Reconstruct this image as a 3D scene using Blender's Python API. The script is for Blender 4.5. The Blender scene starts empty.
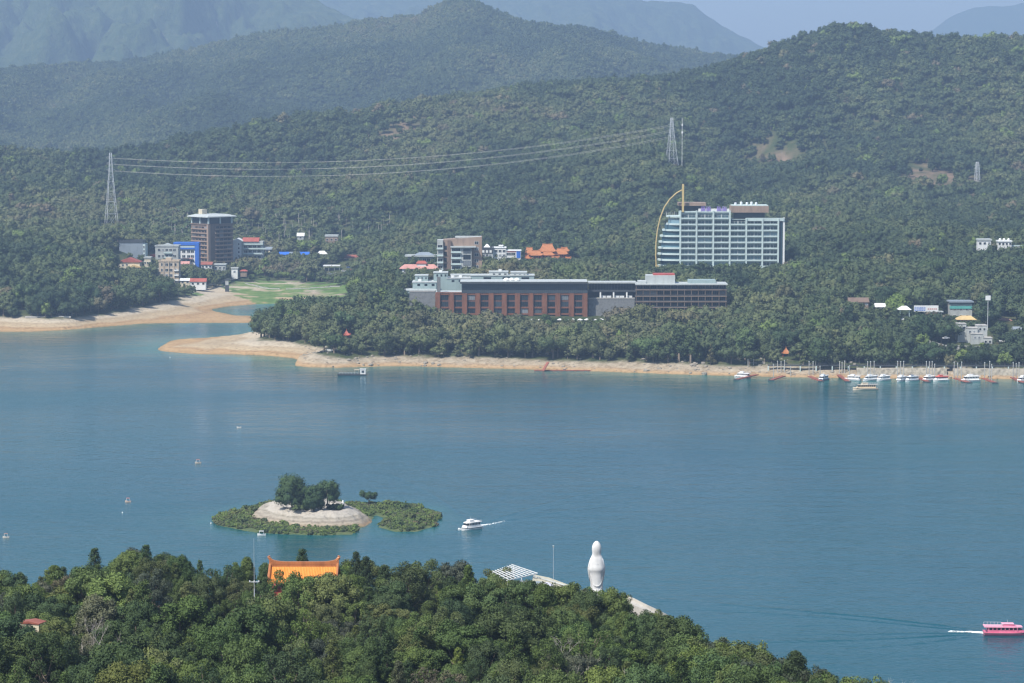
import bpy, math, random
import numpy as np
from mathutils import Vector, Matrix

random.seed(7)
rng = np.random.default_rng(11)
scene = bpy.context.scene
COL = scene.collection
R = math.radians

# ------------------------------------------------------------------ camera
CAM_H, FPX, YH = 150.0, 2634.0, 101.0
PITCH = math.atan((341.5 - YH) / FPX)
cam_d = bpy.data.cameras.new('camera')
cam_d.sensor_width = 36.0
cam_d.lens = FPX * 36.0 / 1024.0
cam_d.clip_start, cam_d.clip_end = 1.0, 60000.0
cam = bpy.data.objects.new('camera', cam_d)
COL.objects.link(cam)
cam.location = (0, 0, CAM_H)
cam.rotation_euler = (math.pi / 2 - PITCH, 0, 0)
scene.camera = cam

# ------------------------------------------------------------------ world, sun, exposure
SUN = Vector((-0.42, -0.44, 0.80)).normalized()
SUN_EL = math.asin(SUN.z)
SUN_AZ = math.atan2(SUN.x, SUN.y)
world = bpy.data.worlds.new('World')
scene.world = world
world.use_nodes = True
wn = world.node_tree.nodes
bg = wn.get('Background') or wn.new('ShaderNodeBackground')
sky = wn.new('ShaderNodeTexSky')
sky.sky_type = 'NISHITA'
sky.sun_disc = False
sky.sun_elevation = SUN_EL
sky.sun_rotation = SUN_AZ
sky.altitude = 750
sky.air_density = 1.2
sky.dust_density = 2.5
sky.ozone_density = 2.0
world.node_tree.links.new(sky.outputs[0], bg.inputs[0])
bg.inputs[1].default_value = 0.085
sun_d = bpy.data.lights.new('sun', 'SUN')
sun_d.energy = 4.0
sun_d.angle = R(0.5)
sun_d.color = (1.0, 0.95, 0.87)
sun_o = bpy.data.objects.new('sun', sun_d)
COL.objects.link(sun_o)
sun_o.rotation_euler = (-SUN).to_track_quat('-Z', 'Y').to_euler()
sun_o.location = (0, 0, 600)
scene.view_settings.view_transform = 'Standard'
scene.view_settings.look = 'None'
scene.view_settings.exposure = 1.0
scene.view_settings.gamma = 1.0
scene.render.engine = 'CYCLES'
scene.cycles.use_denoising = True
scene.cycles.max_bounces = 5
scene.cycles.diffuse_bounces = 2
scene.cycles.glossy_bounces = 2
scene.cycles.transmission_bounces = 2
scene.cycles.transparent_max_bounces = 4
scene.cycles.volume_bounces = 0
scene.cycles.sample_clamp_indirect = 3.0
scene.cycles.filter_width = 1.3

# ------------------------------------------------------------------ pixel <-> world
CP, SP = math.cos(PITCH), math.sin(PITCH)

def ray(px, py):
    a = (px - 512.0) / FPX
    b = (341.5 - py) / FPX
    return Vector((a, CP + b * SP, -SP + b * CP))

def at(px, py, Y):
    d = ray(px, py)
    t = Y / d.y
    return Vector((d.x * t, Y, CAM_H + d.z * t))

def gz(px, py, z=0.0):
    d = ray(px, py)
    t = (z - CAM_H) / d.z
    return Vector((d.x * t, d.y * t, z))

def proj(X, Y, Z):
    """numpy: world -> pixel"""
    dz = Z - CAM_H
    fw = Y * CP - dz * SP
    up = Y * SP + dz * CP
    return 512.0 + FPX * X / fw, 341.5 - FPX * up / fw

# ------------------------------------------------------------------ object helpers
def tag(o, label=None, cat=None, group=None, kind=None):
    if label: o['label'] = label
    if cat: o['category'] = cat
    if group: o['group'] = group
    if kind: o['kind'] = kind
    return o

def empty(name, loc, rz=0.0):
    o = bpy.data.objects.new(name, None)
    COL.objects.link(o)
    o.location = loc
    o.rotation_euler = (0, 0, rz)
    o.empty_display_size = 0.5
    return o

class MB:
    def __init__(self):
        self.v, self.f, self.m = [], [], []
    def add(self, vs, fs, mi=0):
        b = len(self.v)
        self.v.extend([tuple(p) for p in vs])
        self.f.extend([tuple(b + i for i in f) for f in fs])
        self.m.extend([mi] * len(fs))
        return self
    def box(self, x0, y0, z0, x1, y1, z1, mi=0):
        vs = [(x0, y0, z0), (x1, y0, z0), (x1, y1, z0), (x0, y1, z0), (x0, y0, z1), (x1, y0, z1), (x1, y1, z1), (x0, y1, z1)]
        return self.add(vs, [(0, 3, 2, 1), (4, 5, 6, 7), (0, 1, 5, 4), (1, 2, 6, 5), (2, 3, 7, 6), (3, 0, 4, 7)], mi)
    def obox(self, c, s, rz=0.0, mi=0, tilt=0.0):
        ca, sa = math.cos(rz), math.sin(rz)
        vs = []
        for z in (-.5, .5):
            for x, y in ((-.5, -.5), (.5, -.5), (.5, .5), (-.5, .5)):
                X, Y, Z = x * s[0], y * s[1], z * s[2]
                Y, Z = Y * math.cos(tilt) - Z * math.sin(tilt), Y * math.sin(tilt) + Z * math.cos(tilt)
                vs.append((c[0] + X * ca - Y * sa, c[1] + X * sa + Y * ca, c[2] + Z))
        return self.add(vs, [(0, 3, 2, 1), (4, 5, 6, 7), (0, 1, 5, 4), (1, 2, 6, 5), (2, 3, 7, 6), (3, 0, 4, 7)], mi)
    def tube(self, p0, p1, r0, r1=None, n=6, mi=0):
        r1 = r0 if r1 is None else r1
        p0, p1 = Vector(p0), Vector(p1)
        d = p1 - p0
        if d.length < 1e-6: return self
        d.normalize()
        u = d.orthogonal().normalized()
        w = d.cross(u)
        vs = []
        for p, r in ((p0, r0), (p1, r1)):
            for k in range(n):
                a = 2 * math.pi * k / n
                vs.append(p + (u * math.cos(a) + w * math.sin(a)) * r)
        fs = [(k, (k + 1) % n, n + (k + 1) % n, n + k) for k in range(n)]
        fs += [tuple(range(n - 1, -1, -1)), tuple(range(n, 2 * n))]
        return self.add(vs, fs, mi)
    def path(self, pts, r, n=5, mi=0):
        for a, b in zip(pts[:-1], pts[1:]):
            self.tube(a, b, r, r, n, mi)
        return self
    def loft(self, rings, mi=0, caps=True):
        n = len(rings[0])
        vs = [p for r in rings for p in r]
        fs = []
        for i in range(len(rings) - 1):
            for k in range(n):
                fs.append((i * n + k, i * n + (k + 1) % n, (i + 1) * n + (k + 1) % n, (i + 1) * n + k))
        if caps:
            fs.append(tuple(range(n - 1, -1, -1)))
            fs.append(tuple(range((len(rings) - 1) * n, len(rings) * n)))
        return self.add(vs, fs, mi)
    def prism(self, poly, z0, z1, mi=0):
        return self.loft([[(x, y, z0) for x, y in poly], [(x, y, z1) for x, y in poly]], mi)
    def gable(self, x0, x1, y0, y1, z, h, over=0.4, mi=0, axis='x', th=0.2):
        """two-slope roof, ridge along axis"""
        if axis == 'x':
            ym = (y0 + y1) / 2
            prof = [(y0 - over, z - .05), (ym, z + h), (y1 + over, z - .05), (y1 + over, z - .05 - th), (y0 - over, z - .05 - th)]
            self.loft([[(x0 - over, a, b) for a, b in prof], [(x1 + over, a, b) for a, b in prof]], mi)
        else:
            xm = (x0 + x1) / 2
            prof = [(x0 - over, z - .05), (xm, z + h), (x1 + over, z - .05), (x1 + over, z - .05 - th), (x0 - over, z - .05 - th)]
            self.loft([[(a, y1 + over, b) for a, b in prof], [(a, y0 - over, b) for a, b in prof]], mi)
        return self
    def hip(self, x0, x1, y0, y1, z, h, ridge=0.5, over=0.5, mi=0, th=0.2, curve=1.0, up=0.0, n=8, steps=5):
        """hipped roof with optionally concave slopes and raised corners (temple roofs)"""
        cx, cy = (x0 + x1) / 2, (y0 + y1) / 2
        a, b = (x1 - x0) / 2 + over, (y1 - y0) / 2 + over
        def ring(t, dz=0.0):
            ax = a + (a * ridge - a) * t
            by = b * (1 - t) + 0.02
            pts = []
            for s in range(4):
                for k in range(n):
                    u = -1 + 2 * k / n
                    x, y = ((u, -1), (1, u), (-u, 1), (-1, -u))[s]
                    c = (abs(x) * abs(y)) ** 6
                    pts.append((cx + x * ax, cy + y * by, z + h * t ** curve + up * c * (1 - t) ** 2 + dz))
            return pts
        rings = [ring(0, -th)] + [ring(i / steps) for i in range(steps + 1)]
        return self.loft(rings, mi)
    def build(self, name, mats, parent=None, smooth=False, loc=None, rz=0.0):
        me = bpy.data.meshes.new(name)
        me.from_pydata(self.v, [], self.f)
        if not isinstance(mats, (list, tuple)): mats = [mats]
        for m in mats: me.materials.append(m)
        if len(mats) > 1: me.polygons.foreach_set('material_index', self.m)
        if smooth: me.polygons.foreach_set('use_smooth', [True] * len(me.polygons))
        me.update()
        o = bpy.data.objects.new(name, me)
        COL.objects.link(o)
        if parent: o.parent = parent
        if loc is not None: o.location = loc
        if rz: o.rotation_euler = (0, 0, rz)
        return o

def copy_part(o, parent, loc=None, rz=None, scale=None):
    c = o.copy()
    COL.objects.link(c)
    c.parent = parent
    if loc is not None: c.location = loc
    if rz is not None: c.rotation_euler = (0, 0, rz)
    if scale is not None: c.scale = scale
    return c

def copy_tree(o, parent=None):
    c = o.copy()
    COL.objects.link(c)
    c.parent = parent
    for ch in list(o.children):
        copy_tree(ch, c)
    return c

def mesh_from_arrays(name, V, F, mats, smooth=False, fmat=None):
    """V (n,3), F (m,k) uniform polygon size"""
    me = bpy.data.meshes.new(name)
    m, k = F.shape
    me.vertices.add(len(V)); me.vertices.foreach_set('co', np.ascontiguousarray(V, dtype=np.float32).ravel())
    me.loops.add(m * k); me.loops.foreach_set('vertex_index', np.ascontiguousarray(F, dtype=np.int32).ravel())
    me.polygons.add(m)
    me.polygons.foreach_set('loop_start', np.arange(0, m * k, k, dtype=np.int32))
    for mt in mats: me.materials.append(mt)
    if fmat is not None: me.polygons.foreach_set('material_index', fmat.astype(np.int32))
    me.update(calc_edges=True)
    me.polygons.foreach_set('use_smooth', np.full(m, smooth))
    me.validate()
    return me

def link_mesh(name, me, parent=None):
    o = bpy.data.objects.new(name, me)
    COL.objects.link(o)
    if parent: o.parent = parent
    return o

# ------------------------------------------------------------------ noise
def _hash(ix, iy, s):
    n = (ix.astype(np.int64) * 374761393 + iy.astype(np.int64) * 668265263 + s * 1442695041) & 0xFFFFFFFF
    n = ((n ^ (n >> 13)) * 1274126177) & 0xFFFFFFFF
    return ((n ^ (n >> 16)) & 0xFFFF) / 65535.0

def vnoise(x, y, s=0):
    x = np.asarray(x, float); y = np.asarray(y, float)
    ix, iy = np.floor(x), np.floor(y)
    fx, fy = x - ix, y - iy
    fx, fy = fx * fx * (3 - 2 * fx), fy * fy * (3 - 2 * fy)
    a = _hash(ix, iy, s); b = _hash(ix + 1, iy, s); c = _hash(ix, iy + 1, s); d = _hash(ix + 1, iy + 1, s)
    return (a * (1 - fx) + b * fx) * (1 - fy) + (c * (1 - fx) + d * fx) * fy

def fbm(x, y, o=4, s=0):
    t, amp, tot = 0, 1.0, 0
    for k in range(o):
        t = t + amp * vnoise(x * 2 ** k + 17.3 * k, y * 2 ** k - 9.1 * k, s + k)
        tot += amp
        amp *= 0.5
    return t / tot

# ------------------------------------------------------------------ materials
MATS = {}
def new_mat(name):
    m = bpy.data.materials.new(name)
    m.use_nodes = True
    nt = m.node_tree
    b = nt.nodes.get('Principled BSDF')
    return m, nt, b

def N(nt, t, **kw):
    n = nt.nodes.new(t)
    for k, v in kw.items(): setattr(n, k, v)
    return n

def mix_rgb(nt, fac, a, b, mode='MIX'):
    n = N(nt, 'ShaderNodeMix', data_type='RGBA', blend_type=mode)
    for sock, v in ((n.inputs[0], fac), (n.inputs[6], a), (n.inputs[7], b)):
        if hasattr(v, 'is_output'): nt.links.new(v, sock)
        elif isinstance(v, (int, float)): sock.default_value = v
        else: sock.default_value = (*v, 1.0)
    return n.outputs[2]

def ramp(nt, src, stops):
    n = N(nt, 'ShaderNodeValToRGB')
    el = n.color_ramp.elements
    while len(el) < len(stops): el.new(0.5)
    for e, (p, c) in zip(el, stops):
        e.position = p
        e.color = (*c, 1.0) if not isinstance(c, (int, float)) else (c, c, c, 1.0)
    if src is not None: nt.links.new(src, n.inputs[0])
    return n.outputs[0]

def noise(nt, scale, detail=4, rough=0.6, vec=None, coord='Object', stretch=None):
    tc = N(nt, 'ShaderNodeTexCoord')
    v = tc.outputs[coord] if vec is None else vec
    if stretch:
        mp = N(nt, 'ShaderNodeMapping')
        mp.inputs['Scale'].default_value = stretch
        nt.links.new(v, mp.inputs[0]); v = mp.outputs[0]
    n = N(nt, 'ShaderNodeTexNoise')
    n.inputs['Scale'].default_value = scale
    n.inputs['Detail'].default_value = detail
    n.inputs['Roughness'].default_value = rough
    nt.links.new(v, n.inputs['Vector'])
    return n.outputs[0]

def mat(name, col, rough=0.7, var=0.18, scale=0.35, spec=0.3, metal=0.0, streak=True, coat=0.0):
    """painted / rendered / stone surface with weathering noise of its own"""
    if name in MATS: return MATS[name]
    m, nt, b = new_mat(name)
    n1 = noise(nt, scale, 5, 0.65, stretch=(1, 1, 0.25) if streak else None)
    n2 = noise(nt, scale * 9, 3, 0.6)
    dark = tuple(c * (1 - var * 1.6) for c in col)
    light = tuple(min(c * (1 + var * 0.7), 0.95) for c in col)
    c1 = ramp(nt, n1, [(0.3, dark), (0.5, col), (0.72, light)])
    c2 = mix_rgb(nt, var * 0.8, c1, ramp(nt, n2, [(0.3, tuple(c * .6 for c in col)), (0.7, light)]))
    nt.links.new(c2, b.inputs['Base Color'])
    b.inputs['Roughness'].default_value = rough
    b.inputs['Specular IOR Level'].default_value = spec
    b.inputs['Metallic'].default_value = metal
    if coat: b.inputs['Coat Weight'].default_value = coat
    MATS[name] = m
    return m

def glass_mat(name, col=(0.02, 0.03, 0.04), rough=0.12):
    if name in MATS: return MATS[name]
    m, nt, b = new_mat(name)
    oi = N(nt, 'ShaderNodeObjectInfo')
    c = ramp(nt, oi.outputs['Random'], [(0.0, tuple(x * .6 for x in col)), (0.55, col), (0.75, tuple(x * 1.6 for x in col)), (0.88, tuple(min(1, x * 2.5 + .02) for x in col)), (1.0, tuple(min(1, x * 3 + .16) for x in col))])
    nt.links.new(c, b.inputs['Base Color'])
    b.inputs['Roughness'].default_value = rough
    b.inputs['Specular IOR Level'].default_value = 0.35
    MATS[name] = m
    return m

def foliage_mat(name, mode):
    """mode 'object' tints by object colour, 'instancer' by the point attribute tint"""
    m, nt, b = new_mat(name)
    oi = N(nt, 'ShaderNodeObjectInfo')
    at_ = N(nt, 'ShaderNodeAttribute'); at_.attribute_name = 'leafvar'
    lv = at_.outputs['Fac']
    if mode == 'object':
        base = oi.outputs['Color']
    else:
        ti = N(nt, 'ShaderNodeAttribute'); ti.attribute_type = 'INSTANCER'; ti.attribute_name = 'tint'
        base = ramp(nt, ti.outputs['Fac'], [
            (0.0, (0.040, 0.062, 0.034)), (0.22, (0.060, 0.086, 0.042)), (0.42, (0.090, 0.114, 0.052)),
            (0.60, (0.114, 0.130, 0.066)), (0.74, (0.120, 0.126, 0.068)), (0.88, (0.138, 0.118, 0.080)), (1.0, (0.118, 0.165, 0.050))])
    d = mix_rgb(nt, 1.0, base, ramp(nt, oi.outputs['Random'], [(0.0, (0.80, 0.85, 0.86)), (0.5, (1, 1, 1)), (1.0, (1.18, 1.13, 1.06))]), 'MULTIPLY')
    c = mix_rgb(nt, 1.0, d, ramp(nt, lv, [(0.0, (0.68, 0.72, 0.68)), (0.5, (1, 1, 1)), (1.0, (1.3, 1.26, 1.12))]), 'MULTIPLY')
    nt.links.new(c, b.inputs['Base Color'])
    b.inputs['Roughness'].default_value = 0.75
    b.inputs['Specular IOR Level'].default_value = 0.15
    tr = N(nt, 'ShaderNodeBsdfTranslucent')
    nt.links.new(mix_rgb(nt, 1.0, c, (1.1, 1.25, 0.6), 'MULTIPLY'), tr.inputs[0])
    mx = N(nt, 'ShaderNodeMixShader'); mx.inputs[0].default_value = 0.14
    nt.links.new(b.outputs[0], mx.inputs[1]); nt.links.new(tr.outputs[0], mx.inputs[2])
    out = nt.nodes.get('Material Output')
    nt.links.new(mx.outputs[0], out.inputs[0])
    MATS[name] = m
    return m

M_LEAF = foliage_mat('tree_foliage', 'object')
M_WOODS = foliage_mat('woods_foliage', 'instancer')
M_BARK = mat('bark', (0.16, 0.13, 0.10), 0.9, 0.3, 2.0, 0.1)
M_PALEBARK = mat('pale_bark', (0.40, 0.37, 0.33), 0.9, 0.25, 2.0, 0.1)
M_WHITE = mat('white_paint', (0.64, 0.65, 0.64), 0.55, 0.07)
M_STEEL = mat('galvanised_steel', (0.62, 0.64, 0.66), 0.45, 0.1, metal=0.2)
M_DARK = mat('dark_metal', (0.05, 0.055, 0.06), 0.5, 0.15)
M_GLASS = glass_mat('window_glass')
# ================================================================== TERRAIN
SHORE = [(-700, 336), (-300, 333), (0, 331.7), (32, 331.7), (60, 330.2), (95, 327.5), (140, 323.7), (200, 323), (238, 323), (250, 323), (257, 319.5),
         (250, 315.5), (236, 315.4), (214, 311.2), (211, 309), (232, 306), (256, 304.2), (290, 303.2), (325, 304.5), (322, 308), (305, 312), (285, 320),
         (264, 328), (248, 335), (230, 336.5), (205, 337.8), (180, 339), (170, 341), (161, 346.5), (158, 349.5), (163, 351.2), (175, 352.5), (200, 354.4), (232, 354.2),
         (262, 355.2), (280, 356.5), (296, 358.5), (301, 361), (296, 364), (297, 366), (310, 367.2), (340, 367.6), (370, 366.5), (406, 366), (430, 366.6),
         (480, 368), (540, 369.6), (590, 371), (640, 372.8), (690, 374.6), (735, 375.8), (800, 377.2), (870, 378.2), (950, 378.6), (1024, 379), (1200, 380.5), (1700, 384)]
shore_w = np.array([gz(x, y)[:2] for x, y in SHORE])
POLY = np.vstack([shore_w, [[1700, 6000], [-1700, 6000]]])

def poly_dist(X, Y, P):
    """unsigned distance to closed polygon edges and inside flag"""
    d2 = np.full(X.shape, 1e18)
    ins = np.zeros(X.shape, bool)
    n = len(P)
    for i in range(n):
        a, b = P[i], P[(i + 1) % n]
        e = b - a
        L = max(e @ e, 1e-9)
        t = np.clip(((X - a[0]) * e[0] + (Y - a[1]) * e[1]) / L, 0, 1)
        dx, dy = X - (a[0] + t * e[0]), Y - (a[1] + t * e[1])
        d2 = np.minimum(d2, dx * dx + dy * dy)
        cond = (a[1] > Y) != (b[1] > Y)
        with np.errstate(divide='ignore', invalid='ignore'):
            xi = (b[0] - a[0]) * (Y - a[1]) / (b[1] - a[1] + 1e-12) + a[0]
        ins ^= cond & (X < xi)
    return np.sqrt(d2), ins

# ground control: (px, py of what is seen, depth, canopy height to subtract)
CTRL = [
    # wooded headland at the far side of the inlet
    (-250, 300, 1790, 7), (-250, 250, 2000, 7), (-250, 200, 2350, 7), (-250, 150, 2750, 7), (-120, 285, 1820, 7), (-120, 235, 2050, 7), (-120, 180, 2500, 7), (-120, 148, 2750, 7),
    (0, 290, 1800, 7), (0, 268, 1880, 7), (0, 240, 2020, 7), (0, 215, 2200, 7), (0, 180, 2450, 7), (0, 150, 2720, 7),
    (60, 288, 1805, 7), (60, 258, 1900, 7), (60, 230, 2080, 7), (60, 195, 2350, 7), (40, 162, 2700, 7), (80, 172, 2720, 7),
    (110, 285, 1850, 7), (112, 262, 1960, 7), (111, 232, 2100, 1), (110, 200, 2350, 7), (125, 165, 2700, 7),
    (150, 283, 2030, 0), (130, 276, 2035, 0), (182, 284, 2035, 0), (170, 272, 2100, 0), (210, 268, 2150, 0), (250, 264, 2200, 0), (170, 238, 2260, 4), (230, 246, 2300, 4), (300, 246, 2350, 4), (360, 248, 2300, 5),
    (185, 190, 2500, 7), (200, 140, 2800, 7), (260, 200, 2520, 7), (260, 122, 2880, 7), (320, 190, 2520, 7), (320, 150, 2700, 7), (330, 112, 2900, 7),
    # park and village flat
    (330, 266, 2180, 0), (290, 258, 2230, 0), (270, 256, 2250, 0), (370, 272, 2080, 2), (400, 278, 1950, 4), (400, 262, 2050, 5),
    # peninsula
    (330, 301, 1650, 7), (370, 284, 1690, 6.5), (350, 292, 1670, 7), (290, 312, 1650, 7), (268, 321, 1640, 6), (400, 294, 1640, 7), (420, 292, 1655, 3), (350, 330, 1570, 1),
    (450, 318, 1592, 0), (520, 319, 1592, 0), (585, 319, 1592, 0), (635, 318, 1605, 0), (690, 315, 1605, 0), (726, 315, 1605, 0), (450, 290, 1680, 0), (560, 290, 1690, 2), (660, 292, 1700, 2),
    (460, 338, 1545, 1), (520, 338, 1540, 1), (580, 340, 1530, .5), (640, 335, 1540, 3), (690, 338, 1525, 3), (400, 335, 1560, .5),
    (420, 274, 1780, 0), (460, 275, 1780, 0), (440, 262, 1860, 0), (505, 262, 1950, 0), (550, 263, 2000, 0), (580, 266, 1960, 4), (520, 276, 1800, 3), (600, 282, 1780, 6),
    (720, 273, 1800, 0), (670, 273, 1800, 0), (775, 273, 1805, 0), (720, 262, 1850, 0), (720, 268, 1780, 0),
    (440, 215, 2250, 7), (440, 180, 2450, 7), (440, 140, 2700, 7), (440, 98, 3000, 7), (540, 225, 2200, 7), (540, 180, 2450, 7), (540, 130, 2800, 7), (530, 84, 3080, 7),
    (600, 240, 2100, 7), (600, 200, 2330, 7), (600, 150, 2650, 7), (600, 110, 2900, 7), (600, 78, 3130, 7),
    (672, 170, 2350, 2), (700, 230, 2020, 8), (720, 190, 2250, 8), (720, 150, 2500, 8), (720, 110, 2800, 8), (710, 72, 3080, 8),
    (720, 340, 1500, 4), (720, 318, 1560, 8), (760, 300, 1620, 8), (790, 285, 1700, 8), (790, 262, 1800, 8), (790, 230, 1980, 8),
    (840, 332, 1490, 8), (840, 305, 1560, 8), (840, 272, 1690, 8), (840, 232, 1900, 8), (840, 190, 2180, 8), (840, 150, 2420, 8), (840, 110, 2680, 8), (840, 62, 2920, 8), (842, 21, 3120, 8),
    (780, 50, 3080, 8), (800, 120, 2700, 8), (880, 33, 3090, 8), (910, 46, 3060, 8), (900, 90, 2800, 8),
    (930, 340, 1490, 5), (930, 315, 1580, 3), (960, 318, 1570, 1), (985, 346.5, 1484, 0), (960, 345, 1490, 0), (1005, 347, 1490, 0), (1000, 320, 1570, 2), (940, 290, 1650, 8), (940, 255, 1800, 8), (940, 215, 2020, 8), (940, 175, 2260, 8), (940, 130, 2520, 8),
    (1010, 290, 1660, 8), (1010, 247, 1830, 3), (1010, 215, 2020, 8), (1010, 180, 2240, 8), (1010, 140, 2480, 8), (1010, 90, 2750, 8), (1010, 39, 2990, 8),
    (1120, 330, 1490, 8), (1120, 290, 1650, 8), (1120, 230, 1930, 8), (1120, 170, 2280, 8), (1120, 100, 2680, 8), (1120, 40, 2980, 8),
    (1280, 330, 1490, 8), (1280, 230, 1930, 8), (1280, 130, 2500, 8), (1280, 50, 2980, 8), (1450, 330, 1490, 8), (1450, 230, 1930, 8), (1450, 60, 2980, 8),
]
# by height: (px, py, z)
CTRLZ = [
    (-250, 318, 7), (-120, 316, 7.5), (0, 314, 8), (60, 315.5, 8), (100, 311, 7.5), (135, 303, 8), (172, 298, 6), (200, 311, 2.2), (200, 302, 4), (230, 300, 3), (100, 320, 3.2), (0, 322, 3.6), (150, 314, 3), (236, 319, 1.2), (60, 323, 3), (245, 319, 1),
    (240, 291, 4), (300, 291, 4.5), (350, 291, 5), (300, 281, 6.5), (350, 281, 7), (250, 277, 8), (205, 291, 5), (270, 297, 3),
    (190, 345, 2.6), (175, 346, 2.2), (225, 346, 3.2), (255, 344, 5), (262, 337, 6.5), (250, 339, 3.5), (300, 351, 6.2), 
    (270, 350, 4), (285, 353, 4),     (960, 350, 9.0), (1010, 352, 9.0),
]
pts = [tuple(at(px, py, Y) - Vector((0, 0, dz))) for px, py, Y, dz in CTRL]
pts += [tuple(gz(px, py, z)) for px, py, z in CTRLZ]
BANK = [(318, 354.5), (340, 354.5), (370, 355), (400, 355), (430, 354.5), (480, 355.5), (540, 357), (590, 358.5), (640, 360), (690, 361), (735, 362), (800, 363.5), (870, 364.5), (950, 365), (1024, 365.5), (1150, 366), (1300, 367)]
for bx0, by0 in BANK:
    ysh = gz(bx0, np.interp(bx0, [s[0] for s in SHORE[-18:]], [s[1] for s in SHORE[-18:]])).y
    for f, dy in ((1.0, 15.0), (.42, 6.5), (1.12, 24.0)):
        zt = CAM_H - (by0 - YH) * (ysh + 15.0) / FPX
        pts.append(((bx0 - 512) / FPX * (ysh + dy), ysh + dy, zt * f))
def treeline(px):
    return np.interp(px, [0, 290, 350, 1024], [6.3, 6.3, 4.3, 4.6])
# back of the near range
for px in range(-250, 1500, 70):
    yr = float(np.interp(px, [-250, 330, 840, 1450], [2730, 2900, 3120, 2980]))
    zr = float(np.interp(px, [-250, 120, 330, 600, 840, 910, 1010, 1450], [95, 80, 140, 178, 246, 205, 222, 190]))
    p = at(px, 100, yr + 320); pts.append((p.x, p.y, zr - 45))
    p = at(px, 100, yr + 800); pts.append((p.x, p.y, zr * .3))
def resample(P, step):
    out = []
    for a, b in zip(P[:-1], P[1:]):
        n = max(1, int(np.linalg.norm(b - a) / step))
        for k in range(n): out.append(a + (b - a) * k / n)
    return np.array(out)
sh = resample(shore_w[1:-1], 28.0)
pts += [(x, y, 0.0) for x, y in sh]
PT = np.array(pts)
_u = np.unique(np.round(PT[:, :2], 1), axis=0, return_index=True)[1]
PT = PT[_u]
S_ = 1000.0
def _ker(A, B):
    return -np.sqrt(((A[:, None, :] - B[None, :, :]) ** 2).sum(-1) + (6.0 / S_) ** 2)
_n = len(PT)
_A = np.zeros((_n + 3, _n + 3))
_A[:_n, :_n] = _ker(PT[:, :2] / S_, PT[:, :2] / S_)
_A[:_n, :_n] += np.eye(_n) * 0.004
_P = np.hstack([np.ones((_n, 1)), PT[:, :2] / S_])
_A[:_n, _n:] = _P; _A[_n:, :_n] = _P.T
_w = np.linalg.solve(_A, np.concatenate([PT[:, 2], np.zeros(3)]))

def rbf(X, Y):
    sh_ = X.shape
    Q = np.stack([X.ravel(), Y.ravel()], -1) / S_
    out = np.empty(len(Q))
    for i in range(0, len(Q), 20000):
        q = Q[i:i + 20000]
        out[i:i + 20000] = _ker(q, PT[:, :2] / S_) @ _w[:_n] + _w[_n] + q @ _w[_n + 1:]
    return out.reshape(sh_)

def hill_spur(X, Y):
    return np.abs(fbm(X / 330 + 3, Y / 620, 3, 5) - 0.5) * 2

def land_h(X, Y):
    X = np.asarray(X, float); Y = np.asarray(Y, float)
    d, ins = poly_dist(X, Y, POLY)
    z = rbf(X, Y)
    hill = np.clip((z - 30) / 60, 0, 1)
    yr_ = np.interp(512 + FPX * X / np.maximum(Y, 100), [-250, 330, 840, 1450], [2730, 2900, 3120, 2980])
    hill = hill * np.clip(np.abs(Y - yr_) / 330, .06, 1)
    spur = hill_spur(X, Y)
    z = z + hill * (spur * 96 - 42) + hill * (fbm(X / 60, Y / 60, 3, 9) - .5) * 10
    lowr = np.clip(1 - z / 8, 0, 1)
    z = z + np.clip(d / 6, 0, 1) * ((fbm(X / 7, Y / 7, 3, 21) - .5) * 1.1 + (fbm(X / 30, Y / 30, 2, 22) - .5) * 0.9) * np.where(z < 9, 1, 0.4)
    zi = np.maximum(z, np.minimum(0.07 * d, 0.8))
    return np.where(ins, zi, -np.minimum(d * 0.12, 6.0) - 0.02), d, ins

def find_Y(px, py, y0=1440.0):
    """depth at which the line of sight through a pixel meets the ground"""
    ys = np.arange(y0, 3400, 8.0)
    d = ray(px, py)
    xs = d.x / d.y * ys; zs = CAM_H + d.z / d.y * ys
    hit = np.nonzero(land_h(xs, ys)[0] >= zs)[0]
    return float(ys[hit[0]]) if len(hit) else 2600.0

# ---- mesh: columns along view angles, rows in depth (finer near the shore)
cols = np.concatenate([np.arange(-420, -20, 10), np.arange(-20, 1046, 2.0), np.arange(1046, 1460, 10)])
rows = np.concatenate([np.arange(1385, 1750, 3.2), np.arange(1750, 2300, 5.0), np.arange(2300, 3300, 14.0), np.arange(3300, 4100, 60)])
CX, RY = np.meshgrid((cols - 512) / FPX, rows)
GX, GY = CX * RY, RY
GZ, GD, GI = land_h(GX, GY)
nr, nc = GX.shape
idx = np.arange(nr * nc).reshape(nr, nc)
F = np.stack([idx[:-1, :-1], idx[:-1, 1:], idx[1:, 1:], idx[1:, :-1]], -1).reshape(-1, 4)
V = np.stack([GX, GY, GZ], -1).reshape(-1, 3)
PXg, PYg = proj(GX, GY, GZ)

def in_px_poly(px, py, poly):
    P = np.array(poly, float)
    return poly_dist(np.asarray(px, float), np.asarray(py, float), P)[1]

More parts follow.
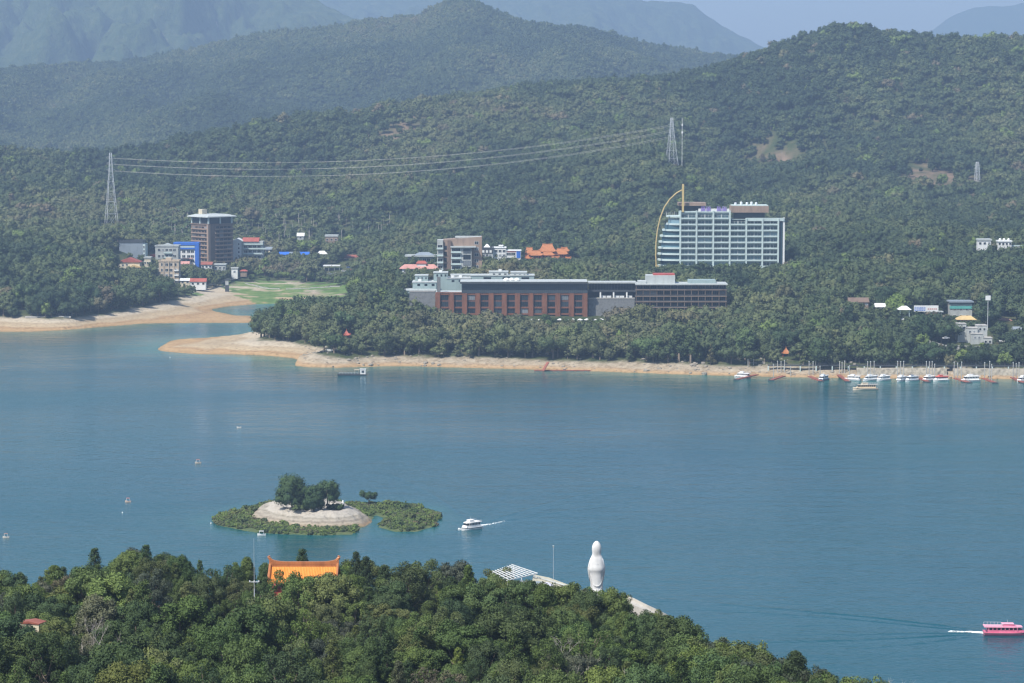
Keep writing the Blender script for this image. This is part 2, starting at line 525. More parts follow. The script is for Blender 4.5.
LAWN = [(222, 284), (262, 280), (300, 283), (335, 284.5), (352, 286.5), (350, 294), (330, 299), (300, 300.5), (270, 299.5), (235, 294), (222, 288)]
LAWN_W = [tuple(gz(x, y, 5)[:2]) for x, y in LAWN]
LAWN2_W = [tuple(gz(x, y, 4)[:2]) for x, y in [(180, 297), (200, 294.5), (205, 297), (190, 299)]]
lawn = (poly_dist(GX, GY, np.array(LAWN_W))[1]) | (poly_dist(GX, GY, np.array(LAWN2_W))[1])
park_n = fbm(GX / 14, GY / 9, 3, 31)
lawn_w = np.where(lawn, np.clip((park_n - .40) * 10, 0, 1), 0)
drop = treeline(CX * FPX + 512) - .2 + (fbm(GX / 22, GY / 22, 3, 41) - .5) * 2.2
sand_w = np.clip((drop - GZ) / 0.8 + .5, 0, 1)
rocky = np.clip((CX * FPX + 512 - 285) / 40, 0, 1)        # quarried, rocky bank along the peninsula
# bare earth scars on the hill and beside the village
def scar(px, py, Y, r, s):
    p = at(px, py, find_Y(px, py))
    X0, Y0 = p.x, p.y
    dd = np.hypot((GX - X0), (GY - Y0) * .45) / r
    return np.clip(1.1 - dd + (fbm(GX / 12, GY / 12, 3, s) - .5) * 2.4, 0, 1)
SCARS = [(403, 130, 2830, 32, 1), (770, 166, 2400, 32, 2), (806, 172, 2380, 24, 3), (925, 176, 2300, 42, 4), (950, 178, 2290, 22, 9), (990, 183, 2270, 20, 5), (345, 250, 2240, 13, 7), (366, 249, 2240, 11, 8)]
earth = np.zeros_like(GX)
for s in SCARS: earth = np.maximum(earth, scar(*s))

me = mesh_from_arrays('shore_terrain', V, F, [], True)
ca = me.color_attributes.new('ground', 'FLOAT_COLOR', 'POINT')
ca.data.foreach_set('color', np.stack([sand_w, lawn_w, earth, rocky], -1).astype(np.float32).ravel())

m, nt, b = new_mat('shore_ground')
an = N(nt, 'ShaderNodeAttribute'); an.attribute_name = 'ground'
sep = N(nt, 'ShaderNodeSeparateColor')
nt.links.new(an.outputs['Color'], sep.inputs[0])
geo = N(nt, 'ShaderNodeNewGeometry')
sx = N(nt, 'ShaderNodeSeparateXYZ'); nt.links.new(geo.outputs['Position'], sx.inputs[0])
nz = noise(nt, 0.05, 5, 0.65)
ma = N(nt, 'ShaderNodeMath', operation='MULTIPLY_ADD'); nt.links.new(nz, ma.inputs[0]); ma.inputs[1].default_value = 2.2; nt.links.new(sx.outputs[2], ma.inputs[2])
mr = N(nt, 'ShaderNodeMapRange'); nt.links.new(ma.outputs[0], mr.inputs[0]); mr.inputs[1].default_value = 0.6; mr.inputs[2].default_value = 8.5
# drawdown strata: colour follows the height above water
strata = ramp(nt, mr.outputs[0], [(0.0, (0.17, 0.115, 0.065)), (0.07, (0.31, 0.205, 0.105)), (0.18, (0.40, 0.275, 0.150)), (0.26, (0.33, 0.22, 0.12)), (0.36, (0.42, 0.33, 0.215)), (0.52, (0.36, 0.285, 0.19)), (0.62, (0.45, 0.385, 0.29)), (0.8, (0.40, 0.35, 0.275)), (1.0, (0.33, 0.30, 0.24))])
rockc = ramp(nt, noise(nt, 0.22, 6, 0.75), [(0.3, (0.10, 0.085, 0.06)), (0.44, (0.23, 0.195, 0.15)), (0.56, (0.34, 0.30, 0.24)), (0.75, (0.43, 0.40, 0.34))])
orange = ramp(nt, mr.outputs[0], [(0.0, 1.0), (0.18, .85), (0.34, .22), (1.0, 0.0)])
rock2 = mix_rgb(nt, orange, rockc, strata)
rf = N(nt, 'ShaderNodeMath', operation='MULTIPLY'); nt.links.new(an.outputs['Alpha'], rf.inputs[0]); rf.inputs[1].default_value = .85
sandc = mix_rgb(nt, rf.outputs[0], strata, rock2)
sandc = mix_rgb(nt, 0.75, sandc, ramp(nt, noise(nt, 0.5, 5, .7), [(0.32, (0.40, 0.37, 0.32)), (0.5, (.86, .86, .85)), (0.75, (1.05, 1.03, 1.0))]), 'MULTIPLY')
under = ramp(nt, noise(nt, 0.12, 4, .65), [(0.3, (0.030, 0.042, 0.018)), (0.5, (0.05, 0.065, 0.026)), (0.7, (0.095, 0.085, 0.05))])
c = mix_rgb(nt, sep.outputs[0], under, sandc)
earthc = ramp(nt, noise(nt, 0.09, 5, .7), [(0.3, (0.07, 0.065, 0.035)), (0.5, (0.16, 0.115, 0.08)), (0.7, (0.23, 0.165, 0.12))])
c = mix_rgb(nt, sep.outputs[2], c, earthc)
lawnc = ramp(nt, noise(nt, 0.08, 4, .7), [(0.35, (0.065, 0.115, 0.032)), (0.5, (0.10, 0.165, 0.045)), (0.68, (0.19, 0.20, 0.085))])
c = mix_rgb(nt, sep.outputs[1], c, lawnc)
nt.links.new(c, b.inputs['Base Color'])
b.inputs['Roughness'].default_value = 0.95
b.inputs['Specular IOR Level'].default_value = 0.1
bp = N(nt, 'ShaderNodeBump'); bp.inputs['Strength'].default_value = .6; bp.inputs['Distance'].default_value = 1.0
nt.links.new(noise(nt, 0.35, 6, .7), bp.inputs['Height']); nt.links.new(bp.outputs[0], b.inputs['Normal'])
M_GROUND = m
me.materials.append(m)
land = link_mesh('shore_terrain', me)
tag(land, kind='structure')

from mathutils.bvhtree import BVHTree
def hz(x, y):
    return float(land_h(np.array([x]), np.array([y]))[0][0])

# ================================================================== LAKE WATER
m, nt, b = new_mat('lake_water')
sh_a = N(nt, 'ShaderNodeAttribute'); sh_a.attribute_name = 'shallow'
big = noise(nt, 0.006, 5, .6, stretch=(1, .35, 1))
deep = ramp(nt, big, [(0.3, (0.0005, 0.046, 0.052)), (0.5, (0.001, 0.056, 0.066)), (0.72, (0.002, 0.066, 0.084))])
lane = noise(nt, 0.0022, 3, .5, stretch=(1, .6, 1))
deep = mix_rgb(nt, ramp(nt, lane, [(.42, 0.0), (.62, .7)]), deep, (0.001, 0.052, 0.084))
c = mix_rgb(nt, sh_a.outputs['Fac'], deep, (0.035, 0.160, 0.130))
nt.links.new(c, b.inputs['Base Color'])
rr = ramp(nt, noise(nt, 0.007, 6, .7, stretch=(.35, 1.0, 1)), [(0.38, .05), (0.52, .12), (.68, .21)])
nt.links.new(rr, b.inputs['Roughness'])
b.inputs['IOR'].default_value = 1.333
b.inputs['Specular IOR Level'].default_value = 0.27
w1 = noise(nt, 0.55, 3, .6, stretch=(.7, 1.0, 1))
w2 = noise(nt, 0.10, 4, .6, stretch=(.5, 1.0, 1))
w3 = N(nt, 'ShaderNodeMath', operation='MULTIPLY_ADD'); nt.links.new(w2, w3.inputs[0]); w3.inputs[1].default_value = 3.0; nt.links.new(w1, w3.inputs[2])
bp = N(nt, 'ShaderNodeBump'); bp.inputs['Strength'].default_value = 0.40; bp.inputs['Distance'].default_value = 0.45
nt.links.new(w3.outputs[0], bp.inputs['Height']); nt.links.new(bp.outputs[0], b.inputs['Normal'])
M_WATER = m
wx = np.concatenate([np.arange(-2600, -700, 100), np.arange(-700, 700, 10.0), np.arange(700, 2601, 100)])
wy = np.concatenate([np.arange(-400, 560, 60), np.arange(560, 880, 14), np.arange(880, 1060, 7), np.arange(1060, 1420, 14), np.arange(1420, 2080, 6.0), np.arange(2080, 2400, 60)])
WX, WY = np.meshgrid(wx, wy)
# island outline (vegetated rim), used for its shallows too
ISLE = [(211, 520), (222, 515), (240, 509), (262, 505), (300, 503), (340, 503.5), (372, 503), (400, 504), (425, 508), (441, 517), (436, 526), (418, 531.5), (395, 532), (378, 527), (383, 518), (376, 515.5), (372, 520), (352, 534.5), (320, 535.5), (285, 534.5), (255, 532.5), (235, 529), (216, 525)]
isle_w = np.array([gz(x, y)[:2] for x, y in ISLE])
d1, i1 = poly_dist(WX, WY, POLY)
d2, i2 = poly_dist(WX, WY, isle_w)
shal = np.exp(-d1 / (14 + 16 * fbm(WX / 60, WY / 60, 2, 51))) * 0.9
shal = np.maximum(shal, np.exp(-d2 / 6.0) * .35)
# sand shelf off the peninsula's tip
p0 = gz(262, 358); shal = np.maximum(shal, np.exp(-(((WX - p0.x) / 30) ** 2 + ((WY - p0.y) / 26) ** 2)) * .9)
shal = np.clip(shal, 0, 1)
nr, nc = WX.shape
idx = np.arange(nr * nc).reshape(nr, nc)
F = np.stack([idx[:-1, :-1], idx[:-1, 1:], idx[1:, 1:], idx[1:, :-1]], -1).reshape(-1, 4)
me = mesh_from_arrays('lake_water', np.stack([WX, WY, np.zeros_like(WX)], -1).reshape(-1, 3), F, [M_WATER], True)
fa = me.attributes.new('shallow', 'FLOAT', 'POINT')
fa.data.foreach_set('value', shal.astype(np.float32).ravel())
water = link_mesh('lake_water', me)
tag(water, kind='structure')

# ================================================================== FAR RANGES
def far_range(name, ridge, Yr, depth, z_foot, amp, s, px0=-320, px1=1344, step=4, rough=0.0, nrow=64):
    """a mountain range as a lofted ridge with spurs: ridge = [(px, py)] of its skyline"""
    cx = np.arange(px0, px1 + step, step)
    ry = np.array([p[1] for p in ridge]); rx = np.array([p[0] for p in ridge])
    py = np.interp(cx, rx, ry) + (vnoise(cx / 9.0, cx * 0, s + 3) - .5) * 2.0
    t = np.concatenate([np.linspace(-1, 0, nrow), np.linspace(0, 1, 14)[1:]])
    C, T = np.meshgrid(cx, t)
    Yc = Yr + (vnoise(C / 140, C * 0, s) - .5) * depth * .5
    Yv = Yc + T * depth
    zr = np.array([[at(512, y, yy).z for y, yy in zip(py, row)] for row in Yc[:1]])[0]
    X = (C - 512) / FPX * Yc                       # straight spurs
    X = X + (vnoise(T * 3, C / 60, s + 8) - .5) * 60 * np.clip(-T, 0, 1)
    prof = np.where(T < 0, (1 + T) ** 1.05, 1 - .6 * T)
    Z = z_foot + (zr[None, :] - z_foot) * prof
    sp = np.abs(fbm(X / (depth * .14) + s, Yv / (depth * .30), 4, s) - .5) * 2
    Z = Z + np.clip(np.abs(T) * 3, 0, 1) * (sp - .30) * amp
    if rough: Z = Z + (fbm(X / 40, Yv / 60, 3, s + 4) - .5) * rough * np.clip(np.abs(T) * 6, .25, 1)
    V = np.stack([X, Yv, Z], -1).reshape(-1, 3)
    nr, nc = X.shape
    idx = np.arange(nr * nc).reshape(nr, nc)
    F = np.stack([idx[:-1, :-1], idx[:-1, 1:], idx[1:, 1:], idx[1:, :-1]], -1).reshape(-1, 4)
    me = mesh_from_arrays(name, V, F, [M_FAR], True)
    o = link_mesh(name, me)
    tag(o, kind='structure')
    return X, Yv, Z

m, nt, b = new_mat('wooded_slope')
c = ramp(nt, noise(nt, 0.035, 6, .75), [(0.3, (0.025, 0.045, 0.018)), (0.5, (0.05, 0.075, 0.03)), (0.62, (0.075, 0.095, 0.04)), (0.78, (0.13, 0.12, 0.075))])
sc_n = ramp(nt, noise(nt, 0.006, 6, .8, stretch=(1.6, 1, .5)), [(0.655, 0.0), (0.70, 0.6)])
c = mix_rgb(nt, sc_n, c, (0.30, 0.25, 0.18))
nt.links.new(c, b.inputs['Base Color'])
b.inputs['Roughness'].default_value = .95
b.inputs['Specular IOR Level'].default_value = .05
bp = N(nt, 'ShaderNodeBump'); bp.inputs['Strength'].default_value = 1.0; bp.inputs['Distance'].default_value = 14.0
nt.links.new(noise(nt, 0.045, 5, .7), bp.inputs['Height']); nt.links.new(bp.outputs[0], b.inputs['Normal'])
M_FAR = m
MID = [(-320, 95), (-100, 84), (0, 74), (60, 68), (120, 66), (180, 56), (230, 44), (265, 36), (300, 34), (340, 30), (370, 24), (400, 21), (425, 17), (445, 6), (462, 0.5), (478, 5), (495, 15), (520, 25), (545, 29), (580, 30), (605, 36), (640, 46), (670, 51), (700, 56), (740, 60), (800, 75), (900, 110), (1344, 140)]
mid_g = far_range('wooded_mid_range', MID, 5200, 1700, 20, 120, 3, px1=1000)
far_range('hazy_high_range', [(-320, -70), (0, -60), (200, -40), (290, -14), (325, 4), (345, 14), (365, 22), (420, 34), (520, 60), (700, 120), (1344, 200)], 8200, 2300, 40, 430, 13, px1=760, step=2.5, rough=75, nrow=170)
far_range('hazy_back_range', [(-320, -30), (200, -26), (300, -14), (400, -12), (520, -8), (600, -4), (640, 0), (665, 2), (690, 3), (702, 12), (716, 24), (740, 36), (760, 46), (800, 72), (900, 120), (1344, 170)], 11500, 2600, 60, 300, 23, px1=1000, step=3, rough=75, nrow=130)
far_range('faint_horizon_range', [(-320, 60), (600, 60), (760, 52), (800, 44), (860, 46), (905, 44), (928, 32), (945, 18), (965, 10), (985, 5), (1010, 6), (1040, -4), (1344, -40)], 15000, 2000, 60, 200, 33, px0=500)
# ================================================================== TREE MESHES
def rand_unit(n, rg):
    v = rg.normal(size=(n, 3))
    return v / np.linalg.norm(v, axis=1, keepdims=True)

def ico(sub=1):
    import bmesh
    bm = bmesh.new()
    bmesh.ops.create_icosphere(bm, subdivisions=sub, radius=1.0)
    V = np.array([v.co[:] for v in bm.verts]); F = np.array([[v.index for v in f.verts] for f in bm.faces])
    bm.free()
    return V, F
ICO_V, ICO_F = ico(1)

def leaf_cards(cent, nrm, size, rg, aspect=.7):
    n = len(cent)
    t = rand_unit(n, rg)
    u = np.cross(nrm, t); u /= np.linalg.norm(u, axis=1, keepdims=True) + 1e-9
    w = np.cross(nrm, u)
    s = size * rg.uniform(.6, 1.3, size=(n, 1))
    a, b_ = u * s, w * s * aspect
    V = np.stack([cent - a, cent - b_ * .9 + nrm * s * .12, cent + a, cent + b_ * .9 + nrm * s * .12], 1).reshape(-1, 3)
    F = np.arange(4 * n).reshape(n, 4)
    return V, F

def foliage_mesh(name, clumps, per, size, rg, matl, core=True, tree_c=None, up=.25, rnd=.6, trunk=None, tmat=None, flat=1.0):
    """clumps: list of (centre, radius). Leaf cards over every clump; shading normals follow the clumps so that the sun models them."""
    C = np.array([c for c, r in clumps]); Rr = np.array([r for c, r in clumps])
    if tree_c is None: tree_c = C.mean(0)
    cen, nor, lv = [], [], []
    for c, r in zip(C, Rr):
        k = max(4, int(per * (r / Rr.mean()) ** 2))
        d = rand_unit(k, rg)
        p = c + d * r * np.array([1, 1, flat]) * rg.uniform(.62, 1.12, size=(k, 1))
        o = p - tree_c
        o = o / (np.linalg.norm(o, axis=1, keepdims=True) + 1e-6)
        n = .6 * d + .45 * o + np.array([0, 0, up]) + rnd * rand_unit(k, rg)
        cen.append(p); nor.append(n / np.linalg.norm(n, axis=1, keepdims=True))
        lv.append(np.clip(rg.normal(.5, .22, k) + rg.normal(0, .12), 0, 1))
    cen = np.vstack(cen); nor = np.vstack(nor); lv = np.concatenate(lv)
    geo_n = nor + .9 * rand_unit(len(nor), rg); geo_n /= np.linalg.norm(geo_n, axis=1, keepdims=True)
    V, F = leaf_cards(cen, geo_n, size, rg)
    vn = np.repeat(nor, 4, axis=0); vl = np.repeat(lv, 4)
    tris = np.empty((0, 3), int)
    if core:
        cv, cf, cn, cl = [], [], [], []
        b0 = len(V)
        for c, r in zip(C, Rr):
            j = ICO_V * (r * .74) * (1 + .25 * rg.normal(size=(len(ICO_V), 1)) * .5) * np.array([1, 1, flat])
            cv.append(c + j); cf.append(ICO_F + b0); b0 += len(ICO_V)
            cn.append(ICO_V); cl.append(np.full(len(ICO_V), rg.uniform(.2, .6)))
        V = np.vstack([V] + cv); tris = np.vstack(cf); vn = np.vstack([vn] + cn); vl = np.concatenate([vl] + cl)
    faces = [tuple(f) for f in F] + [tuple(f) for f in tris]
    nf = len(faces)
    mats = [matl]
    fm = [0] * nf
    if trunk is not None:
        b0 = len(V)
        V = np.vstack([V, np.array(trunk.v)])
        faces += [tuple(i + b0 for i in f) for f in trunk.f]
        fm += [1] * len(trunk.f)
        tn = np.zeros((len(trunk.v), 3)); tn[:, 2] = 0
        vn = np.vstack([vn, tn]); vl = np.concatenate([vl, np.full(len(trunk.v), .5)])
        mats.append(tmat)
    me = bpy.data.meshes.new(name)
    me.from_pydata(V.tolist(), [], faces)
    for q in mats: me.materials.append(q)
    me.polygons.foreach_set('material_index', fm)
    me.polygons.foreach_set('use_smooth', [True] * len(faces))
    at_ = me.attributes.new('leafvar', 'FLOAT', 'POINT')
    at_.data.foreach_set('value', vl.astype(np.float32))
    me.update()
    me.normals_split_custom_set_from_vertices([tuple(x) for x in vn])
    return me

def crown_clumps(rg, Rx, Hc, z0, n, rmin, rmax, shape='round'):
    out = []
    golden = 2.39996
    for i in range(n):
        t = (i + .5) / n
        a = i * golden + rg.uniform(-.5, .5)
        if shape == 'round':
            z = z0 + Hc * (0.12 + .80 * t)
            rad = Rx * math.sqrt(max(.02, 1 - ((t - .32) / .78) ** 2)) * rg.uniform(.35, .80)
        elif shape == 'tall':
            z = z0 + Hc * (.05 + .9 * t)
            rad = Rx * (1 - t) ** .55 * rg.uniform(.3, .85)
        elif shape == 'cone':
            z = z0 + Hc * t
            rad = Rx * (1 - t) * rg.uniform(.55, .9)
        else:   # spreading
            z = z0 + Hc * (.45 + .5 * rg.uniform(0, 1)) - .25 * Hc * rg.uniform(0, 1)
            rad = Rx * math.sqrt(t) * .92
        r = rg.uniform(rmin, rmax) * Rx
        if shape == 'cone': r *= (1.15 - t)
        out.append((np.array([rad * math.cos(a), rad * math.sin(a), z]), r))
    return out

def trunk_mb(rg, H, r, clumps, nlimb=5, lean=.0, fork=.35):
    mb = MB()
    p = Vector((0, 0, -1.2)); q = Vector((lean * .3, 0, H * fork)); top = Vector((lean, .1, H * .85))
    mb.tube(p, q, r * 1.15, r * .8, 7)
    mb.tube(q, top, r * .8, r * .25, 6)
    ch = [clumps[i] for i in rg.permutation(len(clumps))[:nlimb]]
    for c, rr in ch:
        s = q.lerp(top, float(rg.uniform(0, .6)))
        e = Vector(c)
        mid = s.lerp(e, .5) + Vector((0, 0, -.25))
        mb.tube(s, mid, r * .42, r * .26, 5); mb.tube(mid, e, r * .26, r * .1, 5)
    return mb

# ---- low-detail kinds for the woods seen across the lake (trunk radius included in the crown mesh)
def low_tree(name, i, matl, shape='round', detail=1.0):
    rg = np.random.default_rng(100 + i)
    if shape == 'round':
        cl = crown_clumps(rg, 1.0, 1.5, .55, int(9 * detail ** .5) + int(rg.integers(0, 4)), .34, .52)
    elif shape == 'tall':
        cl = crown_clumps(rg, .75, 2.0, .45, 10, .34, .5, 'tall')
    elif shape == 'spread':
        cl = crown_clumps(rg, 1.15, 1.1, .7, 10, .32, .48, 'spread')
    else:
        cl = crown_clumps(rg, .7, 2.6, .3, 12, .36, .5, 'cone')
    tr = trunk_mb(rg, 1.8, .09, cl, 3)
    return foliage_mesh(name, cl, int(58 * detail ** .8), .105 / detail ** .28, rg, matl, True, np.array([0, 0, .9]), trunk=tr, tmat=M_BARK)

SRC = bpy.data.collections.new('woods_source')       # not linked to the scene: only feeds the woods
kinds = ['round', 'round', 'spread', 'tall', 'round', 'spread', 'tall', 'cone']
for i, k in enumerate(kinds):
    o = bpy.data.objects.new('source_%02d' % i, low_tree('woods_tree', i, M_WOODS, k))
    SRC.objects.link(o)

def gn_scatter(name, P, scale, rotz, vid, tint, coll, extra=None):
    me = bpy.data.meshes.new(name)
    n = len(P)
    me.vertices.add(n)
    me.vertices.foreach_set('co', np.ascontiguousarray(P, dtype=np.float32).ravel())
    def attr(nm, ty, arr, key):
        a = me.attributes.new(nm, ty, 'POINT'); a.data.foreach_set(key, np.ascontiguousarray(arr).ravel())
    attr('sc', 'FLOAT_VECTOR', scale.astype(np.float32), 'vector')
    rot = np.zeros((n, 3), np.float32); rot[:, 2] = rotz
    attr('rot', 'FLOAT_VECTOR', rot, 'vector')
    attr('vid', 'INT', vid.astype(np.int32), 'value')
    attr('tint', 'FLOAT', tint.astype(np.float32), 'value')
    o = link_mesh(name, me)
    g = bpy.data.node_groups.new(name, 'GeometryNodeTree')
    g.interface.new_socket('Geometry', in_out='INPUT', socket_type='NodeSocketGeometry')
    g.interface.new_socket('Geometry', in_out='OUTPUT', socket_type='NodeSocketGeometry')
    gi = g.nodes.new('NodeGroupInput'); go = g.nodes.new('NodeGroupOutput')
    ci = g.nodes.new('GeometryNodeCollectionInfo')
    ci.inputs['Collection'].default_value = coll
    ci.inputs['Separate Children'].default_value = True
    ci.inputs['Reset Children'].default_value = True
    ip = g.nodes.new('GeometryNodeInstanceOnPoints')
    ip.inputs['Pick Instance'].default_value = True
    def na(nm, ty):
        q = g.nodes.new('GeometryNodeInputNamedAttribute'); q.data_type = ty; q.inputs[0].default_value = nm
        return next(s for s in q.outputs if s.enabled and s.name == 'Attribute')
    g.links.new(gi.outputs[0], ip.inputs['Points'])
    g.links.new(ci.outputs[0], ip.inputs['Instance'])
    g.links.new(na('vid', 'INT'), ip.inputs['Instance Index'])
    g.links.new(na('rot', 'FLOAT_VECTOR'), ip.inputs['Rotation'])
    g.links.new(na('sc', 'FLOAT_VECTOR'), ip.inputs['Scale'])
    g.links.new(ip.outputs[0], go.inputs[0])
    md = o.modifiers.new('scatter', 'NODES'); md.node_group = g
    return o

def jitter_grid(x0, x1, y0, y1, s, rg):
    nx, ny = int((x1 - x0) / s) + 1, int((y1 - y0) / (s * .87)) + 1
    I, J = np.meshgrid(np.arange(nx), np.arange(ny))
    X = x0 + (I + .5 * (J % 2)) * s; Y = y0 + J * s * .87
    X = X + rg.uniform(-.42, .42, X.shape) * s; Y = Y + rg.uniform(-.42, .42, Y.shape) * s
    return X.ravel(), Y.ravel()
# ================================================================== WOODS ACROSS THE LAKE
# what stands clear of the trees: (px0, px1, lowest visible row, depth from, depth to)
PY_A, PY_B, PY_C = find_Y(111.5, 229, 1900), find_Y(671.5, 169, 1900), find_Y(977, 188, 1900)
PAV_R, PAV_O = find_Y(346.5, 339), find_Y(786, 357.8)
KEEP = [
    (144, 151, 264, 2065, 2080), (200, 213, 268, 2105, 2120), (213, 227, 270, 2110, 2125), (264, 274, 252, 2245, 2260), (342, 359, 261, 2195, 2212), (1013, 1026, 332, 1536, 1550),
    (118, 147, 256, 2075, 2105), (116, 142, 270, 2030, 2062), (153, 183, 278, 2030, 2065), (150, 182, 259, 2100, 2135), (172, 201, 266, 2120, 2155),
    (187, 234, 261, 2140, 2195), (231, 267, 256, 2190, 2230), (188, 207, 284, 1990, 2012), (172, 352, 287, 2000, 2030), (230, 248, 276, 2040, 2060), (298, 304, 238, 2300, 2320), (324, 338, 240, 2270, 2290),
    (278, 328, 255, 2222, 2248), (326, 356, 270, 2098, 2160), (318, 345, 271, 2140, 2180), (400, 438, 272, 1775, 1805), (406, 438, 260, 1845, 1880), (436, 485, 271, 1772, 1808),
    (480, 494, 259, 1940, 1962), (493, 522, 261, 1940, 1968), (522, 582, 261, 1978, 2025), (403, 541, 291, 1615, 1690), (434, 520, 308.5, 1590, 1625), (520, 590, 311, 1590, 1625),
    (409, 437, 303, 1598, 1622), (586, 637, 309, 1598, 1640), (633, 729, 308, 1596, 1635), (644, 716, 283, 1600, 1660), (653, 788, 267, 1790, 1830), (524, 608, 322, 1570, 1594), (440, 524, 313, 1575, 1594),
    (340, 353, 340.5, PAV_R - 3, PAV_R + 6), (780, 792, 357, PAV_O - 3, PAV_O + 6), (848, 870, 305, 1570, 1590), (875, 886, 309.5, 1570, 1582), (898, 912, 320, 1545, 1560), (913, 940, 314.5, 1560, 1575),
    (947, 974, 317, 1590, 1612), (956, 978, 323.5, 1562, 1582), (958, 996, 343, 1494, 1515), (984, 991, 334, 1535, 1545), (997, 1014, 324.5, 1575, 1595), (930, 1010, 346.5, 1480, 1494),
    (976, 1024, 243.5, 1815, 1840), (103, 120, 226, PY_A - 8, PY_A + 8), (664, 685, 166, PY_B - 8, PY_B + 8), (973, 982, 185, PY_C - 6, PY_C + 6), (225, 350, 300, 1880, 2042),
]
def fit_height(px, X, Y, gzv, H, slack=1.0):
    slack = rng.normal(.2, 2.2, len(X)).clip(-3.2, 4)
    """largest tree height that leaves what stands behind in view; 0 where something already stands"""
    Hm = H.copy()
    for a, b, pyb, y0, y1 in KEEP:
        # pixel radius of the crown
        rp = 0.30 * H / Y * FPX
        inx = (px > a - rp) & (px < b + rp)
        front = inx & (Y < y0) & (Y > y0 - 420)
        zlim = CAM_H + Y * ((-(pyb + slack - 341.5) / FPX * CP - SP) / (CP + (-(pyb + slack - 341.5) / FPX) * SP))
        Hm = np.where(front, np.minimum(Hm, zlim - gzv), Hm)
        inside = (px > a - rp * .4) & (px < b + rp * .4) & (Y >= y0 - 1) & (Y <= y1)
        Hm = np.where(inside, 0, Hm)
    return Hm

X, Y = jitter_grid(-640, 700, 1430, 3420, 7.3, rng)
px = 512 + FPX * X / Y
ok = (px > -110) & (px < 1140)
X, Y, px = X[ok], Y[ok], px[ok]
Z, D, I = land_h(X, Y)
n1 = fbm(X / 45, Y / 45, 3, 71)
drop_t = treeline(px) + (n1 - .5) * 1.4
ok = I & (Z > drop_t) & (D > 6)
LW = np.array(LAWN_W)
ld, li = poly_dist(X, Y, LW)
ok &= ~(li | (ld < 3) & (Z < 6))
for s in SCARS:
    p = at(s[0], s[1], find_Y(s[0], s[1]))
    dd = np.hypot(X - p.x, (Y - p.y) * .45) / s[3]
    ok &= ~((dd + (fbm(X / 12, Y / 12, 3, s[4]) - .5) * 1.6 < .95) & (rng.uniform(size=X.shape) < .75))
# thin the woods a little with distance
ok &= ~((Y > 2500) & (rng.uniform(size=X.shape) < .15))
PALM_POLYS = [[(126, 234), (150, 214), (190, 216), (190, 244), (150, 244)], [(233, 218), (345, 212), (362, 234), (300, 250), (262, 244), (234, 240)], [(355, 207), (395, 200), (400, 238), (365, 248)]]
_gp = proj(X, Y, Z + 5)[1]
for pp_ in PALM_POLYS: ok &= ~(in_px_poly(px, _gp, pp_) & (rng.uniform(size=X.shape) < .72))
X, Y, px, Z = X[ok], Y[ok], px[ok], Z[ok]
nn = len(X)
H = (8.4 * rng.lognormal(0, .27, nn)).clip(4.0, 15) * (0.85 + .4 * fbm(X / 70, Y / 70, 2, 77))
front = (Y < 1760)
H = np.where(front, H * 1.15, H)
Hf = fit_height(px, X, Y, Z, H)
keepm = Hf > 1.7
X, Y, px, Z, H = X[keepm], Y[keepm], px[keepm], Z[keepm], np.minimum(H, Hf)[keepm]
nn = len(X)
tint = np.clip(.32 + (fbm(X / 130, Y / 170, 4, 81) - .5) * 1.25 + (hill_spur(X, Y) - .33) * .55 * (Y > 1750) + rng.normal(0, .10, nn), 0, .86)
tint = np.where(rng.uniform(size=nn) < .025, rng.uniform(.86, .93, nn), tint)
tint = np.where(rng.uniform(size=nn) < .03, 1.0, tint)
vid = rng.integers(0, 7, nn); vid = np.where(rng.uniform(size=nn) < .025, 7, vid)
UNIT_H = np.array([2.05, 2.05, 1.95, 2.35, 2.05, 1.95, 2.35, 2.95])
scz = H / UNIT_H[vid]
scx = np.minimum(scz * rng.uniform(.95, 1.3, nn), 8.0)
# which of the near trees show largest: those become trees of their own
_, py_top = proj(X, Y, Z + H); _, py_bot = proj(X, Y, Z + H * .12)
order = np.argsort(Y)
sky_l = np.full(1400, 1e9)
vis = np.zeros(nn)
for i in order:
    if Y[i] > 1900: break
    r = scx[i] * 1.0 / Y[i] * FPX
    a, b_ = int(px[i] - r * .8 + 150), int(px[i] + r * .8 + 151)
    if a < 0 or b_ > 1399: continue
    seg = sky_l[a:b_]
    vh = np.clip(np.minimum(seg, py_bot[i]) - py_top[i], 0, None)
    if 0 < px[i] < 1024: vis[i] = vh.sum()
    sky_l[a:b_] = np.minimum(seg, py_top[i] + r * .25)
N_SHORE = 75
pick = np.argsort(-vis)[:N_SHORE]
rest = np.ones(nn, bool); rest[pick] = False
P = np.stack([X, Y, Z], -1)
sc = np.stack([scx, scx * rng.uniform(.85, 1.15, nn), scz], -1)
woods = gn_scatter('hillside_woods', P[rest], sc[rest], rng.uniform(0, 6.28, rest.sum()), vid[rest], tint[rest], SRC)
tag(woods, 'dense mixed green woods covering the hill and shore across the lake', 'woods', kind='stuff')
SHORE_TREES = [(P[i], sc[i], tint[i], vid[i]) for i in pick]

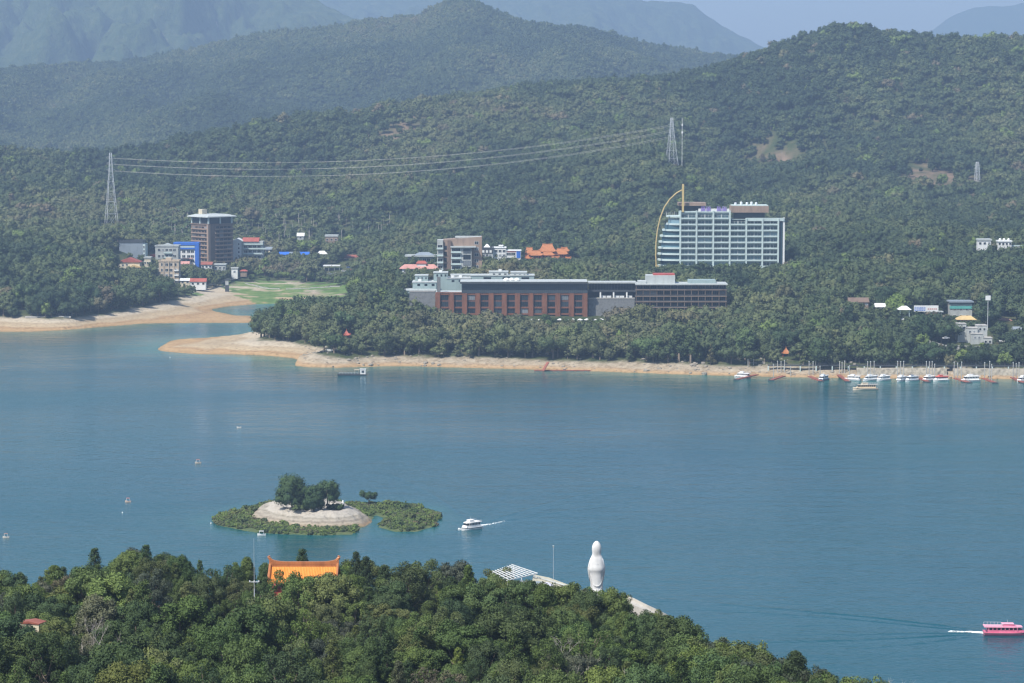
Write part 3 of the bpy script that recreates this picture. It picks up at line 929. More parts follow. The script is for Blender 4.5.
# middle range, further off and bluer
gx, gy, gzv = mid_g
nr2, nc2 = gx.shape
tt, cc = jitter_grid(0, 63, 0, nc2 - 1, .50, rng)
ok = (tt >= 0) & (tt < 63) & (cc >= 0) & (cc < nc2 - 1.001)
tt, cc = tt[ok], cc[ok]
ri, ki = tt.astype(int), cc.astype(int); rf_, kf = tt - ri, cc - ki
def bil(A): return (A[ri, ki] * (1 - kf) + A[ri, ki + 1] * kf) * (1 - rf_) + (A[ri + 1, ki] * (1 - kf) + A[ri + 1, ki + 1] * kf) * rf_
X2, Y2, Z2 = bil(gx), bil(gy), bil(gzv)
pxx = X2 / Y2 * FPX + 512
ok = (pxx > -60) & (pxx < 800) & (Y2 > 3700)
X2, Y2, Z2 = X2[ok], Y2[ok], Z2[ok]
n2 = len(X2)
s2 = rng.uniform(5.2, 8.5, n2)
tint2 = np.clip(.28 + (fbm(X2 / 200, Y2 / 260, 4, 91) - .5) * 1.2 + rng.normal(0, .12, n2), 0, .8)
woods2 = gn_scatter('mid_range_woods', np.stack([X2, Y2, Z2 - 3], -1), np.stack([s2, s2, s2 * rng.uniform(.75, 1.05, n2)], -1), rng.uniform(0, 6.28, n2), rng.integers(0, 6, n2), tint2, SRC)
tag(woods2, 'hazy blue green woods over the middle range behind the lake', 'woods', kind='stuff')

# ---- the near trees of the far shore, one object each
TONES = [((0.040, 0.066, 0.034), 'dark green'), ((0.066, 0.098, 0.042), 'mid green'), ((0.098, 0.118, 0.054), 'olive green'), ((0.108, 0.108, 0.060), 'brownish green'), ((0.110, 0.155, 0.045), 'bright green')]
def tone_of(t):
    return TONES[0] if t < .26 else TONES[1] if t < .46 else TONES[2] if t < .7 else TONES[4] if t > .97 else TONES[3]
shore_src = []
for i, k in enumerate(['round', 'round', 'spread', 'tall', 'round', 'spread', 'tall', 'cone']):
    shore_src.append(low_tree('broadleaf_tree' if k != 'cone' else 'conifer', 40 + i, M_LEAF, k, 3.2))
def shore_zone(px):
    for x, s in ((345, 'on the wooded point beside the sandy spit'), (440, 'on the shore slope behind the red pavilion'), (520, 'below the square pillars of the brick hotel'), (600, 'below the terrace of white umbrellas'), (680, 'below the stone wall and balconied wing'),
                 (770, 'on the bank between the balconied wing and the orange pavilion'), (860, 'on the bank above the boat landing'), (940, 'between the boat piers and the blue signboard')):
        if px < x: return s
    return 'by the road below the tall square billboard'
for p, s, t, v in SHORE_TREES:
    col, word = tone_of(t)
    o = link_mesh('broadleaf_tree' if v != 7 else 'conifer', shore_src[v])
    o.location = p; o.scale = s; o.rotation_euler = (0, 0, random.uniform(0, 6.28))
    j = random.uniform(.85, 1.18)
    o.color = (col[0] * j, col[1] * j * random.uniform(.94, 1.06), col[2] * j, 1)
    ppx = 512 + FPX * p[0] / p[1]
    z = shore_zone(ppx)
    nm = 'conifer' if v == 7 else 'flat topped tree' if v in (2, 5) else 'tall narrow tree' if v in (3, 6) else 'rounded tree'
    tag(o, f'{word} {nm} {z}', 'tree', f'{word} {nm}s {z}')

# ---- betel palms on the slope behind the village
def palm_mesh(name, i, matl):
    rg = np.random.default_rng(300 + i)
    V, F, lv = [], [], []
    for k in range(11):
        a = k * 2.39996 + rg.uniform(-.2, .2); el = rg.uniform(.15, 1.1)
        prev = None
        L = 2.1
        for s in range(5):
            t = s / 4
            rr = L * t * math.cos(el * (1 - .3 * t)); zz = 7.6 + L * (math.sin(el) * t - .75 * t * t)
            w = .42 * (1 - t) ** .5 * (.3 + .7 * min(1, 4 * t)) + .03
            c = np.array([rr * math.cos(a), rr * math.sin(a), zz]); sd = np.array([-math.sin(a), math.cos(a), 0]) * w
            b0 = len(V)
            V += [c - sd - np.array([0, 0, w * .5]), c, c + sd - np.array([0, 0, w * .5])]
            if prev is not None: F += [(prev, b0, b0 + 1, prev + 1), (prev + 1, b0 + 1, b0 + 2, prev + 2)]
            prev = b0
    nl = len(F)
    mb = MB(); mb.v = [tuple(v) for v in V]; mb.f = F; mb.m = [0] * nl
    mb.tube((0, 0, -1), (.1, 0, 7.7), .17, .12, 6, 1)
    me = bpy.data.meshes.new(name); me.from_pydata(mb.v, [], mb.f)
    me.materials.append(matl); me.materials.append(M_PALEBARK)
    me.polygons.foreach_set('material_index', mb.m)
    a_ = me.attributes.new('leafvar', 'FLOAT', 'POINT'); a_.data.foreach_set('value', rg.uniform(.3, .9, len(mb.v)).astype(np.float32))
    return me
palm_src = [palm_mesh('betel_palm', i, M_LEAF) for i in range(4)]
PALM_ZONES = [([(126, 232), (150, 214), (190, 216), (188, 240), (150, 240)], 74, 'between the lattice pylon and the brown tower'), ([(233, 216), (345, 212), (362, 232), (300, 248), (262, 240), (234, 235)], 74, 'on the slope behind the white red roofed block'), ([(355, 205), (395, 200), (400, 235), (365, 245)], 22, 'on the slope behind the landslip of bare earth')]
for poly, cnt, where in PALM_ZONES:
    k = 0
    xs, ys = [q[0] for q in poly], [q[1] for q in poly]
    while k < cnt:
        qx, qy = random.uniform(min(xs), max(xs)), random.uniform(min(ys), max(ys))
        if not in_px_poly([qx], [qy], poly)[0]: continue
        # find the ground seen through this pixel (palm head height above it)
        best = None
        for Yt in np.arange(2150, 2620, 12.0):
            p = at(qx, qy, Yt)
            if hz(p.x, Yt) + 7 > p.z: best = p; break
        k += 1
        if best is None: continue
        o = link_mesh('betel_palm', palm_src[k % 4])
        s = random.uniform(1.15, 1.55)
        o.location = (best.x, best.y, hz(best.x, best.y)); o.scale = (s * 1.1, s * 1.1, s * 1.15); o.rotation_euler = (random.uniform(-.05, .05), 0, random.uniform(0, 6.28))
        o.color = random.choice([(.10, .13, .06, 1), (.13, .15, .075, 1), (.075, .11, .05, 1)])
        tag(o, f'slender feathery betel palm {where}', 'palm', f'betel palms {where}')

# ================================================================== HILL AT THE CAMERA'S FOOT
CRPX = [(-250, 590), (-60, 583), (0, 580), (30, 575), (60, 561), (95, 554), (150, 556), (200, 560), (250, 571), (300, 572), (350, 566), (400, 566), (440, 570), (500, 580), (560, 586), (600, 590), (640, 604), (690, 631), (730, 642), (770, 655), (830, 671), (880, 679), (905, 692), (960, 720), (1200, 790)]
def crest_Y(px):
    return np.interp(px, [-250, 0, 300, 560, 640, 700, 770, 880, 1200], [405, 410, 405, 388, 375, 350, 325, 300, 270])
def fg_h(X, Y):
    X = np.asarray(X, float); Y = np.asarray(Y, float)
    px = 512 + FPX * X / np.maximum(Y, 60) 
    # use the column at 350 m so that the hill is a plain function of the ground plan
    pxc = 512 + FPX * X / 350.0
    Yc = crest_Y(pxc)
    pxr = 512 + FPX * X / Yc
    cpy = np.interp(pxr, [c[0] for c in CRPX], [c[1] for c in CRPX])
    zc = CAM_H - (cpy - YH) / FPX * Yc - 8.6
    zn = 79 - np.clip(pxc - 600, 0, 700) * .010
    t = (Y - 285) / np.maximum(Yc - 285, 12)
    z = np.where(t < 1, zn + (zc - zn) * np.clip(t, 0, 1), zc - (Y - Yc) * .22 - np.clip(Y - Yc - 18, 0, 400) * .38)
    z = np.where(Y < 285, zn + (285 - Y) * .185, z)
    z = z + (fbm(X / 30, Y / 30, 3, 131) - .5) * 5 * np.clip(t + .8, 0, 1)
    return np.maximum(z, -4)
fx = np.arange(-330, 331, 4.0); fy = np.arange(-60, 640, 4.0)
FX, FY = np.meshgrid(fx, fy)
FZ = fg_h(FX, FY)
FZ = np.minimum(FZ, CAM_H - 3.5)
nr, nc = FX.shape
idx = np.arange(nr * nc).reshape(nr, nc)
Fc = np.stack([idx[:-1, :-1], idx[:-1, 1:], idx[1:, 1:], idx[1:, :-1]], -1).reshape(-1, 4)
m, nt, b = new_mat('leaf_litter_ground')
nt.links.new(ramp(nt, noise(nt, .3, 6, .7), [(0.3, (.022, .026, .012)), (.5, (.045, .05, .022)), (.7, (.085, .07, .045))]), b.inputs['Base Color'])
b.inputs['Roughness'].default_value = .95
o = link_mesh('wooded_hill_terrain', mesh_from_arrays('wooded_hill_terrain', np.stack([FX, FY, FZ], -1).reshape(-1, 3), Fc, [m], True))
tag(o, kind='structure')
# ================================================================== TREES ON THE NEAR HILL
FG = {}
def fg_crown(kind, i):
    rg = np.random.default_rng(500 + i)
    if kind == 'broad':
        R_, H_ = 3.7, 7.4
        cl = crown_clumps(rg, R_, 6.6, 1.9, 34, .13, .30)
        me = foliage_mesh('crown', cl, 620, .10, rg, M_LEAF, True, np.array([0, 0, 4.5]), rnd=.85)
        tr = trunk_mb(rg, 7.5, .22, cl, 6)
    elif kind == 'spread':
        cl = crown_clumps(rg, 4.1, 4.8, 3.2, 32, .12, .26, 'spread')
        me = foliage_mesh('crown', cl, 560, .10, rg, M_LEAF, True, np.array([0, 0, 4.5]), rnd=.85, flat=.75)
        tr = trunk_mb(rg, 7.5, .24, cl, 8)
    elif kind == 'loose':
        cl = crown_clumps(rg, 3.3, 7.6, 2.0, 26, .16, .27)
        me = foliage_mesh('crown', cl, 560, .09, rg, M_LEAF, False, np.array([0, 0, 4.5]), rnd=.9)
        tr = trunk_mb(rg, 9, .18, cl, 14)
    elif kind == 'tall':
        cl = crown_clumps(rg, 2.5, 9.0, 1.4, 34, .20, .40, 'tall')
        me = foliage_mesh('crown', cl, 1100, .09, rg, M_LEAF, True, np.array([0, 0, 5]), rnd=.85)
        tr = trunk_mb(rg, 10, .2, cl, 6)
    elif kind == 'conifer':
        cl = []
        for k in range(19):
            t = k / 19
            z = 1.6 + 8.8 * t
            rad = 2.5 * (1 - t) ** .85 + .15
            m_ = max(3, int(8 * (1 - t)))
            for q in range(m_):
                a = q / m_ * 6.283 + k * .7 + rg.uniform(-.2, .2)
                for f in (.45, .85):
                    cl.append((np.array([rad * f * math.cos(a), rad * f * math.sin(a), z - rad * f * .28 + rg.uniform(-.15, .15)]), (.58 - .22 * t) * (1.15 - .3 * f)))
        me = foliage_mesh('crown', cl, 120, .09, rg, M_LEAF, False, np.array([0, 0, 4]), up=.15, rnd=.8, flat=.85)
        tr = MB(); tr.tube((0, 0, -1.2), (0, 0, 5), .2, .13, 7); tr.tube((0, 0, 5), (0, 0, 10.3), .13, .03, 6)
    elif kind == 'bamboo':
        cl = []
        tr = MB()
        for k in range(26):
            a = k * 2.39996; l = rg.uniform(.5, 2.6); h = rg.uniform(6.5, 9.5)
            b0 = Vector((.35 * math.cos(a), .35 * math.sin(a), -.8))
            prev = b0
            for s in range(1, 6):
                t = s / 5
                p = Vector((math.cos(a) * (.35 + l * t * t), math.sin(a) * (.35 + l * t * t), h * t - 1.2 * t * t * (l / 2)))
                tr.tube(prev, p, .05, .035, 4); prev = p
                if t > .35: cl.append((np.array(p), .34 + .15 * t))
        me = foliage_mesh('crown', cl, 140, .09, rg, M_LEAF, False, np.array([0, 0, 4]), rnd=.9, flat=1.25)
    elif kind == 'bare':
        me = None
        tr = MB()
        def branch(p, d, L, r, lev):
            q = p + d * L
            tr.tube(p, q, r, r * .62, 5 if lev < 2 else 4)
            if lev >= 6: return
            for _ in range(3 if lev < 5 else 2):
                nd = (d + Vector(rg.normal(size=3)) * .48 + Vector((0, 0, .10))).normalized()
                branch(p.lerp(q, float(rg.uniform(.6, 1))), nd, L * float(rg.uniform(.62, .82)), r * .6, lev + 1)
        branch(Vector((0, 0, -1)), Vector((0, 0, 1)), 3.0, .12, 0)
    trm = tr.build('trunk', M_PALEBARK if kind in ('bare',) else M_BARK).data
    # only the mesh is wanted
    for o in [o for o in COL.objects if o.data is trm]: bpy.data.objects.remove(o)
    return me, trm
SPEC = [('broad', 4), ('spread', 3), ('loose', 3), ('tall', 3), ('conifer', 3), ('bamboo', 2), ('bare', 3)]
for k, n in SPEC: FG[k] = [fg_crown(k, 10 * i + len(k) * 100) for i in range(n)]
FG_H = {'broad': 8.9, 'spread': 8.4, 'loose': 9.6, 'tall': 10.6, 'conifer': 10.5, 'bamboo': 9.2, 'bare': 9.0}
FG_NAME = {'broad': 'broadleaf_tree', 'spread': 'broadleaf_tree', 'loose': 'broadleaf_tree', 'tall': 'broadleaf_tree', 'conifer': 'conifer', 'bamboo': 'bamboo_clump', 'bare': 'bare_tree'}
FG_WORD = {'broad': 'round crowned tree', 'spread': 'wide spreading tree', 'loose': 'loose airy tree', 'tall': 'tall narrow tree', 'conifer': 'pointed conifer', 'bamboo': 'feathery bamboo clump', 'bare': 'leafless grey tree'}
FG_COL = {'dark green': (0.054, 0.084, 0.038), 'deep green': (0.074, 0.112, 0.040), 'fresh green': (0.098, 0.138, 0.042), 'olive green': (0.092, 0.114, 0.046), 'yellowish green': (0.104, 0.130, 0.046), 'brownish': (0.098, 0.084, 0.054), 'grey green': (0.080, 0.092, 0.062)}

# what must stay in view on the near hill: (px0, px1, lowest visible row, depth)
FKEEP = [(267, 341, 572.5, 384), (14, 42, 634, 318), (492, 564, 580.5, 378), (582, 611, 589.5, 384), (620, 672, 612, 360), (252.5, 256.5, 588, 340)]
FBOX = [(262, 346, 384, 396), (12, 44, 318, 330), (494, 566, 378, 408), (586, 606, 382, 390)]
def fg_zone(px):
    for x, s in ((70, 'beside the cream house'), (175, 'on the hill between cream house and radio pole'), (262, 'by the thin radio pole'), (345, 'below the orange temple roof'), (430, 'between orange roof and tall conifer'), (500, 'beside the tall pointed conifer'),
                 (575, 'below the white pergola'), (625, 'at the foot of the white statue'), (690, 'below the pale stone walkway'), (760, 'on the falling edge of the hill')):
        if px < x: return s
    return 'at the low end of the hill by the water'
def tree_fg(kind, X, Y, H, colw, label=None, group=None, z=None):
    i = random.randrange(len(FG[kind]))
    me, trm = FG[kind][i]
    root = empty(FG_NAME[kind], (X, Y, float(fg_h(X, Y)) if z is None else z), random.uniform(0, 6.28))
    s = H / FG_H[kind]
    sx_ = s * random.uniform(.85, 1.2)
    root.scale = (sx_, sx_, s)
    t = bpy.data.objects.new('trunk', trm); COL.objects.link(t); t.parent = root
    if me is not None:
        c = bpy.data.objects.new('crown', me); COL.objects.link(c); c.parent = root
        b_ = FG_COL[colw]; j = random.uniform(.82, 1.2)
        c.color = (b_[0] * j * random.uniform(.93, 1.07), b_[1] * j, b_[2] * j * random.uniform(.85, 1.15), 1)
    ppx = 512 + FPX * X / Y
    zn = fg_zone(ppx)
    w = FG_WORD[kind] if kind == 'bare' else f'{colw} {FG_WORD[kind]}'
    tag(root, label or f'{w} {zn}', 'bamboo' if kind == 'bamboo' else 'tree', group or (None if label else f'{w.replace("tree", "trees")} {zn}'))
    return root
# single trees that can be told apart
SPECIAL = [
    ('conifer', 468, 562, 374, 11.8, 'deep green', 'tall pointed green conifer rising above the wood beside the pergola'),
    ('conifer', 302, 547, 404, 7, 'dark green', 'dark conifer behind the orange roof, thicker of the two there'),
    ('conifer', 356, 549, 400, 8, 'dark green', 'dark conifer standing just past the curled end of the orange ridge'),
    ('conifer', 366, 554, 399, 7, 'dark green', 'smaller dark conifer on the water side of the orange roof end'),
    ('conifer', 384, 563, 396, 5, 'dark green', 'small dark conifer alone above the wood between roof and brownish trees'),
    ('conifer', 146, 543, 402, 8.5, 'dark green', 'dark pointed conifer on the skyline of the hill above the cream house'),
    ('tall', 20, 572, 400, 9, 'dark green', 'dark tall tree standing clear against the water above the cream house'),
    ('tall', 3, 570, 402, 9, 'dark green', 'dark narrow tree cut by the edge of the photograph'),
    ('loose', 423, 558, 392, 9, 'olive green', 'open crowned olive tree on the skyline before the pergola'),
    ('loose', 408, 563, 380, 10, 'olive green', 'olive open tree with bare lower limbs under the skyline'),
    ('broad', 455, 560, 400, 8, 'grey green', 'grey green round tree behind the tall pointed conifer'),
    ('loose', 497, 566, 393, 6, 'olive green', 'thin olive tree beside the post of the pergola'),
    ('bare', 88, 606, 330, 9.5, 'brownish', 'grey leafless tree with fine twigs beside the cream house'),
    ('bare', 103, 612, 326, 9.5, 'brownish', 'second grey leafless tree, further from the cream house'),
    ('bare', 590, 651, 298, 9, 'brownish', 'grey leafless tree with spreading twigs below the statue'),
    ('bare', 622, 657, 300, 8, 'brownish', 'pale leafless tree low down below the stone walkway'),
    ('bare', 893, 666, 296, 5, 'brownish', 'small twiggy bare tree alone against the water'),
    ('bamboo', 745, 640, 322, 9.5, 'yellowish green', 'tall feathery bamboo on the falling edge above the water'),
    ('bamboo', 722, 636, 326, 8.5, 'olive green', 'olive feathery bamboo beside the taller yellowish clump'),
    ('tall', 795, 649, 305, 6.5, 'dark green', 'dark compact tree standing alone above the low scrub by the water'),
    ('broad', 640, 618, 362, 6, 'dark green', 'dark tree under the edge of the pale stone walkway'),
    ('loose', 240, 612, 330, 9.5, 'brownish', 'reddish brown half dead tree among green crowns below the radio pole'),
    ('broad', 120, 558, 398, 9, 'deep green', 'deep green round tree on top of the hill behind the bare trees'),
]
placed = []
for kind, sx_, sy_, Y, H, cw, lab in SPECIAL:
    p = at(sx_, sy_, Y)
    z = p.z - H
    g = float(fg_h(p.x, Y))
    if z > g: H += z - g; z = g
    tree_fg(kind, p.x, Y, H, cw, lab, z=z)
    placed.append((p.x, Y, 2.6))
# the low end of the wood running down to the water
for k, sx_ in enumerate((690, 697, 703, 709, 716, 722, 729, 735, 742, 749, 756, 764, 776, 783, 806, 816, 824, 833, 841, 850, 858, 867, 874)):
    cy_ = float(np.interp(sx_, [c[0] for c in CRPX], [c[1] for c in CRPX])) + random.uniform(-3, 6); Y = 318 - (sx_ - 690) * .12
    kind = ('loose', 'broad', 'bamboo', 'spread', 'loose', 'tall')[k % 6]; p = at(sx_, cy_, Y); g = float(fg_h(p.x, Y)); H = max(3.0, p.z - g)
    tree_fg(kind, p.x, Y, H, ('fresh green', 'olive green', 'yellowish green', 'deep green', 'grey green')[k % 5], z=p.z - H)
    placed.append((p.x, Y, 1.6))
    if k % 2 == 0 and sx_ < 860:
        p = at(sx_ + 5, cy_ + 16, Y - 14); g = float(fg_h(p.x, p.y)); H = max(3.0, p.z - g)
        tree_fg('broad' if k % 4 else 'loose', p.x, p.y, H, 'deep green' if k % 3 else 'fresh green', z=p.z - H)
X, Y = jitter_grid(-95, 70, 256, 440, 5.3, rng)
px = 512 + FPX * X / Y
pxr = 512 + FPX * X / 350.0
ok = (px > -30) & (px < 915) & (Y < crest_Y(pxr) + 9)
X, Y, px = X[ok], Y[ok], px[ok]
n_fg = 0
cand = []
for i in np.argsort(Y):
    x, y, q = float(X[i]), float(Y[i]), float(px[i])
    if any((x - a) ** 2 + (y - b_) ** 2 < r * r for a, b_, r in placed): continue
    if any(a < q < b_ and y0 - 1.5 < y < y1 + 1 for a, b_, y0, y1 in FBOX): continue
    H = random.gauss(7.6, 1.7)
    H = max(4.2, min(H, 12))
    u = random.random()
    nz_ = float(fbm(np.array([x / 24]), np.array([y / 24]), 2, 171)[0])
    kind = 'broad' if u < .34 else 'spread' if u < .44 else 'loose' if u < .62 else 'tall' if u < .73 else 'conifer' if u < .91 else 'bamboo' if u < .98 else 'bare'
    if q > 690: kind = random.choice(['loose', 'loose', 'broad', 'bamboo', 'tall', 'bare']); H *= .8
    if kind == 'bare' and y > 375: kind = 'loose'
    g = float(fg_h(x, y))
    # the skyline of the wood and the things that stand in it
    cp = float(np.interp(q, [c[0] for c in CRPX], [c[1] for c in CRPX])) - 5 + random.gauss(0, 4.5)
    H = min(H, at(q, cp, y).z - g)
    for a, b_, pyb, yk in FKEEP:
        if a - 10 < q < b_ + 10 and y < yk:
            Hl = at(q, pyb, y).z - g - random.uniform(-.5, .6)
            if y > yk - 24: H = min(max(H, Hl), 13)
            H = min(H, Hl)
    if H < 2.2: continue
    cw = random.choices(list(FG_COL), [26 - 12 * (nz_ > .55), 28, 16 + 12 * (nz_ > .5), 14, 4 + 5 * (nz_ > .5), 1 + 2 * (q < 200), 6 + 7 * (q < 220)])[0]
    cand.append((x, y, q, H, kind, cw, g))
# of trees hidden behind others none is built
sky_f = np.full(1300, 1e9); shown = []
for c in cand:
    x, y, q, H, kind, cw, g = c
    r = (3.4 if kind in ('broad', 'spread') else 2.3) * H / 9 / y * FPX
    pt_ = float(proj(x, y, g + H)[1]); pb_ = float(proj(x, y, g + H * .2)[1])
    a, b_ = int(max(0, q - r * .8 + 100)), int(min(1299, q + r * .8 + 101))
    seg = sky_f[a:b_]
    vh = np.clip(np.minimum(np.minimum(seg, pb_), 683) - pt_, 0, None).sum()
    shown.append(vh)
    if kind != 'bare': sky_f[a:b_] = np.minimum(seg, pt_ + r * .45)
order_f = np.argsort(-np.array(shown))
n_wide = 0
for i in order_f:
    x, y, q, H, kind, cw, g = cand[i]
    if shown[i] < 12: continue
    if FG_NAME[kind] == 'broadleaf_tree':
        if n_wide >= 200: continue
        n_wide += 1
    tree_fg(kind, x, y, H, cw); n_fg += 1
print('near trees', n_fg, n_wide, len(cand))
# ================================================================== BUILDINGS
mC = {}
def cm(name, col, **k): return mat(name, col, **k)
M_CONC = cm('concrete', (0.36, 0.35, 0.33), rough=.85, var=.25)
M_STONE = cm('grey_stone_wall', (0.15, 0.155, 0.155), rough=.9, var=.3, scale=.8, streak=False)
M_BRICK = cm('red_brick', (0.175, 0.072, 0.038), rough=.8, var=.3, scale=.6)
M_ROOFR = cm('red_roof', (0.32, 0.085, 0.062), rough=.6, var=.2)
M_ROOFP = cm('pink_roof', (0.46, 0.235, 0.20), rough=.6, var=.15)
M_ORANGE = cm('orange_tiles', (0.37, 0.145, 0.055), rough=.45, var=.25, scale=.9)
M_PALEROOF = cm('pale_roof', (0.40, 0.43, 0.425), rough=.55, var=.12)
M_AQUA = cm('pale_aqua_panels', (0.26, 0.335, 0.335), rough=.5, var=.1)
M_LINE = cm('pale_render', (0.43, 0.52, 0.51), rough=.6, var=.08)
M_BROWN = cm('brown_tiles', (0.160, 0.112, 0.085), rough=.6, var=.2)
M_BROWN2 = cm('light_brown_tiles', (0.275, 0.200, 0.152), rough=.6, var=.2)
M_TIMBER = cm('timber', (0.22, 0.165, 0.125), rough=.7, var=.25)
M_SLATE = cm('blue_grey_cladding', (0.21, 0.245, 0.28), rough=.5, var=.15)
M_CREAM = cm('cream_render', (0.54, 0.48, 0.36), rough=.75, var=.12)
M_TAN = cm('tan_tiles', (0.44, 0.36, 0.27), rough=.7, var=.15)
M_GREYW = cm('grey_render', (0.36, 0.38, 0.37), rough=.8, var=.15)
M_BLUE = cm('bright_blue_paint', (0.03, 0.13, 0.50), rough=.45, var=.12)
M_REDP = cm('dull_red_paint', (0.36, 0.075, 0.06), rough=.55, var=.2)
M_GOLD = cm('gold_paint', (0.50, 0.385, 0.17), rough=.4, var=.12)
M_PURPLE = cm('purple_letters', (0.30, 0.22, 0.58), rough=.4, var=.05)
M_TEALG = cm('teal_paint', (0.10, 0.36, 0.33), rough=.5, var=.1)
M_YELLOW = cm('ochre_roof', (0.52, 0.38, 0.18), rough=.6, var=.15)
M_BLUEGL = glass_mat('blue_tinted_glass', (0.030, 0.065, 0.085), .15)
M_DKGL = glass_mat('dark_glass', (0.016, 0.022, 0.028), .2)
M_RUST = cm('red_brown_steel', (0.25, 0.085, 0.06), rough=.65, var=.2)

def mpp(Y): return Y / FPX

def site(name, label, cat, px0, px1, pyb, Y, D, rz=0.0, group=None):
    """an Empty at the base centre; front face at depth Y, facing the lake"""
    w = (px1 - px0) * mpp(Y)
    p = at((px0 + px1) / 2, pyb, Y)
    o = empty(name, (p.x, Y + D / 2, p.z), rz)
    tag(o, label, cat, group)
    return o, w

def box_part(root, name, m, *b):
    mb = MB(); mb.box(*b)
    return mb.build(name, m, root)

def roof_slab(root, W, D, H, m, over=.5, th=.4, para=.7):
    mb = MB(); x, y = W / 2 + over, D / 2 + over
    mb.box(-x, -y, H, x, y, H + th)
    for a in ((-x, -y, x, -y + .3), (-x, y - .3, x, y), (-x, -y + .3, -x + .3, y - .3), (x - .3, -y + .3, x, y - .3)):
        mb.box(a[0], a[1], H + th, a[2], a[3], H + th + para)
    return mb.build('roof', m, root)

def window_mb(w, h, mull=1):
    mb = MB(); f = .12
    mb.box(-w / 2, -.10, -h / 2, w / 2, .25, h / 2, 1)
    for a in ((-w / 2 - f, -h / 2 - f, w / 2 + f, -h / 2), (-w / 2 - f, h / 2, w / 2 + f, h / 2 + f), (-w / 2 - f, -h / 2, -w / 2, h / 2), (w / 2, -h / 2, w / 2 + f, h / 2)):
        mb.box(a[0], -.16, a[1], a[2], .2, a[3], 0)
    for k in range(mull):
        x = -w / 2 + w * (k + 1) / (mull + 1)
        mb.box(x - .05, -.14, -h / 2, x + .05, -.09, h / 2, 0)
    return mb

def windows(root, spots, w, h, fm=None, gm=None, mull=1, name='window'):
    """spots: (x, y, z, rz)"""
    first = None
    for x, y, z, rz in spots:
        if first is None:
            first = window_mb(w, h, mull).build(name, [fm or M_WHITE, gm or M_GLASS], root, loc=(x, y, z), rz=rz)
        else: copy_part(first, root, (x, y, z), rz)

def grid_spots(W, D, z0, z1, nf, nb, face='front', margin=.08):
    out = []
    L = W if face in ('front', 'back') else D
    for j in range(nf):
        z = z0 + (z1 - z0) * (j + .5) / nf
        for k in range(nb):
            s = -L / 2 + L * (margin + (1 - 2 * margin) * (k + .5) / nb)
            if face == 'front': out.append((s, -D / 2, z, 0))
            elif face == 'right': out.append((W / 2, s, z, math.pi / 2))
            elif face == 'left': out.append((-W / 2, s, z, -math.pi / 2))
    return out

def balcony_mb(w, d, h=1.0, th=.28, solid=True, mi=0):
    mb = MB()
    mb.box(-w / 2, -d, -th, w / 2, .1, 0, mi)
    if solid:
        mb.box(-w / 2, -d, 0, w / 2, -d + .12, h, mi)
    else:
        mb.box(-w / 2, -d, h - .08, w / 2, -d + .08, h, mi)
        n = max(2, int(w / .7))
        for k in range(n + 1):
            x = -w / 2 + w * k / n
            mb.box(max(-w / 2, x - .03), -d + .01, 0, min(w / 2, x + .03), -d + .07, h - .08, mi)
    return mb

def repeat(root, mbuilder, name, m, spots):
    first = None
    for x, y, z, rz in spots:
        if first is None: first = mbuilder.build(name, m, root, loc=(x, y, z), rz=rz)
        else: copy_part(first, root, (x, y, z), rz)

def rooftop_tank(root, x, y, z, m=M_STEEL, r=.9, h=1.8):
    mb = MB()
    n = 10
    rings = [[(x + rr * math.cos(6.283 * k / n), y + rr * math.sin(6.283 * k / n), z + zz) for k in range(n)] for rr, zz in ((r, 0), (r, h * .8), (r * .6, h), (.05, h * 1.05))]
    mb.loft(rings)
    mb.build('water_tank', m, root, smooth=False)

# ---------------------------------------------------------------- white hotel tower with the gold arc
Y0 = 1800; u = mpp(Y0)
root, W = site('hotel_tower', 'white many storeyed hotel with balconies and a gold arc on its rounded end', 'hotel', 655, 785, 272, Y0, 20)
def hx(px): return (px - 720) * u
def hzv(py): return (272 - py) * u
D = 20.0; yf = -D / 2
box_part(root, 'wall', M_LINE, hx(680), yf + 1.6, -4, hx(783.4), D / 2, hzv(220.5))
box_part(root, 'upper_storey', M_LINE, hx(680) + .02, yf + 1.6, hzv(220.5), hx(729.5), D / 2, hzv(212.5))
rows_py = [216.3, 222.4, 228.4, 234.3, 240.3, 246.3, 252.3, 258.3, 264.4]
piers = [680, 696.2, 713, 729.5, 746, 762.2, 778]
mbp = MB()
for i, p_ in enumerate(piers):
    top = 210.5 if i <= 3 else 218
    mb = MB(); mb.box(hx(p_) - .55, yf - .45, -3, hx(p_) + .55, yf + 1.65, hzv(top)); mb.build('pier', M_LINE, root)
bw = hx(696.2) - hx(680) - 1.15
wsp, bsp = [], []
for i in range(6):
    xc = (hx(piers[i]) + hx(piers[i + 1])) / 2
    for j, pyr in enumerate(rows_py):
        if i >= 3 and j == 0: continue
        wsp.append((xc, yf + 1.55, hzv(pyr) - .1, 0)); bsp.append((xc, yf + 1.6, hzv(pyr) - 1.45, 0))
def hotel_window():
    mb = MB(); w, h = bw - .3, 2.6
    mb.box(-w / 2, -.05, -h / 2, w / 2, .1, h / 2, 1)
    for k in range(5):
        x = -w / 2 + w * k / 4
        mb.box(x - .09, -.14, -h / 2, x + .09, -.06, h / 2, 0)
    mb.box(-w / 2, -.12, h * .18, w / 2, -.07, h * .24, 0)
    mb.box(-w / 2 + w * .46, -.3, -h / 2, -w / 2 + w * .54, -.06, h / 2, 0)
    return mb
windows_first = None
for s in wsp:
    if windows_first is None: windows_first = hotel_window().build('window', [M_GREYW, M_BLUEGL], root, loc=s[:3])
    else: copy_part(windows_first, root, s[:3])
mb = balcony_mb(bw, 1.9, 1.0, .45, False)
mb.box(-bw / 2, -1.9, 0, bw / 2, -1.8, .55)
repeat(root, mb, 'balcony', M_LINE, bsp)
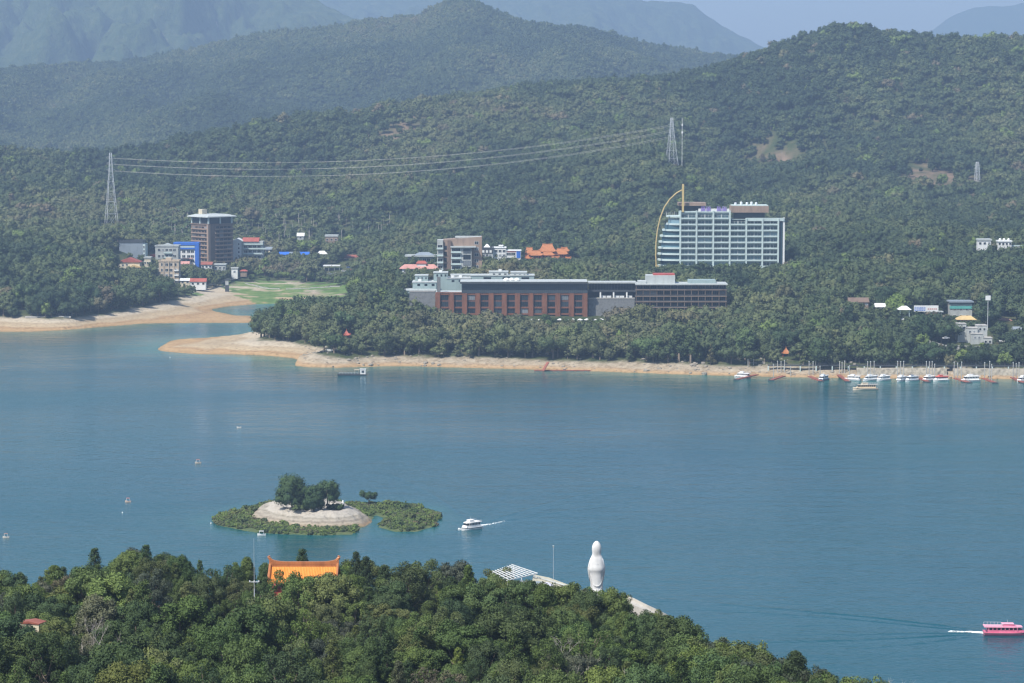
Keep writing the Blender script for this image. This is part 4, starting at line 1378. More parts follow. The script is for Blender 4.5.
# rounded end: one curved balcony and window strip per storey
def arc_ring(cx, cy, rx, ry, a0, a1, n=14): return [(cx + rx * math.cos(a), cy + ry * math.sin(a)) for a in np.linspace(a0, a1, n)]
ccx, ccy = hx(680), 0.0
lef = hx(680) - hx(657.5)
fl, fg_ = None, None
for j, pyr in enumerate(rows_py[1:] + [270.5]):
    shrink = [.62, .80, .90, .95, .98, 1, 1, 1, 1][j]
    rx_ = lef * shrink
    for nm, rr, z0, z1, mt in (('balcony', 1.0, -1.9, -.75, M_LINE), ('window', .86, -.75, 2.2, M_BLUEGL)):
        poly = arc_ring(ccx + .3, ccy, rx_ * rr, (D / 2 - .2) * rr + 0 * rx_, math.pi / 2, 3 * math.pi / 2)
        MB().prism(poly, hzv(pyr) + z0, hzv(pyr) + z1).build(nm, mt, root)
MB().prism(arc_ring(ccx + .3, ccy, lef * .62, D / 2 - .3, math.pi / 2, 3 * math.pi / 2), hzv(217.5), hzv(216)).build('roof', M_LINE, root)
mb = MB()
for a in np.linspace(math.pi * .6, math.pi * 1.4, 9):
    x, y = ccx + lef * .6 * math.cos(a), (D / 2 - .6) * math.sin(a)
    mb.box(x - .05, y - .05, hzv(216), x + .05, y + .05, hzv(212.4))
mb.build('roof_railing', M_WHITE, root)
box_part(root, 'glazed_stair', M_BLUEGL, hx(778.8), yf + 1.0, -2, hx(782.6), yf + 1.58, hzv(220))
box_part(root, 'corner_fin', M_WHITE, hx(782.8), yf + .6, -3, hx(784.6), yf + 2.2, hzv(217.6))
mb = MB(); mb.box(hx(746), yf + .1, hzv(221), hx(784), yf + .6, hzv(217.8)); mb.box(hx(730), yf + .7, hzv(219.5), hx(784), D / 2, hzv(219.2)); mb.build('parapet', M_LINE, root)
mb = MB(); mb.box(hx(680), yf + .5, hzv(212.5), hx(730), D / 2 + .4, hzv(211.3)); mb.build('roof', M_LINE, root)
# roof pavilions
mb = MB(); mb.box(hx(679.5), -4, hzv(211.3), hx(705), 7, hzv(206), 1); mb.box(hx(678.5), -6, hzv(206), hx(706), 8, hzv(202.8), 0)
mb.build('roof_pavilion', [M_BROWN2, M_DKGL], root)
mb = MB(); mb.box(hx(734), -5, hzv(219.2), hx(765), 7, hzv(212.6), 1); mb.box(hx(731), -8.5, hzv(212.6), hx(768.5), 8, hzv(206), 0)
mb.box(hx(732), -8, hzv(206), hx(768), 7.5, hzv(205.2), 2)
mb.build('roof_pavilion', [M_BROWN2, M_DKGL, M_LINE], root)
for k, x in enumerate((736, 742, 748, 752, 757)):
    rooftop_tank(root, hx(x), (k % 3) * 2 - 2, hzv(205.2), M_STEEL, .9, 1.6 + .5 * (k % 2))
# sign letters in purple along the roof edge: two pairs of signs, strokes only
random.seed(31)
for x0 in (700.5, 705.8, 716.5, 721.8):
    mb = MB(); s = 4.6 * u; b0 = hx(x0); z0 = hzv(211.2)
    for zz in (.1, .38, .66, .93): mb.box(b0, yf + .75, z0 + s * zz - .16, b0 + s * random.uniform(.8, 1), yf + 1.0, z0 + s * zz + .16)
    for xx in (.12, .5, .86): mb.box(b0 + s * xx - .17, yf + .7, z0, b0 + s * xx + .17, yf + .95, z0 + s * random.uniform(.75, 1.05))
    mb.build('sign_letter', M_PURPLE, root)
box_part(root, 'sign_frame', M_WHITE, hx(698), yf + 1.1, hzv(211.3), hx(729), yf + 1.3, hzv(208.6))
# gold arc and mast
arc = [(656.2, 267), (655.6, 255), (655.8, 243), (657.2, 230), (659.8, 218), (664, 207), (669.5, 199), (676, 193), (681.5, 190)]
mb = MB(); mb.path([(hx(a), yf + .4, hzv(b_)) for a, b_ in arc], .45, 8); mb.build('arc', M_GOLD, root)
mb = MB(); mb.box(hx(681.5), yf - .2, hzv(212), hx(683.5), yf + 1.4, hzv(184)); mb.build('mast', M_GOLD, root)
mb = MB(); mb.box(hx(654.4), yf - .6, hzv(269), hx(658.4), yf + 1.8, hzv(265.5)); mb.build('arc_foot', M_GOLD, root)
# podium
mb = MB(); mb.box(hx(660), yf - 3.4, -4, hx(735), yf + .9, hzv(268.6), 0); mb.box(hx(684), yf - 3.6, .4, hx(695), yf - 3.3, 1.9, 1); mb.box(hx(698), yf - 3.6, .4, hx(731), yf - 3.3, 2.0, 1)
mb.build('podium', [M_LINE, M_DKGL], root)

# ---------------------------------------------------------------- long brick lakeside hotel
Y0 = 1600; u = mpp(Y0)
root, W = site('lakeside_hotel', 'long low hotel with square red brick pillars and a dark glazed top floor', 'hotel', 435, 588, 320, Y0, 18)
xc0 = 511.5
def lx(px): return (px - xc0) * u
def lz(py): return (320 - py) * u
yf = -9
box_part(root, 'wall', cm('dark_brick', (.16, .075, .05), var=.25), lx(435.5), yf + 1.4, -4, lx(587.5), 9, lz(293))
mb = MB(); mb.box(lx(461.5), yf + .6, lz(293), lx(588), 9, lz(283.6), 0)
for k in range(64):
    x = lx(461.7 + 126 * k / 63); mb.box(x - .12, yf + .42, lz(292.8), x + .12, yf + .62, lz(283.8), 1)
mb.box(lx(461.5), yf + .3, lz(289), lx(588), yf + .5, lz(288.5), 1)
mb.build('glazed_top_floor', [M_DKGL, M_DARK], root)
mb = MB(); mb.box(lx(460), yf - 1.6, lz(283.5), lx(587.4), 10, lz(281.6), 0); mb.box(lx(460), yf - 1.7, lz(281.6), lx(587.6), 10.1, lz(281.1), 1)
mb.build('roof', [M_DARK, M_PALEROOF], root)
box_part(root, 'terrace_edge', M_BRICK, lx(435), yf + .6, lz(293), lx(461.4), yf + 1.1, lz(292.1))
box_part(root, 'roof_terrace', M_PALEROOF, lx(435.5), yf + 1.2, lz(293), lx(461.4), 9, lz(292.4))
pcs = [437.4, 451.3, 464.5, 477.8, 491.2, 504.4, 517.6, 531, 544.8, 558, 571.7, 585.3]
for p_ in pcs:
    mb = MB(); mb.box(lx(p_) - 1.45, yf, -4, lx(p_) + 1.45, yf + 1.39, lz(293.2)); mb.build('pillar', M_BRICK, root)
sp, bs = [], []
for i in range(11):
    xm = (lx(pcs[i]) + lx(pcs[i + 1])) / 2
    for j, py_ in enumerate((297.5, 304.2, 311, 317.5)):
        sp.append((xm, yf + 1.4, lz(py_), 0))
        if (i * 3 + j) % 3 != 1: bs.append((xm, yf + 1.1, lz(py_ - 3.4), 0))
windows(root, sp, 4.3, 2.9, M_DARK, M_DKGL, 3)
mb = MB(); mb.box(-2.55, -.3, -.45, 2.55, .28, .45); repeat(root, mb, 'spandrel', M_BRICK, bs)
box_part(root, 'chimney', M_STONE, lx(436.8), yf + 1.5, lz(292.4), lx(440.2), yf + 4, lz(277))
mb = MB()
for k, x in enumerate((506.5, 511.5, 517)):
    n = 8
    mb.loft([[(lx(x) + r_ * 1.2 * math.cos(6.283 * q / n), yf + 3 + r_ * math.sin(6.283 * q / n), lz(281) + z_) for q in range(n)] for r_, z_ in ((1.6, 0), (1.7, .7), (1.2, 1.5), (.3, 1.9))])
mb.build('roof_vent', M_WHITE, root)
# roofs rising behind
root, W = site('hotel_rear_block', 'pale aqua flat roofed blocks stepping up behind the brick hotel', 'building', 404, 540, 296, 1640, 30)
u = mpp(1640)
def rx(px): return (px - 472) * u
def rz_(py): return (296 - py) * u
for nm, a, b_, t, y0, y1, mt in (('roof_block', 404, 436, 290, -15, 0, M_AQUA), ('roof_block', 412, 436, 282.5, -8, 10, M_AQUA), ('roof_block', 433, 447, 273.5, -3, 8, M_AQUA), ('roof_block', 446.5, 470, 279, -4, 12, M_AQUA), ('roof_block', 414, 427, 276.5, 0, 9, M_AQUA),
                             ('roof_block', 470.5, 534.5, 276.6, 0, 14, M_AQUA), ('roof_block', 489, 508, 273.2, 3, 12, M_PALEROOF), ('roof_block', 511, 527, 273.6, 2, 12, M_PALEROOF), ('roof_block', 450, 470, 276.5, 4, 13, M_PALEROOF)):
    mb = MB(); mb.box(rx(a), y0, -4 if t > 280 else 0, rx(b_), y1, rz_(t) - .5, 0); mb.box(rx(a) - .3, y0 - .3, rz_(t) - .5, rx(b_) + .3, y1 + .3, rz_(t), 1)
    if t < 285: 
        for q in range(3): mb.box(rx(a) + (rx(b_) - rx(a)) * (.2 + .3 * q), y0 - .06, rz_(t) - 2.6, rx(a) + (rx(b_) - rx(a)) * (.32 + .3 * q), y0 + .1, rz_(t) - 1.3, 2)
    mb.build(nm, [mt, M_PALEROOF, M_DKGL], root)
for x, y, z in ((419, -2, 282.5), (425, 2, 282.5), (452, 0, 279), (460, 2, 279), (440, 1, 273.5), (500, 5, 273.2)):
    mb = MB(); mb.box(rx(x) - 1, y - 1, rz_(z), rx(x) + 1, y + 1, rz_(z) + 1.3); mb.build('roof_unit', M_WHITE, root)
mb = MB()
for k in range(22): mb.box(rx(404.5 + 31 * k / 21) - .04, -14.8, rz_(290), rx(404.5 + 31 * k / 21) + .04, -14.7, rz_(290) + 1)
mb.box(rx(404.5), -14.82, rz_(290) + 1, rx(435.5), -14.7, rz_(290) + 1.08); mb.build('terrace_railing', M_WHITE, root)

def stone_wall(label, px0, px1, pyt, pyb, Y, th=2.0, batter=1.0):
    p0 = at((px0 + px1) / 2, pyb, Y); u = mpp(Y); w = (px1 - px0) * u; h = (pyb - pyt) * u
    o = empty('retaining_wall', (p0.x, Y, p0.z)); tag(o, label, 'wall')
    mb = MB(); mb.loft([[(-w / 2, -batter, -4), (w / 2, -batter, -4), (w / 2, th, -4), (-w / 2, th, -4)], [(-w / 2, 0, h), (w / 2, 0, h), (w / 2, th, h), (-w / 2, th, h)]]); mb.build('stonework', M_STONE, o)
    mb = MB(); mb.box(-w / 2 - .1, -.25, h, w / 2 + .1, th + .2, h + .35); mb.build('coping', M_CONC, o)
    return o
stone_wall('dark grey stone wall closing the terrace at the end of the brick hotel', 409.5, 435, 291.5, 312, 1602)
stone_wall('tall grey stone wall between the brick hotel and the balconied wing', 588.4, 634.6, 298.4, 322, 1606)

# glazed link on top of the stone wall
Y0 = 1609; u = mpp(Y0)
root, W = site('hotel_link', 'slim flat roofed glazed gallery on white posts above the stone wall', 'building', 588, 635.5, 297.6, Y0, 9)
def kx(px): return (px - 611.75) * u
def kz(py): return (297.6 - py) * u
mb = MB(); mb.box(kx(588), -5.5, kz(283.2), kx(636), 5, kz(281.7)); mb.build('roof', M_PALEROOF, root)
mb = MB(); mb.box(kx(588.4), -2.6, kz(290), kx(635.4), 4.5, kz(283.2), 0)
for k in range(17):
    x = kx(588.8 + 46 * k / 16); mb.box(x - .12, -2.75, kz(290), x + .12, -2.58, kz(283.2), 1)
mb.build('glazed_gallery', [M_DKGL, M_DARK], root)
mb = MB(); mb.box(kx(588), -4.6, kz(291.8), kx(636), 4.6, kz(290)); mb.build('floor_slab', M_DARK, root)
box_part(root, 'back_wall', M_DARK, kx(588.4), 2.5, -.2, kx(635.4), 4.5, kz(291.8))
for p_ in (600.4, 613.6, 626.8):
    mb = MB(); mb.box(kx(p_) - .45, -4.4, -.2, kx(p_) + .45, -3.4, kz(291.8)); mb.build('post', M_WHITE, root)
for p_ in (603.5, 609, 617, 622, 630):
    mb = MB(); mb.box(kx(p_) - 1.4, -3.2, -.1, kx(p_) + 1.4, -1.6, 1.2); mb.build('sofa', M_WHITE, root)

# balconied wing
Y0 = 1605; u = mpp(Y0)
root, W = site('hotel_wing', 'dark four storeyed wing with long timber balcony bands under a white roof edge', 'hotel', 635.5, 726.5, 318, Y0, 16)
def gx_(px): return (px - 681) * u
def gzz(py): return (318 - py) * u
box_part(root, 'wall', M_DARK, gx_(636), -6.2, -4, gx_(726), 8, gzz(284.6))
fl_py = [289.6, 296, 301.6, 307.3, 313]
for p_ in fl_py:
    mb = MB(); mb.box(gx_(635), -8.3, gzz(p_) - .28, gx_(727), -6.1, gzz(p_) + .28, 0); mb.box(gx_(635), -8.35, gzz(p_) + .28, gx_(727), -8.25, gzz(p_) + .85, 1)
    mb.build('balcony', [M_TIMBER, M_DARK], root)
sp = []
for j, p_ in enumerate((287.0, 292.8, 298.8, 304.5, 310.2)):
    for k in range(13): sp.append((gx_(636) + (gx_(726) - gx_(636)) * (k + .5) / 13, -6.2, gzz(p_), 0))
windows(root, sp, 3.4, 2.1, M_BROWN, M_DKGL, 2)
for k in range(14):
    x = gx_(636) + (gx_(726) - gx_(636)) * k / 13
    mb = MB(); mb.box(x - .1, -8.15, -3, x + .1, -6.15, gzz(285)); mb.build('partition', M_TIMBER, root)
mb = MB(); mb.box(gx_(635), -9.8, gzz(284.7), gx_(727.4), 8.6, gzz(283.4), 0); mb.build('roof', M_PALEROOF, root)
mb = MB(); mb.box(gx_(646), -6, gzz(283.4), gx_(675), 6, gzz(275.4), 0); mb.box(gx_(653.4), -4.5, gzz(275.4), gx_(674.8), 5.5, gzz(274.0), 1); mb.box(gx_(638), -7, gzz(283.4), gx_(646), 5, gzz(281.2), 0); mb.build('roof_block', [M_PALEROOF, M_REDP], root)
mb = MB(); mb.box(gx_(688.5), -6, gzz(283.4), gx_(716), 5, gzz(280.2)); mb.build('roof_block', M_AQUA, root)

# lakeside terrace with parasols
Y0 = 1580; u = mpp(Y0)
root, W = site('hotel_terrace', 'long low terrace with a dark stone front below the brick hotel', 'terrace', 447, 612, 326, Y0, 9)
box_part(root, 'paving', M_CONC, -W / 2, -4.5, -4, W / 2, 8, 1.0)
box_part(root, 'front_wall', M_STONE, -W / 2 - .1, -4.9, -4, W / 2 + .1, -4.52, 1.5)
mb = MB(); mb.box(-W / 2, -4.8, 2.3, W / 2, -4.7, 2.4)
for k in range(50): mb.box(-W / 2 + W * k / 49 - .04, -4.8, 1.5, -W / 2 + W * k / 49 + .04, -4.7, 2.3)
mb.build('railing', M_DARK, root)
tz = root.location.z + 1.0
proto = None
PAR = [(519, 'beside the trees at the near end'), (533, ''), (540, ''), (547, ''), (553.5, ''), (560, ''), (566.5, ''), (573, ''), (580, ''), (587, ''), (594, ''), (601, '')]
for i, (p_, _) in enumerate(PAR):
    px_ = at(p_, 322, Y0 + 3)
    if proto is None:
        proto = empty('parasol', (px_.x, Y0 + 3, tz))
        mb = MB()
        rings = [[(r_ * math.cos(6.283 * k / 8 + .39), r_ * math.sin(6.283 * k / 8 + .39), z_) for k in range(8)] for r_, z_ in ((1.9, 2.3), (1.95, 2.5), (1.0, 2.95), (.06, 3.3))]
        mb.loft(rings); mb.build('canopy', M_WHITE, proto)
        MB().tube((0, 0, 0), (0, 0, 2.9), .06, .05, 6).build('pole', M_STEEL, proto)
        o = proto
    else:
        o = copy_tree(proto); o.location = (px_.x, Y0 + 3 + (i % 2) * .8, tz)
    tag(o, 'white parasol in the row on the terrace below the brick hotel', 'parasol', 'white parasols on the hotel terrace')

# ---------------------------------------------------------------- houses behind the hotel
def simple_block(name, label, cat, px0, px1, pyt, pyb, Y, D, wall, roof_m, nf, nb, fm=None, gm=None, ww=1.6, wh=1.5, rz=0.0, side=0, over=.4, mull=1, para=.6):
    root, W = site(name, label, cat, px0, px1, pyb, Y, D, rz)
    H = (pyb - pyt) * mpp(Y)
    box_part(root, 'wall', wall, -W / 2, -D / 2, -5, W / 2, D / 2, H - .4)
    roof_slab(root, W, D, H - .4, roof_m, over, .35, para)
    windows(root, grid_spots(W, D, .3, H - .6, nf, nb), ww, wh, fm, gm, mull)
    if side: windows(root, grid_spots(W, D, .3, H - .6, nf, side, 'right'), ww * .8, wh, fm, gm, mull)
    return root, W, H

root, W = site('apartment_hotel', 'tall brown tiled block with stacked grey balconies and a sloping top', 'building', 437, 483, 275, 1780, 18)
u = mpp(1780)
def bx(px): return (px - 460) * u
def bz(py): return (275 - py) * u
mb = MB(); mb.loft([[(bx(443), -5, -5), (bx(482), -5, -5), (bx(482), 9, -5), (bx(443), 9, -5)], [(bx(443), -5, bz(240)), (bx(482), -5, bz(237)), (bx(482), 9, bz(237)), (bx(443), 9, bz(240))]]); mb.build('wall', M_BROWN2, root)
mb = MB(); mb.box(bx(455), -3, bz(238.6), bx(481), 8, bz(237)); mb.build('roof', M_GREYW, root)
box_part(root, 'tower', M_BROWN, bx(447.5), -7, -5, bx(451), -5.02, bz(240.5))
box_part(root, 'grey_bay', M_GREYW, bx(437), -6.5, -5, bx(443), 4, bz(240))
sp = [(bx(440), -6.5, bz(p_), 0) for p_ in (249, 256, 263, 270)]
mb = balcony_mb((443 - 437) * u + .3, 1.5); repeat(root, mb, 'balcony', M_LINE, sp)
windows(root, [(x, y, z + 1.6, r_) for x, y, z, r_ in sp], 3.0, 2.2, M_WHITE, M_DKGL, 1)
windows(root, [(bx(445.3), -5, bz(p_), 0) for p_ in (248, 254, 260, 266)], 1.8, 2.6, M_BROWN, M_DKGL, 0)
box_part(root, 'front_bay', M_GREYW, bx(451.2), -8.5, -5, bx(471.5), -5.03, bz(247.5))
mb = MB(); mb.box(bx(450.6), -10, bz(247.5), bx(476), -5.04, bz(246.2)); mb.build('canopy_roof', M_PALEROOF, root)
sp = [(bx(456), -8.5, bz(p_), 0) for p_ in (252.5, 258.5, 264.5, 270.5)]
mb = balcony_mb(10 * u, 1.6); repeat(root, mb, 'balcony', M_LINE, sp)
windows(root, [(x, y, z + 1.7, r_) for x, y, z, r_ in sp], 5.5, 2.3, M_WHITE, M_DKGL, 3)
windows(root, [(bx(467), -8.5, bz(p_), 0) for p_ in (251, 257, 263, 269)], 4.8, 2.9, M_DARK, M_DKGL, 2, 'window')
windows(root, [(bx(476.5), -5, bz(p_), 0) for p_ in (243, 249, 255, 261, 267)], 2.6, 1.9, M_WHITE, M_DKGL, 1)

root, W = site('villa', 'low house with wide salmon pink hipped roofs and white walls', 'house', 400.5, 437.5, 274, 1778, 12)
u = mpp(1778); hh = (274 - 268.6) * u
box_part(root, 'wall', M_WHITE, -W / 2 + 1, -6, -5, W / 2 - 1, 6, hh)
MB().hip(-W / 2, W / 2, -6, 6, hh, 2.6, .75, .9).build('roof', M_ROOFP, root)
box_part(root, 'upper_wall', M_WHITE, -1.4, -3, hh + 1.0, 4.6, 3, hh + 3.4)
MB().hip(-1.6, 4.8, -3, 3, hh + 3.4, 1.6, .6, .6).build('upper_roof', M_ROOFR, root)
windows(root, [(x, -6, hh * .5, 0) for x in (-9, -6, 4, 7)], 2, 1.6, M_WHITE, M_DKGL)

root, W, H = simple_block('guest_house', 'low grey house with a broad blue grey roof above the pink roofed villa', 'house', 408, 437, 256, 264, 1850, 11, M_GREYW, M_PALEROOF, 1, 6, ww=2.2, wh=2.4, over=2.2)
MB().hip(-W / 2 + 5, W / 2 - 3, -4, 4, H + .6, 1.9, .5, .5).build('upper_roof', M_SLATE, root)

root, W, H = simple_block('corner_house', 'narrow black and pale grey house between the brown block and a white terrace', 'house', 481, 493, 248, 262, 1945, 12, M_GREYW, M_DARK, 3, 3, M_WHITE, M_DKGL, 1.7, 1.6)
mb = MB(); mb.box(-W / 2 - .1, -6.3, H - 4, W / 2 + .1, -5.9, H - .4); mb.build('black_fascia', M_DARK, root)
for k in (-1, 0, 1):
    mb = MB(); mb.box(k * 2.7 - .8, -6.5, H - 3.4, k * 2.7 + .8, -6.25, H - 1.6); mb.build('dormer_window', M_WHITE, root)
MB().hip(-2, 2, -3, 3, H + .3, 2.4, .2, .4).build('lantern_roof', M_WHITE, root)

root, W = site('terrace_house', 'bright white flat roofed terrace house of two steps beside the orange temple', 'house', 493, 521, 263, 1948, 14)
u = mpp(1948)
def wx_(px): return (px - 507) * u
def wz(py): return (263 - py) * u
for a, b_, t, y0 in ((493, 506, 247.5, -7), (505.8, 521, 250.5, -6.5), (499, 503, 245.8, -3)):
    mb = MB(); mb.box(wx_(a), y0, -5, wx_(b_), 7, wz(t) - .4, 0); mb.box(wx_(a) - .3, y0 - .4, wz(t) - .4, wx_(b_) + .3, 7.3, wz(t), 0); mb.build('wall', M_WHITE, root)
windows(root, [(wx_(p_), -7, wz(q), 0) for p_ in (496, 500, 504) for q in (251, 255.5, 259.5)], 2.0, 1.7, M_WHITE, M_DKGL)
windows(root, [(wx_(p_), -6.5, wz(q), 0) for p_ in (509, 513) for q in (254, 259)], 3.4, 1.9, M_WHITE, M_DKGL, 2)
mb = MB(); mb.box(wx_(516.5), -6.7, wz(258), wx_(520.5), -6.52, wz(251)); mb.build('sign_panel', M_BLUE, root)
mb = MB(); mb.box(wx_(507), -6.6, wz(252.2), wx_(516), -6.4, wz(251.2)); mb.build('red_band', M_REDP, root)

# ---------------------------------------------------------------- orange roofed temple
root, W = site('temple', 'temple of many curved orange roofs on red columns above the brick hotel', 'temple', 523, 580, 264, 1995, 26)
u = mpp(1995)
def tx(px): return (px - 551.5) * u
def tz_(py): return (264 - py) * u
box_part(root, 'terrace', M_CONC, tx(523), -14, -5, tx(576), 14, .6)
mb = MB(); mb.box(tx(523), -14.2, .6, tx(576), -13.9, 1.3); mb.build('balustrade', M_LINE, root)
def hall(px0, px1, eave, ridge, y0, y1, base=.6, ridge_f=.55, name='hall'):
    a, b_ = tx(px0), tx(px1)
    mb = MB(); mb.box(a + 1, y0 + 1, base, b_ - 1, y1 - 1, tz_(eave), 0)
    n = max(2, int((b_ - a) / 2.4))
    for k in range(n): mb.box(a + 1 + (b_ - a - 2) * (k + .25) / n, y0 + .9, base + .2, a + 1 + (b_ - a - 2) * (k + .75) / n, y0 + 1.02, max(base + .5, tz_(eave) - .5), 1)
    w = mb.build(name, [M_REDP, M_DKGL], root)
    mb = MB(); mb.hip(a + .3, b_ - .3, y0 + .3, y1 - .3, tz_(eave), tz_(ridge) - tz_(eave), ridge_f, .9, 0, .25, 1.5, .9)
    zr = tz_(ridge); xm = (a + b_) / 2; L = (b_ - a) / 2 * ridge_f + .5; ym = (y0 + y1) / 2
    mb.loft([[(xm - L, ym - .2, zr + .7), (xm - L, ym + .2, zr + .7), (xm - L, ym + .2, zr - .2), (xm - L, ym - .2, zr - .2)], [(xm, ym - .2, zr + .35), (xm, ym + .2, zr + .35), (xm, ym + .2, zr - .2), (xm, ym - .2, zr - .2)], [(xm + L, ym - .2, zr + .7), (xm + L, ym + .2, zr + .7), (xm + L, ym + .2, zr - .2), (xm + L, ym - .2, zr - .2)]], 0)
    r_ = mb.build('roof', M_ORANGE, root)
    mb = MB(); m_ = max(3, int((b_ - a) / 3.2))
    for k in range(m_ + 1):
        x = a + .5 + (b_ - a - 1) * k / m_; mb.tube((x, y0 + .5, base), (x, y0 + .5, tz_(eave) + .1), .28, .28, 6)
    mb.build('colonnade', M_REDP, root)
hall(539.5, 556, 252.6, 245.6, 0, 12)
hall(541, 555, 255.8, 253, -4, 3)
hall(525, 534, 254, 249, -2, 8)
hall(529.5, 542.5, 255.4, 251, -12, -5)
hall(555, 568, 255.2, 250.2, 1, 11)
hall(560, 569.5, 252.6, 249.2, 6, 13)
hall(549.5, 562, 260.6, 256.8, -13, -6)
hall(564, 573, 260.8, 257.8, -10, -3)
hall(525.5, 532, 258.4, 254.6, -12, -4)
root2, W = site('gate_shed', 'small flat pale roofed shed at the end of the temple court', 'shed', 571, 580, 262, 1985, 6)
box_part(root2, 'wall', M_GREYW, -W / 2 + .5, -2.5, -4, W / 2 - .5, 3, 1.9); box_part(root2, 'roof', M_PALEROOF, -W / 2, -3.4, 1.9, W / 2, 3.4, 2.3)
MB().box(-1, -2.7, .1, 1, -2.52, 1.6).build('doorway', M_DKGL, root2)
# ================================================================== VILLAGE ACROSS THE INLET
root, W, H = simple_block('office_block', 'blue grey windowless clad block with a dark parapet above cream gables', 'building', 119.5, 143, 242, 272, 2080, 14, M_SLATE, M_DARK, 1, 1, ww=.1, wh=.1, para=1.5)
mb = MB(); mb.box(W / 2, -6.8, -3, W / 2 + 2.0, 7, H - 1.5); mb.build('stair_tower', M_LINE, root)
windows(root, [(W / 2 + 1.0, -6.8, z, 0) for z in np.linspace(4, H - 4, 6)], .9, 1.8, M_WHITE, M_DKGL, 0)
box_part(root, 'roof_hut', M_WHITE, -.6, -3, H, 1.2, -1, H + 1.0)
root, W = site('gabled_house', 'cream house with red edged twin gables below the blue grey block', 'house', 117.5, 141, 275, 2040, 12)
h1 = (275 - 262) * mpp(2040)
box_part(root, 'wall', M_CREAM, -W / 2, -5, -5, W / 2 - 1, 6, h1)
MB().gable(-W / 2, W / 2 - 1, -5, 6, h1, 3.2, .7, 0, 'y').build('roof', M_ROOFR, root)
mb = MB(); prof = [(-W / 2 + .2, h1 - .1), (-.5, h1 + 2.9), (W / 2 - 1.2, h1 - .1)]
mb.loft([[(x, -5.1, z) for x, z in prof], [(x, -4.9, z) for x, z in prof]]); mb.build('gable_end', M_CREAM, root)
box_part(root, 'front_wing', M_CREAM, -1, -8.5, -5, W / 2, -5.12, h1 * .62)
MB().gable(-1, W / 2, -8.5, -5.2, h1 * .62, 1.8, .5, 0, 'y').build('porch_roof', M_YELLOW, root)
windows(root, [(-5, -5, h1 * .75, 0), (-2, -5, h1 * .8, 0), (4, -8.5, h1 * .35, 0), (7, -8.5, h1 * .35, 0), (-6, -5, h1 * .4, 0)], 1.5, 1.4, M_WHITE, M_DKGL)
root, W, H = simple_block('apartment_block', 'grey five storeyed apartment block with stacked balconies', 'building', 155.5, 178.5, 246, 272, 2110, 14, M_GREYW, M_GREYW, 4, 5, M_WHITE, M_DKGL, 2.0, 1.9, side=3)
mb = balcony_mb(6.5, 1.4); repeat(root, mb, 'balcony', M_LINE, [(1, -7, z, 0) for z in np.linspace(3.6, H - 5.6, 4)])
mb = MB(); mb.gable(-5, 3.5, -4, 4, H + .3, 1.8, .4, 0, 'y'); mb.build('roof_gable', M_PALEROOF, root)
root, W, H = simple_block('apartment_block', 'tan apartment block with three bays of windows, lowest of the village front', 'building', 159, 179, 261, 284, 2040, 12, M_TAN, M_TAN, 4, 4, M_WHITE, M_DKGL, 2.2, 2.1, side=2)
for x in (-W * .27, -.1, W * .27):
    mb = MB(); mb.box(x - .35, -6.5, -3, x + .35, -5.95, H + .3); mb.build('fin', M_TAN, root)
mb = MB(); mb.box(-W / 2 - 3.2, -4, -5, -W / 2, 5, H - 6); mb.build('side_wing', M_GREYW, root)
windows(root, [(-W / 2 - 1.6, -4, z, 0) for z in (2.5, 6, 9.3)], 1.9, 1.5, M_WHITE, M_DKGL)
mb = balcony_mb(3.4, 1.0, .9); repeat(root, mb, 'balcony', M_WHITE, [(W * .38, -6, z, 0) for z in (2.8, 6.6, 10.4)])
box_part(root, 'stair_head', M_TAN, -3, -2, H + .3, 1.5, 4, H + 2.4)
root, W = site('framed_building', 'white building wrapped in a bright blue frame beside the brown tower', 'building', 173.5, 199, 270, 2130, 12)
u = mpp(2130); H = (270 - 242.5) * u
box_part(root, 'wall', M_WHITE, -W / 2 + .5, -5.2, -5, W / 2 - 3.2, 6, H - 5)
mb = MB(); mb.box(-W / 2, -6, H - 2.2, W / 2, 6.3, H); mb.box(-W / 2 + 4, -6, H - 5.4, W / 2 - 3, -5.5, H - 4.2); mb.build('blue_frame', M_BLUE, root)
mb = MB(); mb.box(W / 2 - 3.1, -6, -5, W / 2, 6, H - 2.3); mb.build('blue_pier', M_BLUE, root)
mb = MB(); mb.box(-W / 2 + 1, -5.6, H - 4.1, W / 2 - 3.4, 5, H - 2.3); mb.build('pale_band', M_LINE, root)
windows(root, [(x, -5.2, z, 0) for x in (-6, -2, 2, 5) for z in (3, 7, 11, 15)], 2.4, 2.0, M_WHITE, M_DKGL)
for z in (4.5, 9): 
    mb = MB(); mb.box(-2.5, -7, z, 5.5, -5.25, z + .5); mb.build('awning', M_ROOFP, root)

# brown tower seen on the corner
Y0 = 2160; u = mpp(Y0)
p_ = at(210, 268, Y0)
root = empty('hotel_tower', (p_.x, Y0 + 17, p_.z), R(42)); tag(root, 'brown tiled tower seen on its corner with a pale overhanging roof', 'hotel')
S = 24.5; H = (268 - 224) * u; hs = S / 2
box_part(root, 'wall', M_BROWN, -hs, -hs, -5, hs, hs, H)
box_part(root, 'glazed_top', M_DKGL, -hs + 1, -hs + 1, H, hs - 1, hs - 1, H + 5.4)
mb = MB()
for x, y in ((-hs + .6, -hs + .6), (hs - .6, -hs + .6), (-hs + .6, hs - .6), (0, -hs + .6), (-hs + .6, 0), (hs - .6, hs - .6)): mb.box(x - .55, y - .55, H, x + .55, y + .55, H + 5.4)
mb.build('top_posts', M_LINE, root)
mb = MB(); mb.box(-hs - .5, -hs - .5, H - .8, hs + .5, hs + .5, H + .02); mb.build('cornice', M_BROWN, root)
